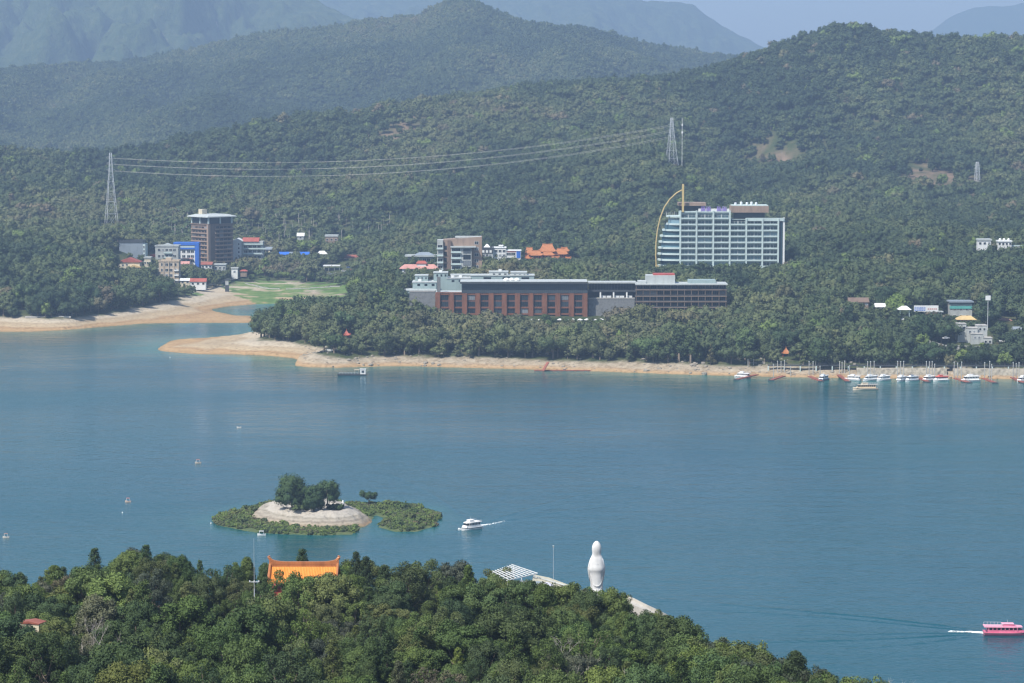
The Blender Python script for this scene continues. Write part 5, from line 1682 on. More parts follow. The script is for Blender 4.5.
mb = MB(); mb.loft([[(-hs - 2.4, -hs - 2.4, H + 5.4), (hs + 2.4, -hs - 2.4, H + 5.4), (hs + 2.4, hs + 2.4, H + 5.4), (-hs - 2.4, hs + 2.4, H + 5.4)], [(-hs - 2.2, -hs - 2.2, H + 6.2), (hs + 2.2, -hs - 2.2, H + 6.2), (hs + 2.2, hs + 2.2, H + 6.2), (-hs - 2.2, hs + 2.2, H + 6.2)], [(-hs + 3, -hs + 3, H + 7.6), (hs - 3, -hs + 3, H + 7.6), (hs - 3, hs - 3, H + 7.6), (-hs + 3, hs - 3, H + 7.6)]]); mb.build('roof', M_PALEROOF, root)
mb = MB(); mb.box(-hs + 4, hs - 10, H + 7.5, -hs + 9, hs - 5, H + 11.5); mb.build('lift_tower', M_CREAM, root)
fl = 10; sp, bl = [], []
for j in range(fl):
    z = 1.2 + (H - 2.6) * (j + .5) / fl
    for k in range(4):
        s = -S / 2 + S * (.30 + .62 * (k + .5) / 4)
        bl.append((s - S * .0, -hs, z - 1.3, 0))
    for k in range(5):
        s = -S / 2 + S * (.06 + .88 * (k + .5) / 5)
        sp.append((-hs, s, z, -math.pi / 2))
lam = [(x, y, z + 1.3, r_) for x, y, z, r_ in bl]
windows(root, lam, 3.0, 1.7, M_BROWN, M_DKGL, 1)
windows(root, sp, 3.2, 1.6, M_BROWN2, M_DKGL, 1)
for j in range(fl):
    z = 1.2 + (H - 2.6) * (j + .5) / fl - 1.2
    mb = MB(); mb.box(-hs + S * .27, -hs - 1.1, z - .55, hs - .4, -hs - .02, z + .35); mb.build('balcony', M_BROWN2, root)
    mb = MB(); mb.box(-hs - .9, -hs + .8, z - .55, -hs - .02, hs - .8, z + .3); mb.build('balcony', M_BROWN2, root)
mb = MB(); mb.box(-hs - 1.0, -hs - 1.0, -5, -hs + 1.3, -hs + 1.3, H - .9); mb.build('corner_pier', M_BROWN2, root)

root, W = site('townhouse', 'white end house with a red roof and long balconies beside the brown tower', 'house', 231.5, 266, 262, 2200, 14)
u = mpp(2200)
def ox(px): return (px - 248.75) * u
def oz(py): return (262 - py) * u
box_part(root, 'end_wall', M_WHITE, ox(231.5), -7.5, -5, ox(241.5), 7, oz(241))
mb = MB(); mb.gable(ox(231.5), ox(243), -7.5, 7, oz(241), 2.2, .4, 0, 'y'); mb.build('white_roof', M_WHITE, root)
box_part(root, 'wall', M_GREYW, ox(241.5), -5, -5, ox(263), 7, oz(241.5))
mb = MB(); mb.gable(ox(243), ox(258), -5, 7, oz(241.5), 3, .8); mb.build('red_roof', M_ROOFR, root)
for py_, e in ((244.5, 263), (249, 266), (254, 262)):
    mb = MB(); mb.box(ox(243), -7, oz(py_) - .3, ox(e), -4.95, oz(py_)); mb.box(ox(243), -7, oz(py_), ox(e), -6.85, oz(py_) + .9); mb.build('balcony', M_LINE, root)
windows(root, [(ox(p_), -5, oz(q), 0) for p_ in (245.5, 250, 254.5, 259) for q in (246.8, 251.6, 257)], 2.6, 1.9, M_WHITE, M_DKGL, 1)
windows(root, [(ox(p_), -7.5, oz(q), 0) for p_ in (239,) for q in (244, 248, 252, 256)], 1.2, 1.2, M_WHITE, M_DKGL, 0)

def hut(name, label, cat, px0, px1, pyt, pyb, Y, D, wall, roofm, kind='gable', rise=.35, windows_n=2):
    root, W = site(name, label, cat, px0, px1, pyb, Y, D)
    H = (pyb - pyt) * mpp(Y); he = H * (1 - rise)
    box_part(root, 'wall', wall, -W / 2 + .3, -D / 2 + .3, -3, W / 2 - .3, D / 2 - .3, he)
    mb = MB()
    if kind == 'gable': mb.gable(-W / 2, W / 2, -D / 2, D / 2, he, H * rise, .3)
    elif kind == 'hip': mb.hip(-W / 2, W / 2, -D / 2, D / 2, he, H * rise, .5, .4)
    else: mb.box(-W / 2 - .2, -D / 2 - .2, he, W / 2 + .2, D / 2 + .2, H)
    mb.build('roof', roofm, root)
    if windows_n: windows(root, [(-W / 2 + W * (k + .5) / windows_n, -D / 2 + .3, he * .52, 0) for k in range(windows_n)], min(1.6, W / windows_n * .55), min(1.5, he * .5), M_WHITE, M_DKGL, 0)
    return root
hut('booth', 'small white booth with a red roof under the tree beside the tan block', 'booth', 190, 206, 278.5, 286, 2003, 7, M_WHITE, M_ROOFR, 'gable', .4, 3)
hut('booth', 'tiny white roofed booth right at the foot of the tan apartment block', 'booth', 180, 190, 278.5, 284, 2010, 6, M_CREAM, M_WHITE, 'gable', .35, 2)
hut('house', 'salmon roofed low house in front of the blue framed building', 'house', 180.5, 189, 261.5, 268, 2085, 8, M_CREAM, M_ROOFP, 'gable', .4, 2)
hut('house', 'small white and red house squeezed between blue grey and grey blocks', 'house', 150, 156.5, 254.5, 263, 2115, 8, M_WHITE, M_REDP, 'flat', .3, 2)
hut('gatehouse', 'small white square gatehouse beside the lawn boardwalk', 'gatehouse', 231, 238, 267.5, 275, 2100, 6, M_WHITE, M_GREYW, 'flat', .15, 1)
hut('kiosk', 'little red canopied kiosk next to the white gatehouse', 'kiosk', 240, 247, 269.8, 273, 2095, 5, M_TIMBER, M_ROOFR, 'hip', .4, 1)
hut('farm_shed', 'white roofed shed alone among the palms', 'shed', 297, 304, 233, 239, 2310, 8, M_GREYW, M_WHITE, 'gable', .5, 1)
hut('farmhouse', 'grey flat roofed house among palms above the landslip', 'house', 325, 338, 235, 243, 2280, 9, M_BROWN2, M_PALEROOF, 'flat', .2, 3)
hut('shop', 'red roofed low shop behind the trees beside the palms', 'shop', 274, 281, 248.5, 252, 2255, 8, M_TIMBER, M_ROOFR, 'gable', .5, 1)
for k, (a, b_, lab) in enumerate(((279, 289, 'blue roofed market stall nearest the palms'), (289.5, 299, 'blue roofed market stall, middle one of the row'), (299.5, 309, 'blue roofed market stall beside the cream tent'))):
    hut('market_stall', lab, 'stall', a, b_, 252, 256.5, 2235, 7, M_SLATE, M_BLUE if k != 1 else M_SLATE, 'gable', .55, 2)['group'] = 'blue roofed stalls by the village road'
hut('marquee', 'cream pointed tent at the end of the blue stalls', 'tent', 317, 327, 251, 256, 2230, 7, M_CREAM, M_WHITE, 'hip', .6, 0)
hut('house', 'narrow cream house between the blue grey block and the grey apartments', 'house', 144, 151, 257, 268, 2070, 8, M_CREAM, M_GREYW, 'flat', .12, 3)
hut('house', 'low white house with a rust roof in front of the brown tower', 'house', 201, 212, 262, 269, 2110, 8, M_WHITE, M_RUST, 'gable', .35, 3)
hut('house', 'grey flat roofed house at the foot of the brown tower beside the red roofed block', 'house', 214, 226, 264, 271, 2115, 8, M_GREYW, M_PALEROOF, 'flat', .15, 3)
hut('house', 'small pale house with a dark roof between palms and blue stalls', 'house', 265, 273, 247, 253, 2250, 8, M_CREAM, M_SLATE, 'gable', .4, 2)
hut('house', 'tan long house with a rust roof beside the marquee', 'house', 343, 358, 255, 262, 2200, 9, M_TAN, M_RUST, 'gable', .4, 4)
hut('house', 'white walled cottage with a grey roof beside the pink roofed bungalow', 'house', 1014, 1024, 327, 334, 1540, 8, M_WHITE, M_SLATE, 'gable', .4, 2)
# open sided white roofed pavilion
root, W = site('carpark_pavilion', 'open sided pavilion with two white roof slabs by the car park', 'pavilion', 323, 340, 270, 2150, 9)
for a, b_ in ((-W / 2, -.2), (.2, W / 2)):
    mb = MB(); mb.box(a, -5, 3.1, b_, 5, 3.7); mb.build('roof', M_WHITE, root)
mb = MB()
for x in (-W / 2 + .5, -W / 6, W / 6, W / 2 - .5):
    for y in (-4, 4): mb.box(x - .15, y - .15, -2, x + .15, y + .15, 3.1)
mb.build('posts', M_GREYW, root)
box_part(root, 'counter', M_DARK, -W / 2 + 1, -1, -2, W / 2 - 1, 3, 1.4)
# cars
def car_proto():
    r_ = empty('parked_car', (0, 0, 0))
    mb = MB()
    mb.loft([[(-2.1, -.82, .35), (-2.1, .82, .35), (-2.15, .8, .85), (-2.15, -.8, .85)], [(-1.2, -.86, .3), (-1.2, .86, .3), (-1.2, .86, .95), (-1.2, -.86, .95)], [(1.0, -.86, .3), (1.0, .86, .3), (1.0, .86, .9), (1.0, -.86, .9)], [(2.1, -.78, .35), (2.1, .78, .35), (2.1, .76, .7), (2.1, -.76, .7)]])
    mb.build('body', M_CARP, r_)
    mb = MB(); mb.loft([[(-1.8, -.78, .9), (1.0, -.78, .9), (1.0, .78, .9), (-1.8, .78, .9)], [(-1.3, -.66, 1.42), (.4, -.66, 1.42), (.4, .66, 1.42), (-1.3, .66, 1.42)]]); mb.build('cabin', M_DKGL, r_)
    mb = MB(); mb.box(-1.25, -.64, 1.42, .35, .64, 1.47); mb.build('roof', M_CARP, r_)
    w0 = None
    for x in (-1.35, 1.3):
        for y in (-.8, .8):
            if w0 is None: w0 = MB().tube((0, -.1, 0), (0, .1, 0), .33, .33, 10).build('wheel', M_DARK, r_, loc=(x, y, .33))
            else: copy_part(w0, r_, (x, y, .33))
    return r_
m, nt, b = new_mat('car_paint'); oi = N(nt, 'ShaderNodeObjectInfo'); nt.links.new(oi.outputs['Color'], b.inputs['Base Color']); b.inputs['Roughness'].default_value = .35; b.inputs['Coat Weight'].default_value = .4; M_CARP = m
m, nt, b = new_mat('boat_paint'); oi = N(nt, 'ShaderNodeObjectInfo')
nt.links.new(mix_rgb(nt, .12, oi.outputs['Color'], ramp(nt, noise(nt, 1.2, 4), [(.3, (.3, .28, .24)), (.7, (.8, .8, .8))])), b.inputs['Base Color']); b.inputs['Roughness'].default_value = .4; M_BOATP = m
CARS = [(344, 271, 2135, .4, (.75, .75, .73), 'white car parked just past the white roofed pavilion'), (348, 273, 2120, .5, (.05, .05, .06), 'black car in the car park beside the lawn trees'), (336, 273.5, 2110, -.2, (.7, .7, .7), 'white car parked in front of the white roofed pavilion'),
        (353, 270.5, 2140, .3, (.45, .06, .05), 'red car at the end of the car park row'), (330, 274, 2105, .1, (.35, .37, .4), 'silver car nearest the boardwalk hedge'), (349, 269, 2155, .2, (.1, .16, .35), 'blue car at the back of the car park'),
        (1003, 341, 1492, .1, (.78, .78, .78), 'white car under the road trees below the tall billboard'), (1010, 342, 1491, .1, (.04, .04, .05), 'dark car beside the white one on the road below the billboard'), (946, 338, 1497, .5, (.8, .8, .8), 'white car on the bend of the shore road')]
proto = None
for cx_, cy_, Y, rz, colr, lab in CARS:
    p = at(cx_, cy_, Y); z = hz(p.x, Y)
    if proto is None: proto = car_proto(); o = proto
    else: o = copy_tree(proto)
    o.location = (p.x, Y, max(z, p.z - .5)); o.rotation_euler = (0, 0, rz); tag(o, lab, 'car', 'cars parked across the lake')
    for ch in o.children: ch.color = (*colr, 1)

# boardwalk round the lawn
def boardwalk(label, pxs, z, posts=True, w=2.4, rail_m=None):
    P = [gz(a, b_, z) for a, b_ in pxs]
    o = empty('boardwalk', P[0]); tag(o, label, 'boardwalk')
    P = [p - P[0] for p in P]
    Q = []
    for a, b_ in zip(P[:-1], P[1:]):
        n = max(1, int((b_ - a).length / 6))
        Q += [a.lerp(b_, k / n) for k in range(n)]
    Q.append(P[-1])
    deck, rail = MB(), MB()
    side = []
    for i, q in enumerate(Q):
        t = (Q[min(i + 1, len(Q) - 1)] - Q[max(i - 1, 0)]).normalized(); s = Vector((-t.y, t.x, 0)) * w / 2
        side.append((q - s, q + s))
    deck.loft([[a + Vector((0, 0, 0)), b_, b_ - Vector((0, 0, .4)), a - Vector((0, 0, .4))] for a, b_ in side])
    for j in (0, 1):
        rail.path([s_[j] + Vector((0, 0, 1.1)) for s_ in side], .07, 4)
        rail.path([s_[j] + Vector((0, 0, .6)) for s_ in side], .05, 4)
        for s_ in side: rail.tube(s_[j], s_[j] + Vector((0, 0, 1.1)), .06, .06, 4)
    deck.build('deck', M_DARK, o); rail.build('railing', rail_m or M_DARK, o)
    if posts:
        for i in range(0, len(Q), 2):
            g = hz(Q[i].x + o.location.x, Q[i].y + o.location.y)
            L = g - o.location.z - Q[i].z
            if L < -.6: MB().box(-.25, -.25, min(L, -.6) - .8, .25, .25, -.4).build('post', M_DARK, o, loc=Q[i])
    return o
boardwalk('dark raised boardwalk on posts curving along the edge of the lawn', [(174, 290), (186, 288), (200, 286.5), (214, 284), (226, 281), (238, 277.5), (250, 275.5), (262, 274)], 8.5)
boardwalk('dark boardwalk crossing behind the lawn below the car park', [(262, 274.4), (276, 275), (292, 276), (306, 277.5), (325, 278.5), (345, 279)], 8.8)
root, W = site('gate_pillar', 'grey pillar standing at the edge of the lawn by the boardwalk', 'pillar', 224.8, 229, 291, 2020, 3)
MB().box(-1.4, -1.4, -2, 1.4, 1.4, 4.5).build('base', M_DARK, root); MB().box(-1.2, -1.2, 4.5, 1.2, 1.2, 8.5).build('shaft', M_GREYW, root); MB().box(-1.7, -1.7, 8.5, 1.7, 1.7, 9.2).build('cap', M_DARK, root)
# low pale wall rows across the lawn
for pxs, lab in (([(245, 284.5), (262, 287), (280, 288.3)], 'pale low stone kerb crossing the lawn, longer one'), ([(286, 288.6), (310, 288.6), (340, 288.8)], 'pale low stone kerb crossing the lawn towards the wooded point')):
    mb = MB()
    Q = [gz(a, b_, 5) for a, b_ in pxs]
    for a, b_ in zip(Q[:-1], Q[1:]):
        n = 6
        for k in range(n):
            p = a.lerp(b_, (k + .5) / n); d = b_ - a
            mb.obox((p.x, p.y, hz(p.x, p.y) + .2), (d.length / n * .98, .9, .9), math.atan2(d.y, d.x))
    tag(mb.build('stone_kerb', M_CONC), lab, 'kerb')
# bushes and small trees round the back of the lawn
for k, (x, y, h) in enumerate(((252, 281, 5), (259, 279, 6), (268, 281.5, 3.4), (277, 280, 5), (285, 281, 6.5), (293, 280.5, 4.5), (301, 282.5, 5), (311, 282, 6.5), (318, 283, 4), (327, 284, 5.5), (338, 285, 6), (346, 286.5, 7), (352, 288, 6), (357, 291, 6.5), (283, 277, 7), (300, 277, 7), (316, 278, 6), (332, 279.5, 5))):
    p = at(x, y, find_Y(x, y)); v = (0, 2, 1, 4, 5)[k % 5]
    o = link_mesh('broadleaf_tree', shore_src[v]); s_ = h / UNIT_H[v]
    o.location = (p.x, p.y, hz(p.x, p.y)); o.scale = (s_ * 1.2, s_ * 1.2, s_); o.rotation_euler = (0, 0, k * 1.3)
    o.color = ((.085, .125, .045, 1), (.11, .155, .05, 1), (.065, .10, .04, 1))[k % 3]
    tag(o, 'small green tree along the back edge of the lawn', 'tree', 'small trees edging the lawn')
# jetty on the sand of the inlet
root, W = site('landing_stage', 'dark timber landing stage lying on the sand below the headland woods', 'landing stage', 30, 62, 316.5, 1748, 6)
MB().box(-W / 2, -2, 1.2, W / 2, 3, 1.7).build('deck', M_DARK, root)
for k in range(8): MB().box(-.15, -1.8, -3, .15, -1.5, 3.0).build('post', M_DARK, root, loc=(-W / 2 + .5 + (W - 1) * k / 7, 0, 0))
mb = MB(); mb.box(-W / 2, -1.72, 2.9, W / 2, -1.6, 3.0); mb.build('handrail', M_DARK, root)
MB().box(-W / 2 - 3, -4, -.8, W / 2 + 6, -2.2, .3).build('apron', M_CONC, root)

# ================================================================== PYLONS AND LINES
def pylon(label, px, pyt, pyb, Y, bw_px, arms):
    u = mpp(Y); p = at(px, pyb, Y); H = (pyb - pyt) * u; z0 = p.z
    o = empty('lattice_pylon', (p.x, Y, z0), .35); tag(o, label, 'pylon')
    mb = MB(); hb, ht = bw_px * u / 2, .85
    def c(t): 
        r_ = hb + (ht * 1.6 - hb) * min(1, t / .78) ** .95 if t < .78 else ht * 1.6 + (ht - ht * 1.6) * (t - .78) / .22
        return r_
    lev = [0, .2, .36, .5, .62, .72, .8, .88, .95, 1]
    for a, b_ in zip(lev[:-1], lev[1:]):
        ra, rb = c(a), c(b_); za, zb = a * H, b_ * H
        ca = [(-ra, -ra, za), (ra, -ra, za), (ra, ra, za), (-ra, ra, za)]; cb = [(-rb, -rb, zb), (rb, -rb, zb), (rb, rb, zb), (-rb, rb, zb)]
        for k in range(4):
            mb.tube(ca[k], cb[k], .19, .19, 4)
            mb.tube(ca[k], cb[(k + 1) % 4], .065, .065, 4); mb.tube(ca[(k + 1) % 4], cb[k], .065, .065, 4)
            mb.tube(cb[k], cb[(k + 1) % 4], .10, .10, 4)
    for k in range(4):
        x, y = ((-hb, -hb), (hb, -hb), (hb, hb), (-hb, hb))[k]
        mb.tube((x, y, -6), (x, y, 0), .2, .2, 4)
    mb.build('lattice_body', M_STEEL, o)
    ends = []
    for py_ in arms:
        z = (pyb - py_) * u; L = 3.6
        mb = MB()
        for s in (-1, 1):
            for y in (-.5, .5): mb.tube((s * .5, y, z), (s * L, 0, z + .2), .09, .07, 4)
            mb.tube((s * .5, 0, z + 1.4), (s * L, 0, z + .2), .09, .07, 4)
        mb.build('crossarm', M_STEEL, o)
        for s in (-1, 1):
            ends.append(Matrix.Rotation(.35, 4, 'Z') @ Vector((s * L, 0, z - .6)) + Vector((p.x, Y, z0)))
            MB().tube((s * L, 0, z + .2), (s * L, 0, z - .7), .08, .08, 4).build('insulator', M_DARK, o)
    return ends
e1 = pylon('tall steel lattice pylon rising from the headland woods above the village', 111.5, 153, 229, PY_A, 12.5, (157.5, 163.5, 170))
e2 = pylon('steel lattice pylon on the hill beside a slim white mast', 671.5, 118, 169, PY_B, 11, (125, 130.5, 136.5))
pylon('small lattice pylon on the hillside near the bare earth cutting', 977, 162, 188, PY_C, 5, (165.5, 169))
names = ['topmost', 'topmost', 'middle', 'middle', 'lowest', 'lowest']
for i, (a, b_) in enumerate(zip(e1, e2)):
    mb = MB(); pts_ = []
    for k in range(41):
        t = k / 40; q = a.lerp(b_, t); q = q - Vector((0, 0, 4 * t * (1 - t) * (15.5 + (i // 2) * .8))); pts_.append(q)
    mb.path(pts_, .10, 4)
    tag(mb.build('power_line', cm('weathered_cable', (.62, .60, .54), rough=.6)), f'{names[i]} power line strung between the two lattice pylons on the {"near" if i % 2 == 0 else "far"} side', 'cable')
p = at(682, 166, PY_B)
o = empty('radio_mast', p); tag(o, 'slim white radio mast standing beside the hill pylon', 'mast')
MB().tube((0, 0, -6), (0, 0, 48 * mpp(PY_B)), .28, .18, 6).build('pole', M_WHITE, o)
mb = MB(); mb.box(-.7, -.3, 30, .7, .3, 32); mb.box(-.6, -.3, 37, .6, .3, 39); mb.build('antenna', M_WHITE, o)

# ================================================================== BUILDINGS ABOVE THE LANDING
hut('lodge', 'long brown roofed lodge half hidden in trees above the landing', 'house', 849, 869, 298, 306, 1575, 9, M_BROWN2, M_BROWN, 'gable', .5, 4)
hut('cottage', 'small cottage with a white gable roof among the trees', 'house', 875.5, 885.5, 303.5, 310, 1573, 7, M_CREAM, M_WHITE, 'gable', .5, 2)
root, W = site('lookout_pavilion', 'white hip roofed lookout pavilion on posts with a lower white roof', 'pavilion', 899, 910.5, 322, 1548, 6)
u = mpp(1548)
MB().hip(-W / 2, W / 2, -3, 3, (322 - 309.5) * u, 2.0, .35, .5).build('roof', M_WHITE, root)
for x in (-W / 2 + .7, W / 2 - .7):
    for y in (-2.4, 2.4): MB().box(-.15, -.15, -3, .15, .15, (322 - 309.5) * u).build('post', M_LINE, root, loc=(x, y, 0))
MB().hip(-W / 2 + .8, W / 2 - .8, -5.5, -3.2, 1.4, 1.2, .5, .4).build('lower_roof', M_WHITE, root)
MB().box(-W / 2 + .9, -2.3, -3, W / 2 - .9, 2.3, 3.4).build('room', M_DARK, root)
root, W = site('signboard', 'long signboard with blue writing on its white half above the trees', 'sign', 914, 938.5, 314, 1562, 1.2)
u = mpp(1562)
MB().box(-W / 2, -.15, (314 - 311.6) * u, W / 2, .15, (314 - 305.5) * u).build('panel', M_WHITE, root)
for k in range(6): MB().box(-.12, .16, -4, .12, .4, (314 - 305.8) * u).build('post', M_DARK, root, loc=(-W / 2 + .4 + (W - .8) * k / 5, 0, 0))
random.seed(77)
for k in range(5):
    mb = MB(); x0 = -W / 2 + .35 + k * 1.35; z0 = (314 - 311) * u; s = 2.5
    for zz in (.12, .5, .9): mb.box(x0, -.2, z0 + s * zz - .13, x0 + 1.0, -.155, z0 + s * zz + .13)
    for xx in (.12, .8): mb.box(x0 + xx - .12, -.21, z0, x0 + xx + .12, -.16, z0 + s * random.uniform(.7, 1))
    mb.build('sign_character', M_BLUE, root)
mb = MB()
for k in range(5): mb.box(.9 + k * 1.15, -.2, (314 - 309.8) * u, 1.6 + k * 1.15, -.155, (314 - 308.2) * u)
mb.build('small_characters', M_ROOFP, root)
hut('canopy_shelter', 'flat pale canopy jutting out beside the long signboard', 'shelter', 924, 943, 311.3, 316, 1568, 6, M_DARK, M_PALEROOF, 'flat', .2, 3)
root, W, H = simple_block('guesthouse', 'grey guesthouse with a turquoise band and an overhanging dark flat roof', 'building', 949.5, 972, 303.5, 321, 1595, 11, M_GREYW, M_SLATE, 2, 3, M_WHITE, M_DKGL, 1.5, 2.0, over=.2, para=.2)
mb = MB(); mb.box(-W / 2 - .1, -5.9, H - 3.1, W / 2 + .1, -5.48, H - 1.5); mb.build('turquoise_band', M_TEALG, root)
mb = MB(); mb.box(-W / 2 - .6, -6.8, H + .7, W / 2 + .8, 6, H + 1.5)
for x in (-W / 2 + .3, 0, W / 2 - .3): mb.box(x - .12, -5.3, H, x + .12, -5.0, H + .7)
mb.build('sun_roof', M_SLATE, root)
hut('restaurant', 'dark red timber restaurant under an ochre roof in front of the guesthouse', 'restaurant', 957.5, 976, 316, 324.5, 1565, 8, M_REDP, M_YELLOW, 'hip', .42, 4)
root, W = site('stepped_building', 'pale grey building stepping down the bank below the ochre roof', 'building', 960, 994, 344, 1496, 16)
u = mpp(1496)
def qx(px): return (px - 977) * u
def qz(py): return (344 - py) * u
for a, b_, t, y0, y1 in ((960.5, 969, 325.5, 2, 10), (968.8, 980, 329.5, 0, 8), (979.8, 990, 327, 1, 9), (972, 984, 334.5, -5, .0), (984, 993, 338.5, -6, .9)):
    mb = MB(); mb.box(qx(a), y0, -4, qx(b_), y1, qz(t), 0); mb.box(qx(a) - .15, y0 - .2, qz(t), qx(b_) + .15, y1 + .1, qz(t) + .35, 1); mb.build('wall', [M_GREYW, M_CONC], root)
    windows(root, [((qx(a) + qx(b_)) / 2 - 1.2, y0, qz(t) - 2.0, 0), ((qx(a) + qx(b_)) / 2 + 1.2, y0, qz(t) - 2.0, 0)], 1.2, 1.3, M_WHITE, M_DKGL, 0)
root, W = site('billboard', 'white square board raised on a single tall steel pole', 'billboard', 984.8, 990.2, 344, 1540, 1)
u = mpp(1540)
MB().tube((0, 0, -4), (0, 0, (344 - 299) * u), .20, .16, 8).build('pole', M_STEEL, root)
MB().box(-1.4, -.4, (344 - 300) * u, 1.4, -.22, (344 - 295.6) * u).build('panel', M_WHITE, root)
mb = MB(); mb.box(-1.5, -.22, (344 - 300.2) * u, 1.5, .3, (344 - 295.4) * u); mb.build('housing', M_STEEL, root)
hut('bungalow', 'low bungalow with a faded pink roof behind the road trees', 'house', 997.5, 1013, 318.6, 325.5, 1580, 8, M_BROWN2, M_ROOFP, 'hip', .4, 3)
hut('hillside_house', 'white boxy house high on the wooded slope above the signboard', 'house', 978, 991.5, 239, 246.5, 1822, 8, M_WHITE, M_PALEROOF, 'flat', .2, 3)
hut('hillside_house', 'white house with domed water tanks near the upper road', 'house', 998, 1012, 240.5, 246, 1830, 8, M_WHITE, M_WHITE, 'flat', .25, 4)
for k, x in enumerate((1000, 1004, 1008.5)):
    p = at(x, 240.6, 1833)
    n = 8; mb = MB(); mb.loft([[(r_ * math.cos(6.283 * q / n), r_ * math.sin(6.283 * q / n), z_) for q in range(n)] for r_, z_ in ((.9, -.3), (.9, 1.0), (.5, 1.6), (.05, 1.7))])
    o = mb.build('water_tank', M_WHITE, loc=p); tag(o, 'domed white water tank on the roof of the upper hillside house', 'tank', 'domed tanks on the hillside house')
root, W = site('viaduct', 'pale road deck emerging from the trees beside the hillside houses', 'bridge', 1005, 1040, 247, 1835, 5)
MB().box(-W / 2, -2.5, -.3, W / 2, 2.5, .5).build('deck', M_CONC, root); MB().box(-W / 2, -2.6, .5, W / 2, -2.4, 1.4).build('parapet', M_LINE, root)
for k in range(4): MB().box(-.5, -1, -8, .5, 1, -.3).build('pier', M_CONC, root, loc=(-W / 2 + W * (k + .5) / 4, 0, 0))

# shore road on the bank with its pale parapet
pth = [(926, 340), (935, 343), (943, 345.5), (955, 346.2), (970, 346.6), (985, 347), (1000, 347.4), (1030, 348), (1080, 349)]
mbr, mbw = MB(), MB()
Q = [at(a, b_, 1484 + (a - 926) * .02) for a, b_ in pth]
rings, rw = [], []
for i, q in enumerate(Q):
    t = (Q[min(i + 1, len(Q) - 1)] - Q[max(i - 1, 0)]).normalized(); s = Vector((-t.y, t.x, 0)) * 3.0
    a, b_ = q - s, q + s; d = Vector((0, 0, 3.2))
    rings.append([a, b_, b_ - d, a - d])
    e = Vector((0, 0, .75)); k_ = Vector((-t.y, t.x, 0)) * .35
    rw.append([a - k_ + e, a - k_ * .1 + e, a - k_ * .1 - d, a - k_ - d])
o = mbr.loft(rings).build('road', cm('asphalt', (.055, .055, .055), rough=.9)); tag(o, kind='structure')
o = mbw.loft(rw[:6]).build('parapet_wall', M_CONC); tag(o, 'pale parapet wall along the bend of the shore road', 'wall')

# ---- small pavilions by the water
def pavilion(label, px, pyt, pyb, Y, m, wpx):
    u = mpp(Y); p = at(px, pyb, Y); w = wpx * u / 2; H = (pyb - pyt) * u
    o = empty('pavilion', p); tag(o, label, 'pavilion')
    MB().box(-w * .8, -w * .8, -5, w * .8, w * .8, .3).build('base', M_CONC, o)
    for x in (-1, 1):
        for y in (-1, 1): MB().tube((x * w * .65, y * w * .65, .3), (x * w * .65, y * w * .65, H * .42), .18, .18, 6).build('column', M_REDP, o)
    mb = MB(); mb.hip(-w * .8, w * .8, -w * .8, w * .8, H * .40, H * .5, .04, w * .2, 0, .15, 1.7, .9)
    mb.tube((0, 0, H * .88), (0, 0, H * 1.02), .25, .05, 6); mb.build('roof', m, o)
    MB().box(-w * .6, -w * .1, .3, w * .6, w * .6, H * .38).build('bench_screen', M_DARK, o)
pavilion('little red roofed pavilion on the wooded point above the garden wall', 346.5, 329, 338.8, PAV_R, M_ROOFR, 8.5)
pavilion('little orange roofed pavilion in the trees above the boat landing', 786, 346.5, 357.5, PAV_O, M_ORANGE, 10)
# low grey wall on the point
for k, (pts2, lab) in enumerate((([(320, 352.5), (327, 350.6), (340, 351.5), (352, 352.3), (370, 351), (380, 348.5)], 'low grey wall round the garden below the red pavilion'), ([(386, 350.5), (400, 352), (415, 352), (425, 353)], 'low grey wall going on from the garden wall towards the trees'))):
    Q = [gz(a, b_, 5.4) for a, b_ in pts2]
    mb = MB(); mb.loft([[q + Vector((0, -.5, .9)), q + Vector((0, .3, .9)), q + Vector((0, .3, -1.2)), q + Vector((0, -.6, -1.2))] for q in Q])
    tag(mb.build('garden_wall', M_GREYW), lab, 'wall')
# ================================================================== ISLET
ctr = gz(314, 517)
ix = np.arange(-52, 56, 0.8); iy = np.arange(-62, 62, 0.8)
IX, IY = np.meshgrid(ix + ctr.x, iy + ctr.y)
di, ii = poly_dist(IX, IY, isle_w)
STONE = [(250, 518), (256, 511), (275, 507.5), (300, 506), (330, 506.5), (348, 508), (360, 513), (374, 522), (366, 526.5), (340, 529), (310, 529.5), (280, 527), (258, 523.5)]
stone_w = np.array([gz(x, y)[:2] for x, y in STONE])
ds, si = poly_dist(IX, IY, stone_w)
sd = np.where(si, ds, -ds)
iz = np.where(ii, np.minimum(.16 * di, .45) + (fbm(IX / 3, IY / 3, 3, 201) - .5) * .3, -np.minimum(di * .25, 2.5) - .05)
cx_, cy_ = stone_w.mean(0)
el = np.hypot((IX - gz(312, 517).x) / 20.5, (IY - gz(312, 517).y) / 25.0)
mound = 4.3 * np.clip(sd / 8.5, 0, 1) ** .75
mound = np.where(mound > 0, mound + (np.floor(mound / .7) * .7 - mound) * .45, 0) + np.where(si, (fbm(IX / 2.6, IY / 2.6, 4, 205) - .5) * 2.4 * np.clip(sd / 2, 0, 1), 0)
iz = iz + mound
nr, nc = IX.shape
idx = np.arange(nr * nc).reshape(nr, nc)
Fi = np.stack([idx[:-1, :-1], idx[:-1, 1:], idx[1:, 1:], idx[1:, :-1]], -1).reshape(-1, 4)
me = mesh_from_arrays('islet_terrain', np.stack([IX, IY, iz], -1).reshape(-1, 3), Fi, [], True)
fa = me.attributes.new('stone', 'FLOAT', 'POINT'); fa.data.foreach_set('value', np.clip(sd / 1.2 + .5, 0, 1).astype(np.float32).ravel())
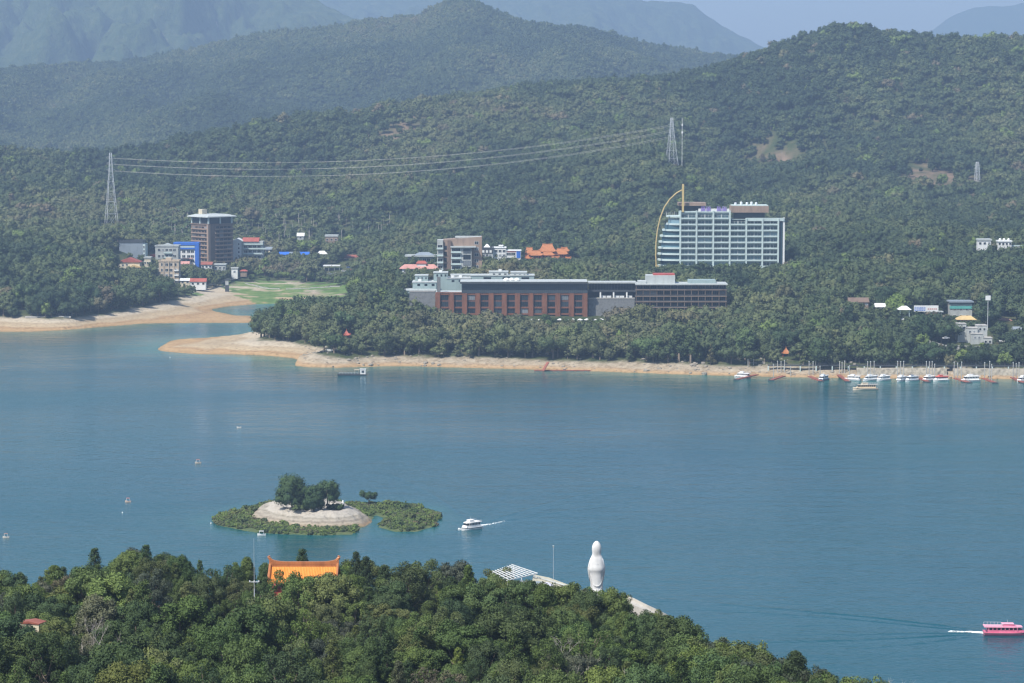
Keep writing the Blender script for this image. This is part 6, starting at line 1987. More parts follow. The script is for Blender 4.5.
m, nt, b = new_mat('islet_ground')
an = N(nt, 'ShaderNodeAttribute'); an.attribute_name = 'stone'
geo = N(nt, 'ShaderNodeNewGeometry'); sx = N(nt, 'ShaderNodeSeparateXYZ'); nt.links.new(geo.outputs['Position'], sx.inputs[0])
mr = N(nt, 'ShaderNodeMapRange'); mr.inputs[2].default_value = 5.0
ad = N(nt, 'ShaderNodeMath', operation='MULTIPLY_ADD'); nt.links.new(noise(nt, .5, 4), ad.inputs[0]); ad.inputs[1].default_value = .9; nt.links.new(sx.outputs[2], ad.inputs[2]); nt.links.new(ad.outputs[0], mr.inputs[0])
st = ramp(nt, mr.outputs[0], [(0.0, (.30, .20, .11)), (.16, (.34, .23, .13)), (.3, (.27, .22, .155)), (.42, (.33, .285, .22)), (.5, (.22, .19, .15)), (.6, (.34, .305, .25)), (.72, (.26, .235, .19)), (.8, (.39, .36, .31)), (1, (.38, .35, .305))])
st = mix_rgb(nt, .7, st, ramp(nt, noise(nt, .9, 6, .75), [(.34, (.28, .26, .23)), (.46, (.85, .84, .82)), (.7, (1.08, 1.08, 1.08))]), 'MULTIPLY')
veg = ramp(nt, noise(nt, .4, 5, .7), [(.3, (.03, .05, .015)), (.5, (.06, .09, .025)), (.7, (.12, .12, .05))])
nt.links.new(mix_rgb(nt, an.outputs['Fac'], veg, st), b.inputs['Base Color']); b.inputs['Roughness'].default_value = .95
bp = N(nt, 'ShaderNodeBump'); bp.inputs['Strength'].default_value = .7; bp.inputs['Distance'].default_value = .5; nt.links.new(noise(nt, 1.2, 6, .75), bp.inputs['Height']); nt.links.new(bp.outputs[0], b.inputs['Normal'])
me.materials.append(m)
isle = link_mesh('islet_terrain', me); tag(isle, kind='structure')
def isle_h(x, y):
    i = int(np.clip(round((y - iy[0] - ctr.y) / .8), 0, nr - 1)); j = int(np.clip(round((x - ix[0] - ctr.x) / .8), 0, nc - 1))
    return float(iz[i, j])
# reed and shrub belt
def shrub_mesh(name, i, matl, reed=False):
    rg = np.random.default_rng(800 + i)
    cl = crown_clumps(rg, .8, .75, .05, 7, .35, .55)
    return foliage_mesh(name, cl, 34, .15 if not reed else .11, rg, matl, True, np.array([0, 0, .2]), rnd=.6, flat=.8 if not reed else 1.5)
SHR = bpy.data.collections.new('shrub_source')
for i in range(5): SHR.objects.link(bpy.data.objects.new('source_shrub_%d' % i, shrub_mesh('shrub', i, M_WOODS, i > 2)))
sxp, syp = jitter_grid(ctr.x - 50, ctr.x + 54, ctr.y - 60, ctr.y + 60, 1.25, rng)
d_, in_ = poly_dist(sxp, syp, isle_w); d3, in3 = poly_dist(sxp, syp, stone_w)
ok = in_ & ((~in3) | (d3 < .8)) & (rng.uniform(size=sxp.shape) < .92)
ok &= ~((d_ < 3.5) & (fbm(sxp / 3.5, syp / 6, 2, 219) < .47))
ok &= ~((d_ < 1.0) & (rng.uniform(size=sxp.shape) < .4))
sxp, syp = sxp[ok], syp[ok]
ns = len(sxp)
szp = np.array([isle_h(a, b_) for a, b_ in zip(sxp, syp)])
hh_ = rng.uniform(.4, 1.35, ns) * (.55 + .8 * fbm(sxp / 8, syp / 8, 2, 211))
tt_ = np.clip(.46 + (fbm(sxp / 9, syp / 9, 3, 213) - .5) * 1.2 + rng.normal(0, .12, ns), .1, .86); tt_ = np.where(rng.uniform(size=ns) < .6, 1.0, tt_)
belt = gn_scatter('reed_belt', np.stack([sxp, syp, szp], -1), np.stack([hh_ * 1.1, hh_ * 1.1, hh_], -1), rng.uniform(0, 6.28, ns), rng.integers(0, 5, ns), tt_, SHR)
tag(belt, 'low green reeds and scrub ringing the pale stone islet', 'reeds', kind='stuff')
shr_obj = [shrub_mesh('shrub', 20 + i, M_LEAF) for i in range(4)]
SHRUBS = [(262, 508, 2.6), (247, 511, 2.4), (253, 512.5, 2), (270, 505.5, 2.4), (299, 510.0, 2.3), (306, 510.4, 2.0), (333, 509.8, 2.6), (338.5, 509.4, 2.4), (382, 510, 2.2), (392, 507, 2.6), (403, 509.5, 3.0), (414, 514, 2.2), (430, 520, 2), (236, 516, 2.2), (228, 520, 2), (243, 522.5, 2.2), (420, 523, 2.4), (388, 523, 2.2), (398, 526, 2.4), (409, 519, 2.6)]
for x, y, h in SHRUBS:
    p = gz(x, y); 
    for _ in range(3): p = gz(x, y, isle_h(p.x, p.y))
    o = link_mesh('shrub', random.choice(shr_obj)); o.location = p; o.scale = (h * 1.2, h * 1.2, h * .95); o.rotation_euler = (0, 0, random.uniform(0, 6.3))
    top = 509 <= y < 511 and 295 < x < 345
    o.color = random.choice([(.085, .115, .042, 1), (.11, .13, .05, 1), (.065, .10, .036, 1)])
    tag(o, 'rounded shrub on top of the stone mound under the islet trees' if top else 'taller green shrub standing out of the reed belt round the islet', 'shrub', 'shrubs on the islet mound' if top else 'shrubs in the islet reed belt')
ISLE_TREES = [('round', 292, 509, 11.6, 1.22, 'dark green', 'broad dark dome shaped tree, biggest of those on the islet'), ('round', 314, 510.5, 8.8, 1.05, 'dark green', 'middle dark tree on the islet mound between two taller ones'), ('loose', 327.5, 509, 10.6, 1.1, 'dark green', 'airy thin crowned tree at the end of the islet mound'), ('spread', 369, 505.5, 5.0, 1.25, 'dark green', 'small flat crowned tree alone on the low reed tongue of the islet')]
for kind, x, y, H, wd, cw, lab in ISLE_TREES:
    p = gz(x, y)
    for _ in range(3): p = gz(x, y, isle_h(p.x, p.y))
    rg = np.random.default_rng(int(x))
    Rx = H * .44 * wd
    if kind == 'loose': cl = crown_clumps(rg, Rx, H * .68, H * .26, 18, .24, .38); per = 150
    elif kind == 'spread': cl = crown_clumps(rg, Rx * 1.1, H * .6, H * .4, 14, .26, .42, 'spread'); per = 220
    else: cl = crown_clumps(rg, Rx, H * .9, H * .08, 24, .30, .46); per = 300
    root = empty('broadleaf_tree', p); tag(root, lab, 'tree')
    me = foliage_mesh('crown', cl, per, .26 if H > 6 else .17, rg, M_LEAF, True, np.array([0, 0, H * .45]), rnd=.4)
    c = link_mesh('crown', me, root); c.color = (.052, .090, .038, 1)
    trunk_mb(rg, H * .8, .3 if H > 6 else .16, cl, 7).build('trunk', M_BARK, root)
# small white figure on the mound, white beacon at the shore
p = gz(343, 507.5, 3.6)
o = empty('statue', p); tag(o, 'small white statue on the end of the stone mound of the islet', 'statue')
MB().loft([[(r_ * math.cos(6.283 * k / 10), r_ * math.sin(6.283 * k / 10), z_) for k in range(10)] for r_, z_ in ((.5, .7), (.55, 1.0), (.42, 1.6), (.5, 2.0), (.22, 2.25), (.26, 2.5), (.05, 2.75))]).build('figure', M_WHITE, o, smooth=True)
MB().loft([[(x * s, y * s, z) for x, y in ((-1, -1), (1, -1), (1, 1), (-1, 1))] for s, z in ((1.1, -1.5), (1.1, .2), (.7, .25), (.7, .75))]).build('pedestal', M_CONC, o)

# ================================================================== BOATS
def boat_proto(L=11.0, B=3.8, decks=1, style='cruiser'):
    r_ = empty('tour_boat', (0, 0, 0))
    h = L / 2
    secs = []
    for t in np.linspace(0, 1, 9):
        x = -h + L * t
        w = B / 2 * (1 if t < .55 else max(.03, 1 - ((t - .55) / .45) ** 1.9))
        zt = 1.0 + .55 * max(0, t - .5) ** 1.5 * 2
        secs.append([(x, -w * .75, -.35), (x + .0, -w, .35), (x, -w * 1.03, zt), (x, w * 1.03, zt), (x, w, .35), (x, w * .75, -.35)])
    MB().loft(secs).build('hull', M_BOATP, r_)
    mb = MB()
    mb.loft([[(a[2][0], a[2][1] * 1.03, .62), (a[2][0], a[2][1] * 1.03, .82), (a[3][0], a[3][1] * 1.03, .82), (a[3][0], a[3][1] * 1.03, .62)] for a in secs]); mb.build('rubbing_strake', M_DARK if style != 'pink' else M_BOATP, r_)
    c0, c1 = -h + .7, h * .52
    hc = 2.2
    mb = MB(); mb.loft([[(c0, -B * .42, 1.0), (c1 + .9, -B * .36, 1.0), (c1 + .9, B * .36, 1.0), (c0, B * .42, 1.0)], [(c0, -B * .42, 1.7), (c1 + .5, -B * .35, 1.7), (c1 + .5, B * .35, 1.7), (c0, B * .42, 1.7)]]); mb.build('cabin', M_BOATP, r_)
    mb = MB(); mb.loft([[(c0 + .1, -B * .405, 1.7), (c1 + .45, -B * .34, 1.7), (c1 + .45, B * .34, 1.7), (c0 + .1, B * .405, 1.7)], [(c0 + .1, -B * .40, 2.55), (c1 - .35, -B * .33, 2.55), (c1 - .35, B * .33, 2.55), (c0 + .1, B * .40, 2.55)]], 0)
    n = 7
    for k in range(n + 1):
        x = c0 + .2 + (c1 - c0 - .9) * k / n
        for s in (-1, 1): mb.box(x - .08, s * B * .41 - .04, 1.7, x + .08, s * B * .41 + .04, 2.55, 1)
    mb.build('window_band', [M_DKGL, M_BOATP], r_)
    mb = MB(); mb.loft([[(c0 - .7, -B * .46, z), (c1 * .5, -B * .46, z), (c1 + .35, -B * .30, z - .05), (c1 + .35, B * .30, z - .05), (c1 * .5, B * .46, z), (c0 - .7, B * .46, z)] for z in (2.55, 2.78)]); mb.build('roof', M_BOATP, r_)
    f0 = c1 - 3.4
    mb = MB(); mb.loft([[(f0, -B * .28, 2.78), (f0 + 2.6, -B * .24, 2.78), (f0 + 2.6, B * .24, 2.78), (f0, B * .28, 2.78)], [(f0, -B * .26, 3.45), (f0 + 1.9, -B * .22, 3.45), (f0 + 1.9, B * .22, 3.45), (f0, B * .26, 3.45)]]); mb.build('wheelhouse', M_BOATP, r_)
    mb = MB(); mb.box(f0 - .3, -B * .29, 3.45, f0 + 2.1, B * .29, 3.58); mb.build('wheelhouse_roof', M_BOATP, r_)
    mb = MB()
    for s in (-1, 1):
        mb.path([(c0 - .5, s * B * .44, 3.5), (f0 - .2, s * B * .44, 3.5)], .04, 4)
        for k in range(6): mb.tube((c0 - .5 + (f0 - c0 + .3) * k / 5, s * B * .44, 2.78), (c0 - .5 + (f0 - c0 + .3) * k / 5, s * B * .44, 3.5), .035, .035, 4)
    mb.tube((f0 + 1, 0, 3.5), (f0 + .8, 0, 4.6), .05, .03, 4); mb.build('railing', M_STEEL, r_)
    return r_
def paint(o, cols):
    for ch in o.children:
        n = ch.name.split('.')[0]
        ch.color = (*cols.get(n, cols['all']), 1)
WHT = {'all': (.78, .78, .77), 'hull': (.74, .75, .75)}
bp0 = boat_proto(9.5, 3.6)
BOATS = [
    (742, 378.0, 150, WHT, 'white tour boat moored first by the sandy bank, furthest from the other boats'),
    (823, 380.8, 240, {'all': (.55, .60, .64), 'hull': (.10, .16, .24)}, 'small boat with a dark blue hull beside a red gangway'),
    (852.5, 380.8, 155, WHT, 'white tour boat touching the red gangway left of the moored pair by the tan ferry'.replace('left of', 'before')),
    (870, 381.0, 205, {'all': (.70, .72, .74), 'hull': (.62, .64, .66)}, 'white boat with a grey cabin moored behind the tan ferry'),
    (883, 381.0, 215, WHT, 'white low boat moored just past the tan ferry'),
    (901, 381.6, 235, WHT, 'broad white boat turned bow out towards the lake'),
    (911.5, 381.4, 215, {'all': (.72, .74, .76), 'wheelhouse_roof': (.05, .08, .14), 'roof': (.5, .55, .6)}, 'white boat with a dark wheelhouse top in the middle of the moored row'),
    (928.5, 381.3, 215, WHT, 'white boat moored side by side with the red boat'),
    (940.5, 381.4, 200, {'all': (.62, .08, .05), 'hull': (.76, .76, .75), 'cabin': (.76, .76, .75)}, 'white hulled boat with a bright red cabin roof'),
    (970, 382.0, 195, WHT, 'big white boat alone at its gangway past the stone gap'),
    (1023, 382.0, 215, WHT, 'white boat at the last gangway cut by the picture edge'),
]
for i, (x, y, a, cols, lab) in enumerate(BOATS):
    o = bp0 if i == 0 else copy_tree(bp0)
    p = gz(x, y - .4); o.location = (p.x, p.y, -.05); o.rotation_euler = (0, 0, R(a)); s = 1.12 if x == 970 else .95; o.scale = (s, s, s)
    paint(o, cols); tag(o, lab, 'boat', 'tour boats moored along the landing')
o = copy_tree(bp0); p = gz(865, 389.6); o.location = (p.x, p.y, -.05); o.rotation_euler = (0, 0, R(183)); o.scale = (1.35, 1.1, 1.0)
paint(o, {'all': (.56, .43, .26), 'hull': (.60, .50, .36), 'roof': (.30, .27, .22), 'wheelhouse': (.62, .55, .42)}); tag(o, 'tan ferry under way just off the row of moored white boats', 'boat')
o = copy_tree(bp0); p = gz(470.5, 529.3); o.location = (p.x, p.y, -.05); o.rotation_euler = (0, 0, R(222)); o.scale = (.86, .95, .98)
paint(o, {'all': (.80, .78, .75), 'hull': (.78, .77, .75), 'roof': (.80, .76, .72)}); tag(o, 'white cabin boat under way past the islet with a short foam wake', 'boat')
o = copy_tree(bp0); p = gz(1007.5, 634.5); o.location = (p.x, p.y, -.05); o.rotation_euler = (0, 0, R(-3)); o.scale = (1.42, 1.15, .92)
paint(o, {'all': (.62, .12, .25), 'hull': (.48, .06, .15), 'roof': (.70, .26, .36), 'cabin': (.58, .09, .20), 'wheelhouse_roof': (.72, .30, .40)}); tag(o, 'bright pink two tier tour boat heading out past the picture edge', 'boat')

# foam and wake ripples
def foam(label, pts_, w0, w1, n, s):
    rg = np.random.default_rng(s); mb = MB()
    L = len(pts_) - 1
    for k in range(n):
        t = rg.uniform(0, 1) ** 1.6; f = t * L; i = min(int(f), L - 1)
        c = pts_[i].lerp(pts_[i + 1], f - i); w = w0 + (w1 - w0) * t
        dv = (pts_[i + 1] - pts_[i]).normalized(); sv = Vector((-dv.y, dv.x, 0))
        c = c + sv * rg.normal(0, .35) * w
        m_ = 7; r_ = rg.uniform(.15, .6) * (1 - .6 * t)
        ring = [c + dv * (1.8 * r_ * math.cos(6.283 * q / m_) * rg.uniform(.6, 1.3)) + sv * (r_ * .8 * math.sin(6.283 * q / m_) * rg.uniform(.6, 1.3)) for q in range(m_)]
        z = .05 + k * .0004
        mb.loft([[(v.x, v.y, z - .05) for v in ring], [(v.x * .9 + c.x * .1, v.y * .9 + c.y * .1, z + .05) for v in ring]])
    return tag(mb.build('wake_foam', cm('foam', (.78, .80, .80), rough=.9, var=.04)), label, 'foam', kind='stuff')
foam('white foam trailing behind the pink boat', [gz(a, b_) for a, b_ in ((985, 632.8), (978, 632.5), (968, 632), (948, 631.3))], 1.2, .9, 150, 3)
foam('white foam behind the cabin boat near the islet', [gz(a, b_) for a, b_ in ((478, 525.3), (484, 525), (491, 524.2), (505, 521))], .9, .5, 60, 4)
foam('white bow wave of the cabin boat', [gz(a, b_) for a, b_ in ((464, 529.3), (461, 529), (458.5, 529.2))], .8, .5, 25, 5)
foam('white bow wave of the pink boat', [gz(a, b_) for a, b_ in ((1022, 634), (1030, 634.6), (1040, 635.6))], .6, .5, 40, 6)
def ripple(pxs, w, h, lab):
    """low swell running off a boat: a smooth crest a hand high"""
    Q = [gz(a, b_) for a, b_ in pxs]; out = []
    for a, b_ in zip(Q[:-1], Q[1:]):
        for k in range(8): out.append(a.lerp(b_, k / 8))
    out.append(Q[-1])
    n = len(out); V, Fq = [], []
    prof = [(-1, -.02), (-.6, .15), (-.25, .75), (0, 1), (.25, .75), (.6, .15), (1, -.02)]
    for i, q in enumerate(out):
        t = (out[min(i + 1, n - 1)] - out[max(i - 1, 0)]).normalized(); s = Vector((-t.y, t.x, 0))
        f = i / (n - 1); am = .75 * h * min(1, 6 * f + .1) * (1 - f) ** .6 * (0.7 + .6 * random.random())
        for u_, z_ in prof: V.append(tuple(q + s * (u_ * w * (.6 + .8 * f)) + Vector((0, 0, z_ * am + .006))))
    k = len(prof)
    for i in range(n - 1):
        for j in range(k - 1): Fq.append((i * k + j, i * k + j + 1, (i + 1) * k + j + 1, (i + 1) * k + j))
    me = mesh_from_arrays('wake_swell', np.array(V), np.array(Fq), [M_WATER], True)
    tag(link_mesh('wake_swell', me), kind='structure')
for pxs, w, h in (([(984, 631), (930, 624), (860, 616), (780, 609), (700, 602), (640, 597)], 2.0, .34), ([(984, 632), (930, 627), (860, 620), (780, 614), (690, 608)], 1.8, .28), ([(984, 634), (920, 637), (860, 640), (790, 641), (700, 642)], 2.0, .30), ([(984, 633.5), (925, 633), (860, 634), (770, 634)], 1.8, .22), ([(984, 635), (930, 642), (880, 647), (830, 650)], 1.8, .22),
                  ([(482, 523), (520, 512), (560, 500), (600, 492), (650, 484)], 2.0, .24), ([(482, 524), (530, 517), (580, 508), (640, 499)], 1.8, .2), ([(470, 520), (450, 506), (432, 494), (405, 480), (380, 470)], 1.9, .2), ([(476, 520), (500, 500), (510, 485), (540, 462)], 2.0, .16)):
    ripple(pxs, w, h, '')

# small craft
def punt(label, x, y, L, colr, canopy=None, rz=0, name='rowing_boat'):
    p = gz(x, y); o = empty(name, (p.x, p.y, 0), rz); tag(o, label, 'boat'); L *= .78
    secs = []
    for t in np.linspace(0, 1, 7):
        w = L * .17 * math.sin(math.pi * (.12 + .80 * t)) ** .6; xx = (t - .5) * L; z = .45 + .3 * abs(t - .5) ** 2 * 4
        secs.append([(xx, -w * .6, -.15), (xx, -w, z), (xx, -w * .85, z), (xx, -w * .5, .15), (xx, w * .5, .15), (xx, w * .85, z), (xx, w, z), (xx, w * .6, -.15)])
    h = MB().loft(secs).build('hull', M_BOATP, o); h.color = (*colr, 1)
    if canopy:
        mb = MB(); mb.box(-L * .28, -L * .16, 1.5, L * .28, L * .16, 1.62); c = mb.build('awning', M_BOATP, o); c.color = (*canopy, 1)
        mb = MB()
        for a in (-.26, .26):
            for b_ in (-.14, .14): mb.tube((a * L, b_ * L, .3), (a * L, b_ * L, 1.5), .05, .05, 4)
        mb.build('awning_frame', M_STEEL, o)
    return o
punt('tiny boat with a reddish awning far out on the open lake', 198, 463.4, 3.2, (.5, .42, .34), (.45, .12, .07))
punt('tiny boat with a red awning between the headland and the wooded hill', 128, 502.2, 2.8, (.55, .40, .32), (.48, .10, .06))
punt('tiny pale skiff low on the open lake near the picture edge', 6, 538, 2.8, (.6, .54, .46), (.4, .15, .08))
punt('tiny pale boat furthest out towards the sandy spit', 239, 428, 2.6, (.6, .58, .54))
punt('small white dinghy tied up under the islet reeds', 261.5, 535.5, 3.6, (.75, .75, .75), (.7, .7, .7))
for x, y, lab in ((122.5, 513, 'tiny white buoy below the boat with the red awning'), (211, 523.6, 'white buoy at the tip of the islet reeds'), (459, 529, 'white buoy beside the cabin boat'), (170, 357.6, 'tiny buoy floating off the sandy spit')):
    p = gz(x, y); o = empty('buoy', p); o.scale = (.7, .7, .7); tag(o, lab, 'buoy')
    n = 8; MB().loft([[(r_ * math.cos(6.283 * k / n), r_ * math.sin(6.283 * k / n), z_) for k in range(n)] for r_, z_ in ((.25, -.2), (.38, .1), (.3, .4), (.1, .55))]).build('float', M_WHITE, o); MB().tube((0, 0, .5), (0, 0, 1.1), .05, .04, 5).build('staff', M_STEEL, o)
p = gz(227, 341.5); 
# barge with a white hut off the point
p = gz(352, 375.2); root = empty('work_barge', (p.x, p.y, 0)); tag(root, 'flat dark work barge with a white hut moored off the stony point', 'barge')
u = mpp(p.y); L = 28 * u
MB().loft([[(-L / 2, -1.6, -.3), (L / 2, -1.6, -.3), (L / 2, 1.6, -.3), (-L / 2, 1.6, -.3)], [(-L / 2 - .4, -1.8, .7), (L / 2 + .4, -1.8, .7), (L / 2 + .4, 1.8, .7), (-L / 2 - .4, 1.8, .7)]]).build('hull', M_DARK, root)
MB().box(L * .30, -1.3, .7, L * .49, 1.2, 3.3).build('hut', M_WHITE, root)
MB().box(L * .35, -1.42, 1.5, L * .44, -1.32, 2.7).build('window', M_DKGL, root)
MB().box(L * .28, -1.5, 3.3, L * .51, 1.4, 3.5).build('roof', M_WHITE, root)
mb = MB()
for k in range(7): mb.tube((-L * .45 + L * .11 * k, -1.5, .7), (-L * .45 + L * .11 * k, -1.5, 1.7), .05, .05, 4)
mb.path([(-L * .45, -1.5, 1.7), (L * .24, -1.5, 1.7)], .05, 4); mb.build('railing', M_STEEL, root)
mb = MB(); mb.tube((-L * .3, 0, .7), (-L * .48, 0, 3.6), .09, .05, 5); mb.tube((-L * .15, 0, .7), (-L * .42, 0, 3.2), .07, .05, 5); mb.build('derrick', M_TIMBER, root)
mb = MB(); mb.box(L * .08, -1.2, 3.0, L * .26, 1.2, 3.15)
for a in (.1, .24): mb.tube((L * a, -1, .7), (L * a, -1, 3.0), .06, .06, 4)
mb.build('awning', M_TAN, root)
# long low raft below the rust coloured gangway
p = gz(565, 370.8); root = empty('pontoon', (p.x, p.y, 0), -.02); tag(root, 'long thin dark pontoon lying along the shore under the hotel', 'pontoon')
L = 62 * mpp(p.y); MB().box(-L / 2, -1, -.3, L / 2, 1, .45).build('deck', M_RUST, root); 
for k in range(9): MB().box(-.9, -1.2, -.4, .9, 1.2, .1).build('float', M_DARK, root, loc=(-L / 2 + L * (k + .5) / 9, 0, 0))
a, b_ = gz(543, 370.3, .6), gz(548, 362, 5)
root = empty('gangway', a); tag(root, 'short rust red gangway climbing from the long pontoon up the bank', 'gangway')
d = b_ - a; s = Vector((-d.y, d.x, 0)).normalized()
MB().loft([[q - s, q + s, q + s - Vector((0, 0, .4)), q - s - Vector((0, 0, .4))] for q in (Vector((0, 0, 0)), d)]).build('deck', M_RUST, root)
mb = MB()
for sg in (-1, 1): mb.path([s * sg + Vector((0, 0, 1)), d + s * sg + Vector((0, 0, 1))], .07, 4)
mb.build('handrail', M_RUST, root)

# red gangways of the landing
DOCKS = [((736.5, 379), (757, 374.2)), ((771, 379.6), (784, 375.5)), ((821, 380.6), (809.5, 376)), ((848, 381), (838.5, 374.5)), ((928, 381.3), (919.5, 377.5)), ((969, 382), (955, 378)), ((995, 382.2), (983, 378)), ((1024, 382.4), (1012, 377))]
DLAB = ['by the first white boat at the sandy bank', 'on its own below the orange pavilion', 'beside the dark blue hulled boat', 'between the blue hulled boat and the tan ferry', 'beside the boat with the red cabin roof', 'leading to the big white boat past the stone gap', 'empty, past the big white boat', 'last of all, at the picture edge']
for (a, b_), lab in zip(DOCKS, DLAB):
    p0 = gz(*a, .5); p1 = gz(b_[0], b_[1], 1.6)
    d = p1 - p0; L = d.length
    root = empty('gangway', p0); tag(root, f'rust red floating gangway {lab}', 'gangway', 'rust red gangways at the landing')
    s = Vector((-d.y, d.x, 0)).normalized() * 1.1
    MB().loft([[q - s, q + s, q + s - Vector((0, 0, .45)), q - s - Vector((0, 0, .45))] for q in (Vector((0, 0, 0)), d)]).build('deck', M_RUST, root)
    mb = MB()
    for sg in (-1, 1):
        mb.path([s * sg + Vector((0, 0, .9)), d + s * sg + Vector((0, 0, .9))], .05, 4)
        for k in range(5): mb.tube(s * sg + d * (k / 4), s * sg + d * (k / 4) + Vector((0, 0, .9)), .04, .04, 4)
    mb.build('railing', M_RUST, root)
    mb = MB(); mb.box(-1.6, -1.6, -.7, 1.6, 1.6, -.05); mb.build('float', M_DARK, root)
# mooring piles
PILES = [(745, 363, 373), (748, 359.5, 374), (753.5, 359.5, 373.5), (773.5, 364.5, 377.5), (777.5, 361.5, 376), (781, 362, 376), (784.5, 361, 376), (790.5, 366.5, 377), (809, 362, 377), (813, 362, 377), (815.5, 361.5, 376), (820, 366.5, 378), (839.5, 362, 377), (842, 362.5, 377), (844.5, 361.5, 377), (849.5, 366, 378), (867.5, 362, 378.5), (870.5, 362, 378.5), (874, 361.8, 378.5), (897.5, 361.8, 379), (900.5, 362, 379), (903.5, 361.8, 379), (926.2, 362, 379.5), (929.3, 362.3, 379.5), (932, 362, 379.5), (934.5, 364.5, 379.5), (954, 362.5, 380), (957.5, 363.5, 380), (961.5, 362.5, 380), (984.5, 363, 380), (989.5, 362, 380.3), (991.5, 365, 380.3), (1013, 363, 380.3), (1016, 364, 380.3), (1018.8, 363, 380.3)]
pr = None
for x, yt, yb in PILES:
    p = gz(x, yb); H = (yb - yt) * mpp(p.y)
    if pr is None:
        pr = empty('mooring_pile', (0, 0, 0)); MB().tube((0, 0, -.4), (0, 0, 1), .24, .22, 8).build('shaft', M_CONC, pr); MB().tube((0, 0, 1), (0, 0, 1.06), .34, .26, 8).build('cap', M_GREYW, pr); o = pr
    else: o = copy_tree(pr)
    o.location = (p.x, p.y, min(0, hz(p.x, p.y))); o.scale = (1, 1, H - min(0, hz(p.x, p.y)))
    near = 'the sandy bank' if x < 765 else 'the orange pavilion' if x < 800 else 'the dark blue hulled boat' if x < 830 else 'the gangway behind the tan ferry' if x < 880 else 'the bow out white boat' if x < 915 else 'the red roofed boat' if x < 945 else 'the big white boat' if x < 975 else 'the empty gangway' if x < 1000 else 'the last gangway'
    tag(o, f'tall pale mooring pile in the cluster by {near}', 'pile', f'mooring piles by {near}')
# promenade on piles above the stony bank
Q = []
for x in np.arange(768, 1066, 8.0):
    ys = np.interp(x, [s_[0] for s_ in SHORE[-14:]], [s_[1] for s_ in SHORE[-14:]])
    Yp = gz(x, ys).y + 8.5; Q.append(at(x, 364.9 + (x - 768) * .003, Yp))
root = empty('promenade', Q[0]); tag(root, 'long dark promenade on pale posts running above the boat landing', 'promenade')
Q = [q - Q[0] for q in Q]
side = [(q + Vector((0, -1.3, 0)), q + Vector((0, 1.3, 0))) for q in Q]
MB().loft([[a, b_, b_ - Vector((0, 0, .45)), a - Vector((0, 0, .45))] for a, b_ in side]).build('deck', M_DARK, root)
mb = MB()
for z in (1.1, .7, .35): mb.path([a + Vector((0, 0, z)) for a, b_ in side], .055, 4)
for a, b_ in side: mb.tube(a, a + Vector((0, 0, 1.15)), .06, .06, 4)
mb.build('railing', M_DARK, root)
for i in range(0, len(Q), 2):
    q = Q[i] + Vector((0, -1.2, 0)); g = hz(q.x + root.location.x, q.y + root.location.y) - root.location.z
    MB().box(-.28, -.28, min(g - 1, -1.2), .28, .28, -.45).build('post', M_LINE, root, loc=(q.x, q.y, 0)) if False else MB().box(-.28, -.28, g - q.z - 1, .28, .28, -.45).build('post', M_LINE, root, loc=q)
# stone quay wall below the promenade, in two lengths either side of a dark gap
for a, b_, lab in ((858, 948.5, 'pale stone quay wall behind the row of moored boats'), (955, 1075, 'pale stone quay wall past the dark gap, behind the big white boat')):
    Qw = []
    for x in np.arange(a, b_ + .1, 3.0):
        ys = np.interp(x, [s_[0] for s_ in SHORE[-14:]], [s_[1] for s_ in SHORE[-14:]]); g = gz(x, ys); Qw.append((Vector((g.x, g.y + 2.2, 0)), x))
    mb = MB(); rings = []
    for q, x in Qw:
        k1, k2, k3 = (float(vnoise(np.array([x * .31]), np.array([s_ * 1.7]), 61)[0]) - .5 for s_ in (1, 2, 3))
        rings.append([q + Vector((0, -.2 + k1, -1)), q + Vector((0, .8 + k1 * 1.2, 1.4)), q + Vector((0, 1.6 + k2 * 1.2, 3.0)), q + Vector((0, 2.6 + k3, 4.5 + k1 * .8)), q + Vector((0, 4.2, 5.1 + k1 * .6)), q + Vector((0, 8, 4.6)), q + Vector((0, 8, -1))])
    mb.loft(rings); o = mb.build('quay_wall', cm('pale_quay_stone', (.27, .245, .195), rough=.95, var=.55, scale=.5, streak=False)); tag(o, lab, 'wall')

# boulders of the quarried bank
def rock_mesh(i):
    rg = np.random.default_rng(900 + i); V, F = ico(2)
    V = V * (1 + .32 * np.array([vnoise(v[:1] * 2.1 + i * 7, v[1:2] * 2.1 + v[2:3] * 1.7, 5)[0] - .5 for v in V])[:, None] * 2)
    V = V * np.array([1, .8, .62]); me = mesh_from_arrays('boulder', V, F, [cm('boulder_stone', (.25, .225, .185), rough=.95, var=.35, scale=.6, streak=False)], False); return me
RK = bpy.data.collections.new('boulder_source')
for i in range(4): RK.objects.link(bpy.data.objects.new('source_boulder_%d' % i, rock_mesh(i)))
bx_, by_ = jitter_grid(-130, 300, 1415, 1560, 2.6, rng)
bz_, bd_, bi_ = land_h(bx_, by_); bpx = 512 + FPX * bx_ / by_
ok = bi_ & (bz_ > .1) & (bz_ < 8.2) & (bpx > 300) & (rng.uniform(size=bx_.shape) < .05 + .2 * (fbm(bx_ / 16, by_ / 10, 2, 231) > .53))
bx_, by_, bz_ = bx_[ok], by_[ok], bz_[ok]; nb_ = len(bx_)
bs_ = rng.lognormal(-.35, .45, nb_).clip(.3, 1.9)
bl_ = gn_scatter('shore_boulders', np.stack([bx_, by_, bz_], -1), np.stack([bs_, bs_, bs_ * rng.uniform(.7, 1.2, nb_)], -1), rng.uniform(0, 6.28, nb_), rng.integers(0, 4, nb_), rng.uniform(0, 1, nb_), RK)
tag(bl_, 'loose pale boulders strewn over the drained bank below the hotel', 'boulders', kind='stuff')

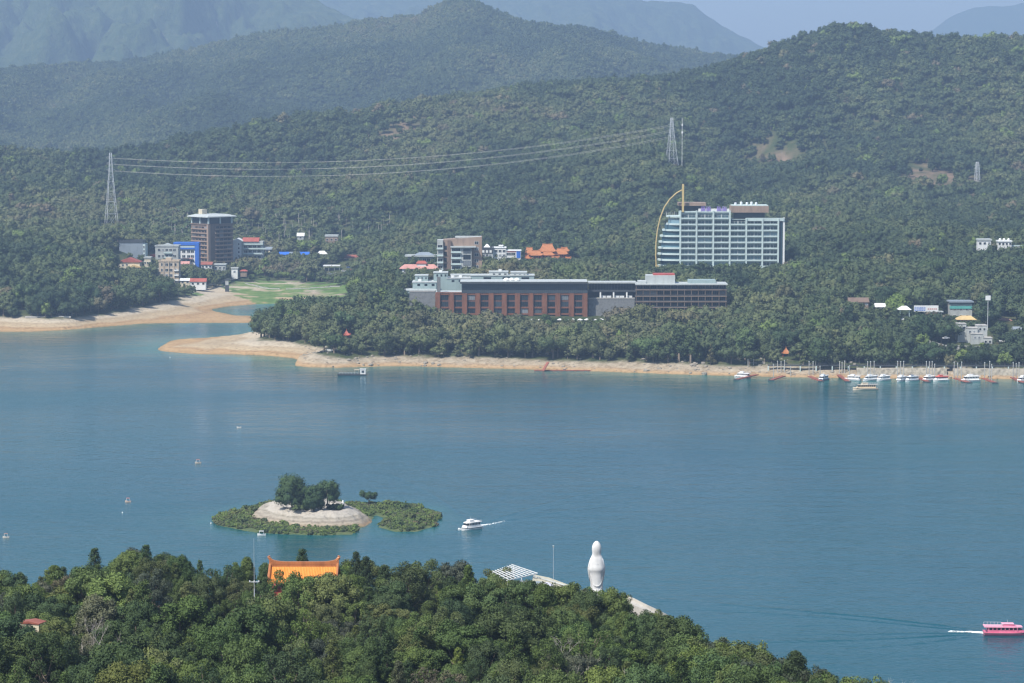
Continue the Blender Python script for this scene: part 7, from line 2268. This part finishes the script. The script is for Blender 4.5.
# ---- small planted trees before the brick hotel
for k, x in enumerate((441, 447, 455, 466, 470, 480, 489, 497, 503, 514, 520, 526, 536, 541, 546, 552, 558, 563, 571, 577, 584, 592, 600)):
    p = at(x + random.uniform(-2, 2), 325, 1585); v = (0, 1, 4, 2, 0)[k % 5]
    o = link_mesh('broadleaf_tree', shore_src[v]); hgt = random.uniform(3.4, 6.0) + (1.6 if x in (546, 466) else 0); s = hgt / UNIT_H[v]
    o.location = (p.x, 1583 + random.uniform(-2, 4), 14.5); o.scale = (s, s, s); o.rotation_euler = (0, 0, random.uniform(0, 6)); o.color = random.choice([(.06, .09, .035, 1), (.085, .105, .045, 1), (.05, .08, .03, 1)])
    tag(o, 'small planted tree on the terrace before the brick pillars', 'tree', 'small trees on the hotel terrace')

# ================================================================== THINGS ON THE NEAR HILL
# temple roof
Y0 = 388; u = mpp(Y0)
pr_ = at(304, 558.5, Y0 + 3.6)
root = empty('temple_hall', (pr_.x, Y0 + 3.6, pr_.z - 7.05), .0); tag(root, 'temple hall with a bright orange tiled roof and curled ridge ends among trees', 'temple')
W = 71 * u; zr = 6.2
mb = MB()
n = 44
m_t, nt, b = new_mat('glazed_orange_tiles')
nt.links.new(mix_rgb(nt, .5, ramp(nt, noise(nt, .9, 5, .7, stretch=(3, .4, .4)), [(.3, (.46, .15, .025)), (.5, (.64, .24, .045)), (.7, (.72, .32, .08))]), ramp(nt, noise(nt, 6, 3), [(.35, (.5, .18, .03)), (.65, (.72, .3, .07))])), b.inputs['Base Color']); b.inputs['Roughness'].default_value = .42; MATS['glazed_orange_tiles'] = m_t
def slope(sgn):
    mb = MB(); rings = []
    for i in range(7):
        t = i / 6; y = sgn * 3.7 * t; z = zr - .25 - 2.15 * (t ** .85) + .3 * t * t
        ring = []
        for k in range(n * 2 + 1):
            x = -W / 2 + W * k / (n * 2); ring.append((x, y, z + (.09 if k % 2 else 0)))
        rings.append(ring)
    k = n * 2 + 1
    top = [p for r_ in rings for p in r_]; V = top + [(x, y, z - .22) for x, y, z in top]; F = []
    o_ = len(top)
    for i in range(6):
        for j in range(k - 1):
            a = i * k + j; F.append((a, a + 1, a + k + 1, a + k) if sgn < 0 else (a, a + k, a + k + 1, a + 1)); F.append((o_ + a, o_ + a + k, o_ + a + k + 1, o_ + a + 1))
    for j in range(k - 1): F.append((6 * k + j, 6 * k + j + 1, o_ + 6 * k + j + 1, o_ + 6 * k + j))
    mb.add(V, F); return mb
slope(-1).build('roof_slope', m_t, root); slope(1).build('roof_slope', m_t, root)
mb = MB(); rg_ = []
for k in range(25):
    t = -1 + 2 * k / 24; x = t * W / 2; lift = .55 * abs(t) ** 6
    rg_.append([(x, -.22, zr - .35), (x, -.22, zr + .38 + lift), (x, .22, zr + .38 + lift), (x, .22, zr - .35)])
mb.loft(rg_)
for k in range(24): mb.box(-W / 2 + W * k / 24 + .05, -.27, zr - .02, -W / 2 + W * (k + .6) / 24, .27, zr + .12)
mb.build('ridge', M_ORANGE, root)
for s in (-1, 1):
    mb = MB(); pts_ = [(s * (W / 2 - .35), 0, zr + .5), (s * (W / 2 - .1), 0, zr + .85), (s * (W / 2 + .12), 0, zr + 1.0), (s * (W / 2 + .05), 0, zr + 1.2), (s * (W / 2 - .15), 0, zr + 1.22)]
    for r_, a, b_ in zip((.28, .25, .2, .14), pts_[:-1], pts_[1:]): mb.tube(a, b_, r_, r_ * .85, 6)
    mb.build('ridge_finial', M_ORANGE, root)
    mb = MB()
    for sg in (-1, 1):
        pts_ = [(s * (W / 2 - .15), sg * 3.8 * t, zr + .1 - 2.15 * (t ** .85) + .3 * t * t) for t in np.linspace(0, 1, 8)]; mb.path(pts_, .2, 6)
    mb.build('verge_ridge', M_ORANGE, root)
box_part(root, 'wall', M_REDP, -W / 2 + .6, -2.9, -3, W / 2 - .6, 2.9, 3.0)
mb = MB()
for k in range(7): mb.tube((-W / 2 + .6 + (W - 1.2) * k / 6, -3.1, -3), (-W / 2 + .6 + (W - 1.2) * k / 6, -3.1, 3.0), .16, .16, 8)
mb.build('colonnade', M_REDP, root)
# cream house
Y0 = 322; p = at(28, 640, Y0); u = mpp(Y0)
root = empty('house', (p.x, Y0 + 3, p.z - .75), R(-18)); tag(root, 'cream walled house with a dull red eave sunk among the trees', 'house')
box_part(root, 'wall', M_CREAM, -1.4, -.9, -3, 1.4, .9, 2.46)
MB().gable(-1.4, 1.4, -.9, .9, 2.5, .2, .1, 0, 'y', .1).build('roof', M_RUST, root)
windows(root, [(.2, -.9, 1.0, 0)], .8, 1.0, M_WHITE, M_DKGL)
# radio pole
p = at(254.3, 592, 345); root = empty('radio_pole', p - Vector((0, 0, 4))); tag(root, 'thin grey pole with a short crossbar rising out of the trees', 'pole')
MB().tube((0, 0, -4), (0, 0, 4.4), .085, .06, 6).build('lower_pole', M_STEEL, root); MB().tube((0, 0, 4.4), (0, 0, 11.2), .03, .012, 5).build('whip', M_STEEL, root)
mb = MB(); mb.tube((-.62, 0, 5.35), (.62, 0, 5.35), .04, .04, 5); mb.tube((0, -.5, 5.3), (0, .5, 5.3), .04, .04, 5)
for a in (-.6, 0, .6): mb.box(a - .07, -.07, 5.35, a + .07, .07, 5.55)
mb.build('crossbar', M_STEEL, root)
# statue, seen from behind, on a lotus plinth
Y0 = 385; u = mpp(Y0); p = at(596.5, 599, Y0)
root = empty('statue', p); tag(root, 'tall white robed standing statue with a veiled head, rising above the trees', 'statue')
Hs = (599 - 539.5) * u; k_ = Hs / 8.7
def ring_(z, rx_, ry_, oy=0.0, fold=0.0, nf=9, ph=0.0, n=40):
    out = []
    for q in range(n):
        a = 2 * math.pi * q / n; f = 1 + fold * math.sin(nf * a + ph) * (.6 + .4 * math.sin(2 * a + 1))
        out.append((rx_ * (1 if z < 0 else .92 if z < 6.3 else .92 + .26 * min(1, (z - 6.3) / .25)) * k_ * math.cos(a) * f, (ry_ * math.sin(a) * f + oy) * k_, z * k_))
    return out
secs = [(0.0, 1.02, .85, 0, .09), (.15, 1.06, .88, 0, .10), (.6, .98, .82, 0, .095), (1.3, .95, .78, 0, .09), (2.1, .97, .76, 0, .08), (2.9, 1.0, .76, 0, .07), (3.6, 1.03, .74, 0, .06), (3.9, 1.08, .76, 0, .055), (4.1, 1.16, .79, -.01, .05), (4.3, 1.26, .82, -.03, .04), (4.5, 1.31, .86, -.05, .03), (4.9, 1.24, .80, -.03, .03), (5.4, 1.14, .72, 0, .025), (5.9, 1.06, .64, 0, .02), (6.2, .96, .54, 0, .01), (6.38, .80, .48, 0, .006), (6.54, .62, .45, 0, .004), (6.75, .555, .44, -.03, .0), (7.0, .555, .47, -.03, 0), (7.2, .58, .51, -.02, 0), (7.5, .60, .54, -.02, 0), (7.85, .58, .53, 0, 0), (8.15, .50, .47, 0, 0), (8.38, .39, .37, .02, 0), (8.55, .27, .26, .02, 0), (8.66, .15, .15, .02, 0), (8.7, .03, .03, .02, 0)]
MARB = cm('white_marble', (.56, .56, .555), rough=.55, var=.12, scale=.8)
MB().loft([ring_(z, a, b_, o_, f, 9, z * .9) for z, a, b_, o_, f in secs]).build('robed_body', MARB, root, smooth=True)
# sleeves hanging from the folded forearms
for s in (-1, 1):
    mb = MB(); rings = []
    for z, x, r_, y in ((6.1, .85, .30, 0), (5.5, 1.05, .36, .05), (4.9, 1.18, .40, .12), (4.45, 1.22, .42, .25), (3.9, 1.18, .36, .35), (3.2, 1.12, .24, .4), (2.6, 1.06, .10, .4)):
        rings.append([(s * (x * .92 + r_ * .5 * math.cos(q)) * k_, (y + r_ * math.sin(q)) * k_, z * k_) for q in np.linspace(0, 2 * math.pi, 14, endpoint=False)])
    mb.loft(rings); mb.build('sleeve', MARB, root, smooth=True)
for z0_, dep, wd in ((3.55, 1.5, .98), (2.9, 1.7, .95), (6.05, .75, .75)):
    # hanging folds of the robe and the edge of the veil
    mb = MB(); rings = []
    for t in np.linspace(-1, 1, 15):
        a_ = t * 1.25; ry_ = .80 if z0_ < 5 else .68
        x = wd * math.sin(a_); y = -ry_ * math.cos(a_) - .02; z = z0_ - dep * (1 - t * t) ** .8
        rings.append([(x * k_, (y + .07 * math.cos(q)) * k_, (z + .06 * math.sin(q)) * k_) for q in np.linspace(0, 2 * math.pi, 7, endpoint=False)])
    mb.loft(rings); mb.build('robe_fold', MARB, root, smooth=True)
mb = MB()
for x in (-.62, -.36, -.1, .2, .46, .7):
    yy = -.80 * math.sqrt(max(.05, 1 - (x / 1.05) ** 2))
    mb.loft([[((x + .07 * math.cos(q)) * k_, (yy * f + .07 * math.sin(q)) * k_, z * k_) for q in np.linspace(0, 2 * math.pi, 7, endpoint=False)] for z, f in ((.05, 1.06), (.8, .97), (1.6, .96))])
mb.build('skirt_pleat', MARB, root, smooth=True)
mb = MB(); mb.loft([ring_(z, a, a, 0, f, 12) for z, a, f in ((-3.5, 1.5, 0), (-.7, 1.5, 0), (-.55, 1.2, .05), (-.3, 1.45, .09), (0.02, 1.5, .1), (.04, .6, 0))]); mb.build('lotus_plinth', MARB, root, smooth=True)
# pergola of white beams
zp = 79.2
A, B_, C_, D_ = gz(493.5, 572.8, zp), gz(513, 566.2, zp), gz(536, 574, zp), gz(508, 580.3, zp)
root = empty('pergola', A); tag(root, 'white flat lattice pergola on slim posts above the trees by the statue', 'pergola')
A, B_, C_, D_ = Vector((0, 0, 0)), B_ - A, C_ - A, D_ - A
def bil_(s, t): return (A * (1 - s) + B_ * s) * (1 - t) + (D_ * (1 - s) + C_ * s) * t
for i in range(5):
    mb = MB(); mb.path([bil_(-.05, i / 4), bil_(1.05, i / 4)], .075, 4); mb.build('beam', M_WHITE, root)
for j in range(9):
    mb = MB(); mb.path([bil_(j / 8, -.06) + Vector((0, 0, .2)), bil_(j / 8, 1.06) + Vector((0, 0, .2))], .07, 4); mb.build('rafter', M_WHITE, root)
for s_, t_ in ((.02, .15), (.02, .95), (.98, .05), (.98, .95), (.5, .98)):
    q = bil_(s_, t_); MB().tube(q - Vector((0, 0, 9)), q, .10, .10, 6).build('post', M_STEEL, root, )
# low glazed building and walkway roof beside it
Y0 = 386; u = mpp(Y0); p = at(528, 590.5, Y0)
root = empty('garden_house', p, R(-16)); tag(root, 'small dark windowed building with white frames under the pergola end', 'building')
W = 3.0
box_part(root, 'wall', M_DARK, -W / 2, -1.5, -4, W / 2, 1.5, .95)
mb = MB(); mb.box(-W / 2 - .4, -1.9, .95, W / 2 + .4, 1.8, 1.12); mb.build('roof', M_SLATE, root)
windows(root, [(-.95, -1.5, .1, 0), (.95, -1.5, .1, 0)], 1.4, 1.1, M_WHITE, M_DKGL, 1)
mb = MB(); mb.box(-W / 2 - .45, -1.98, .90, W / 2 + .45, -1.88, 1.14); mb.build('fascia', M_WHITE, root)
mb = MB(); q = [gz(534, 574.5, 78.6), gz(549, 577.5, 78.2), gz(572, 586, 77.4), gz(566, 589, 77.4), gz(546, 584.5, 78.0), gz(532, 580.5, 78.6)]
o0 = q[0].copy(); q = [v - o0 for v in q]
root = empty('gallery', o0); tag(root, 'pale beige roofed gallery sloping down from the pergola towards the statue', 'gallery')
MB().loft([[v + Vector((0, 0, z)) for v in q] for z in (-.25, 0)]).build('roof', cm('beige_roof', (.42, .40, .31), rough=.7, var=.18, scale=1.2), root)
MB().path([(q[0] + q[5]) * .5 + Vector((0, 0, .12)), (q[1] + q[4]) * .5 + Vector((0, 0, .12)), (q[2] + q[3]) * .5 + Vector((0, 0, .12))], .16, 5).build('ridge', M_GREYW, root)
for v in q: MB().tube(v * .97 + Vector((0, 0, -6)), v * .97 - Vector((0, 0, .2)), .1, .1, 6).build('post', M_GREYW, root)
p = at(547, 588, 384); root = empty('parasol', p); tag(root, 'pale lilac grey parasol beside the beige gallery', 'parasol')
MB().loft([[(r_ * math.cos(6.283 * k / 8), r_ * math.sin(6.283 * k / 8), z_) for k in range(8)] for r_, z_ in ((.95, .35), (.97, .45), (.5, .72), (.04, .9))]).build('canopy', cm('lilac_cloth', (.42, .42, .50), rough=.8), root); MB().tube((0, 0, -4), (0, 0, .7), .04, .04, 6).build('pole', M_STEEL, root)
p = at(553.3, 589, 380); root = empty('street_lamp', p); tag(root, 'tall thin lamp post beside the beige gallery with a small head', 'street lamp')
MB().tube((0, 0, -3), (0, 0, 6.2), .04, .022, 6).build('pole', M_STEEL, root); mb = MB(); mb.box(-.09, -.09, 6.15, .09, .09, 6.35); mb.box(-.12, -.12, 6.35, .12, .12, 6.42); mb.build('lamp_head', M_GREYW, root)
# pale stepped walkway running down beyond the statue
rings = []; rr_ = []
Q = [gz(618, 597, 76.5), gz(632, 602.5, 76.0), (gz(645, 608.5, 75.3)), gz(658, 613.5, 74.6), gz(670, 619, 73.6), gz(682, 626, 72.4)]
for i, q in enumerate(Q):
    t = (Q[min(i + 1, 5)] - Q[max(i - 1, 0)]).normalized(); s = Vector((-t.y, t.x, 0)) * .75
    rings.append([q - s, q + s, q + s - Vector((0, 0, 7)), q - s - Vector((0, 0, 7))])
    rr_.append(q + s)
o = MB().loft(rings).build('walkway', cm('pale_paving', (.42, .40, .36), rough=.85, var=.15, scale=1.5)); tag(o, kind='structure')
root = empty('parapet_wall', rr_[0]); tag(root, 'low pale wall edging the stone walkway that runs down to the water', 'wall')
MB().loft([[v - rr_[0] + Vector((0, 0, .45)), v - rr_[0] + Vector((0, .3, .45)), v - rr_[0] + Vector((0, .3, -.6)), v - rr_[0] + Vector((0, 0, -.6))] for v in rr_]).build('stonework', cm('pale_paving', (.42, .40, .36)), root)
# ================================================================== AIR
mb = MB()
mb.box(-9000, -700, -16, 9000, 19000, 1250)
m = bpy.data.materials.new('haze')
m.use_nodes = True
nt = m.node_tree
nt.nodes.remove(nt.nodes.get('Principled BSDF'))
pv = nt.nodes.new('ShaderNodeVolumePrincipled')
pv.inputs['Color'].default_value = (0.46, 0.66, 0.97, 1)
pv.inputs['Density'].default_value = 1.2e-4
pv.inputs['Anisotropy'].default_value = 0.1
nt.links.new(pv.outputs[0], nt.nodes.get('Material Output').inputs['Volume'])
hz_o = mb.build('haze', m)
tag(hz_o, 'pale blue haze lying over the lake and the far ranges', 'haze', kind='stuff')
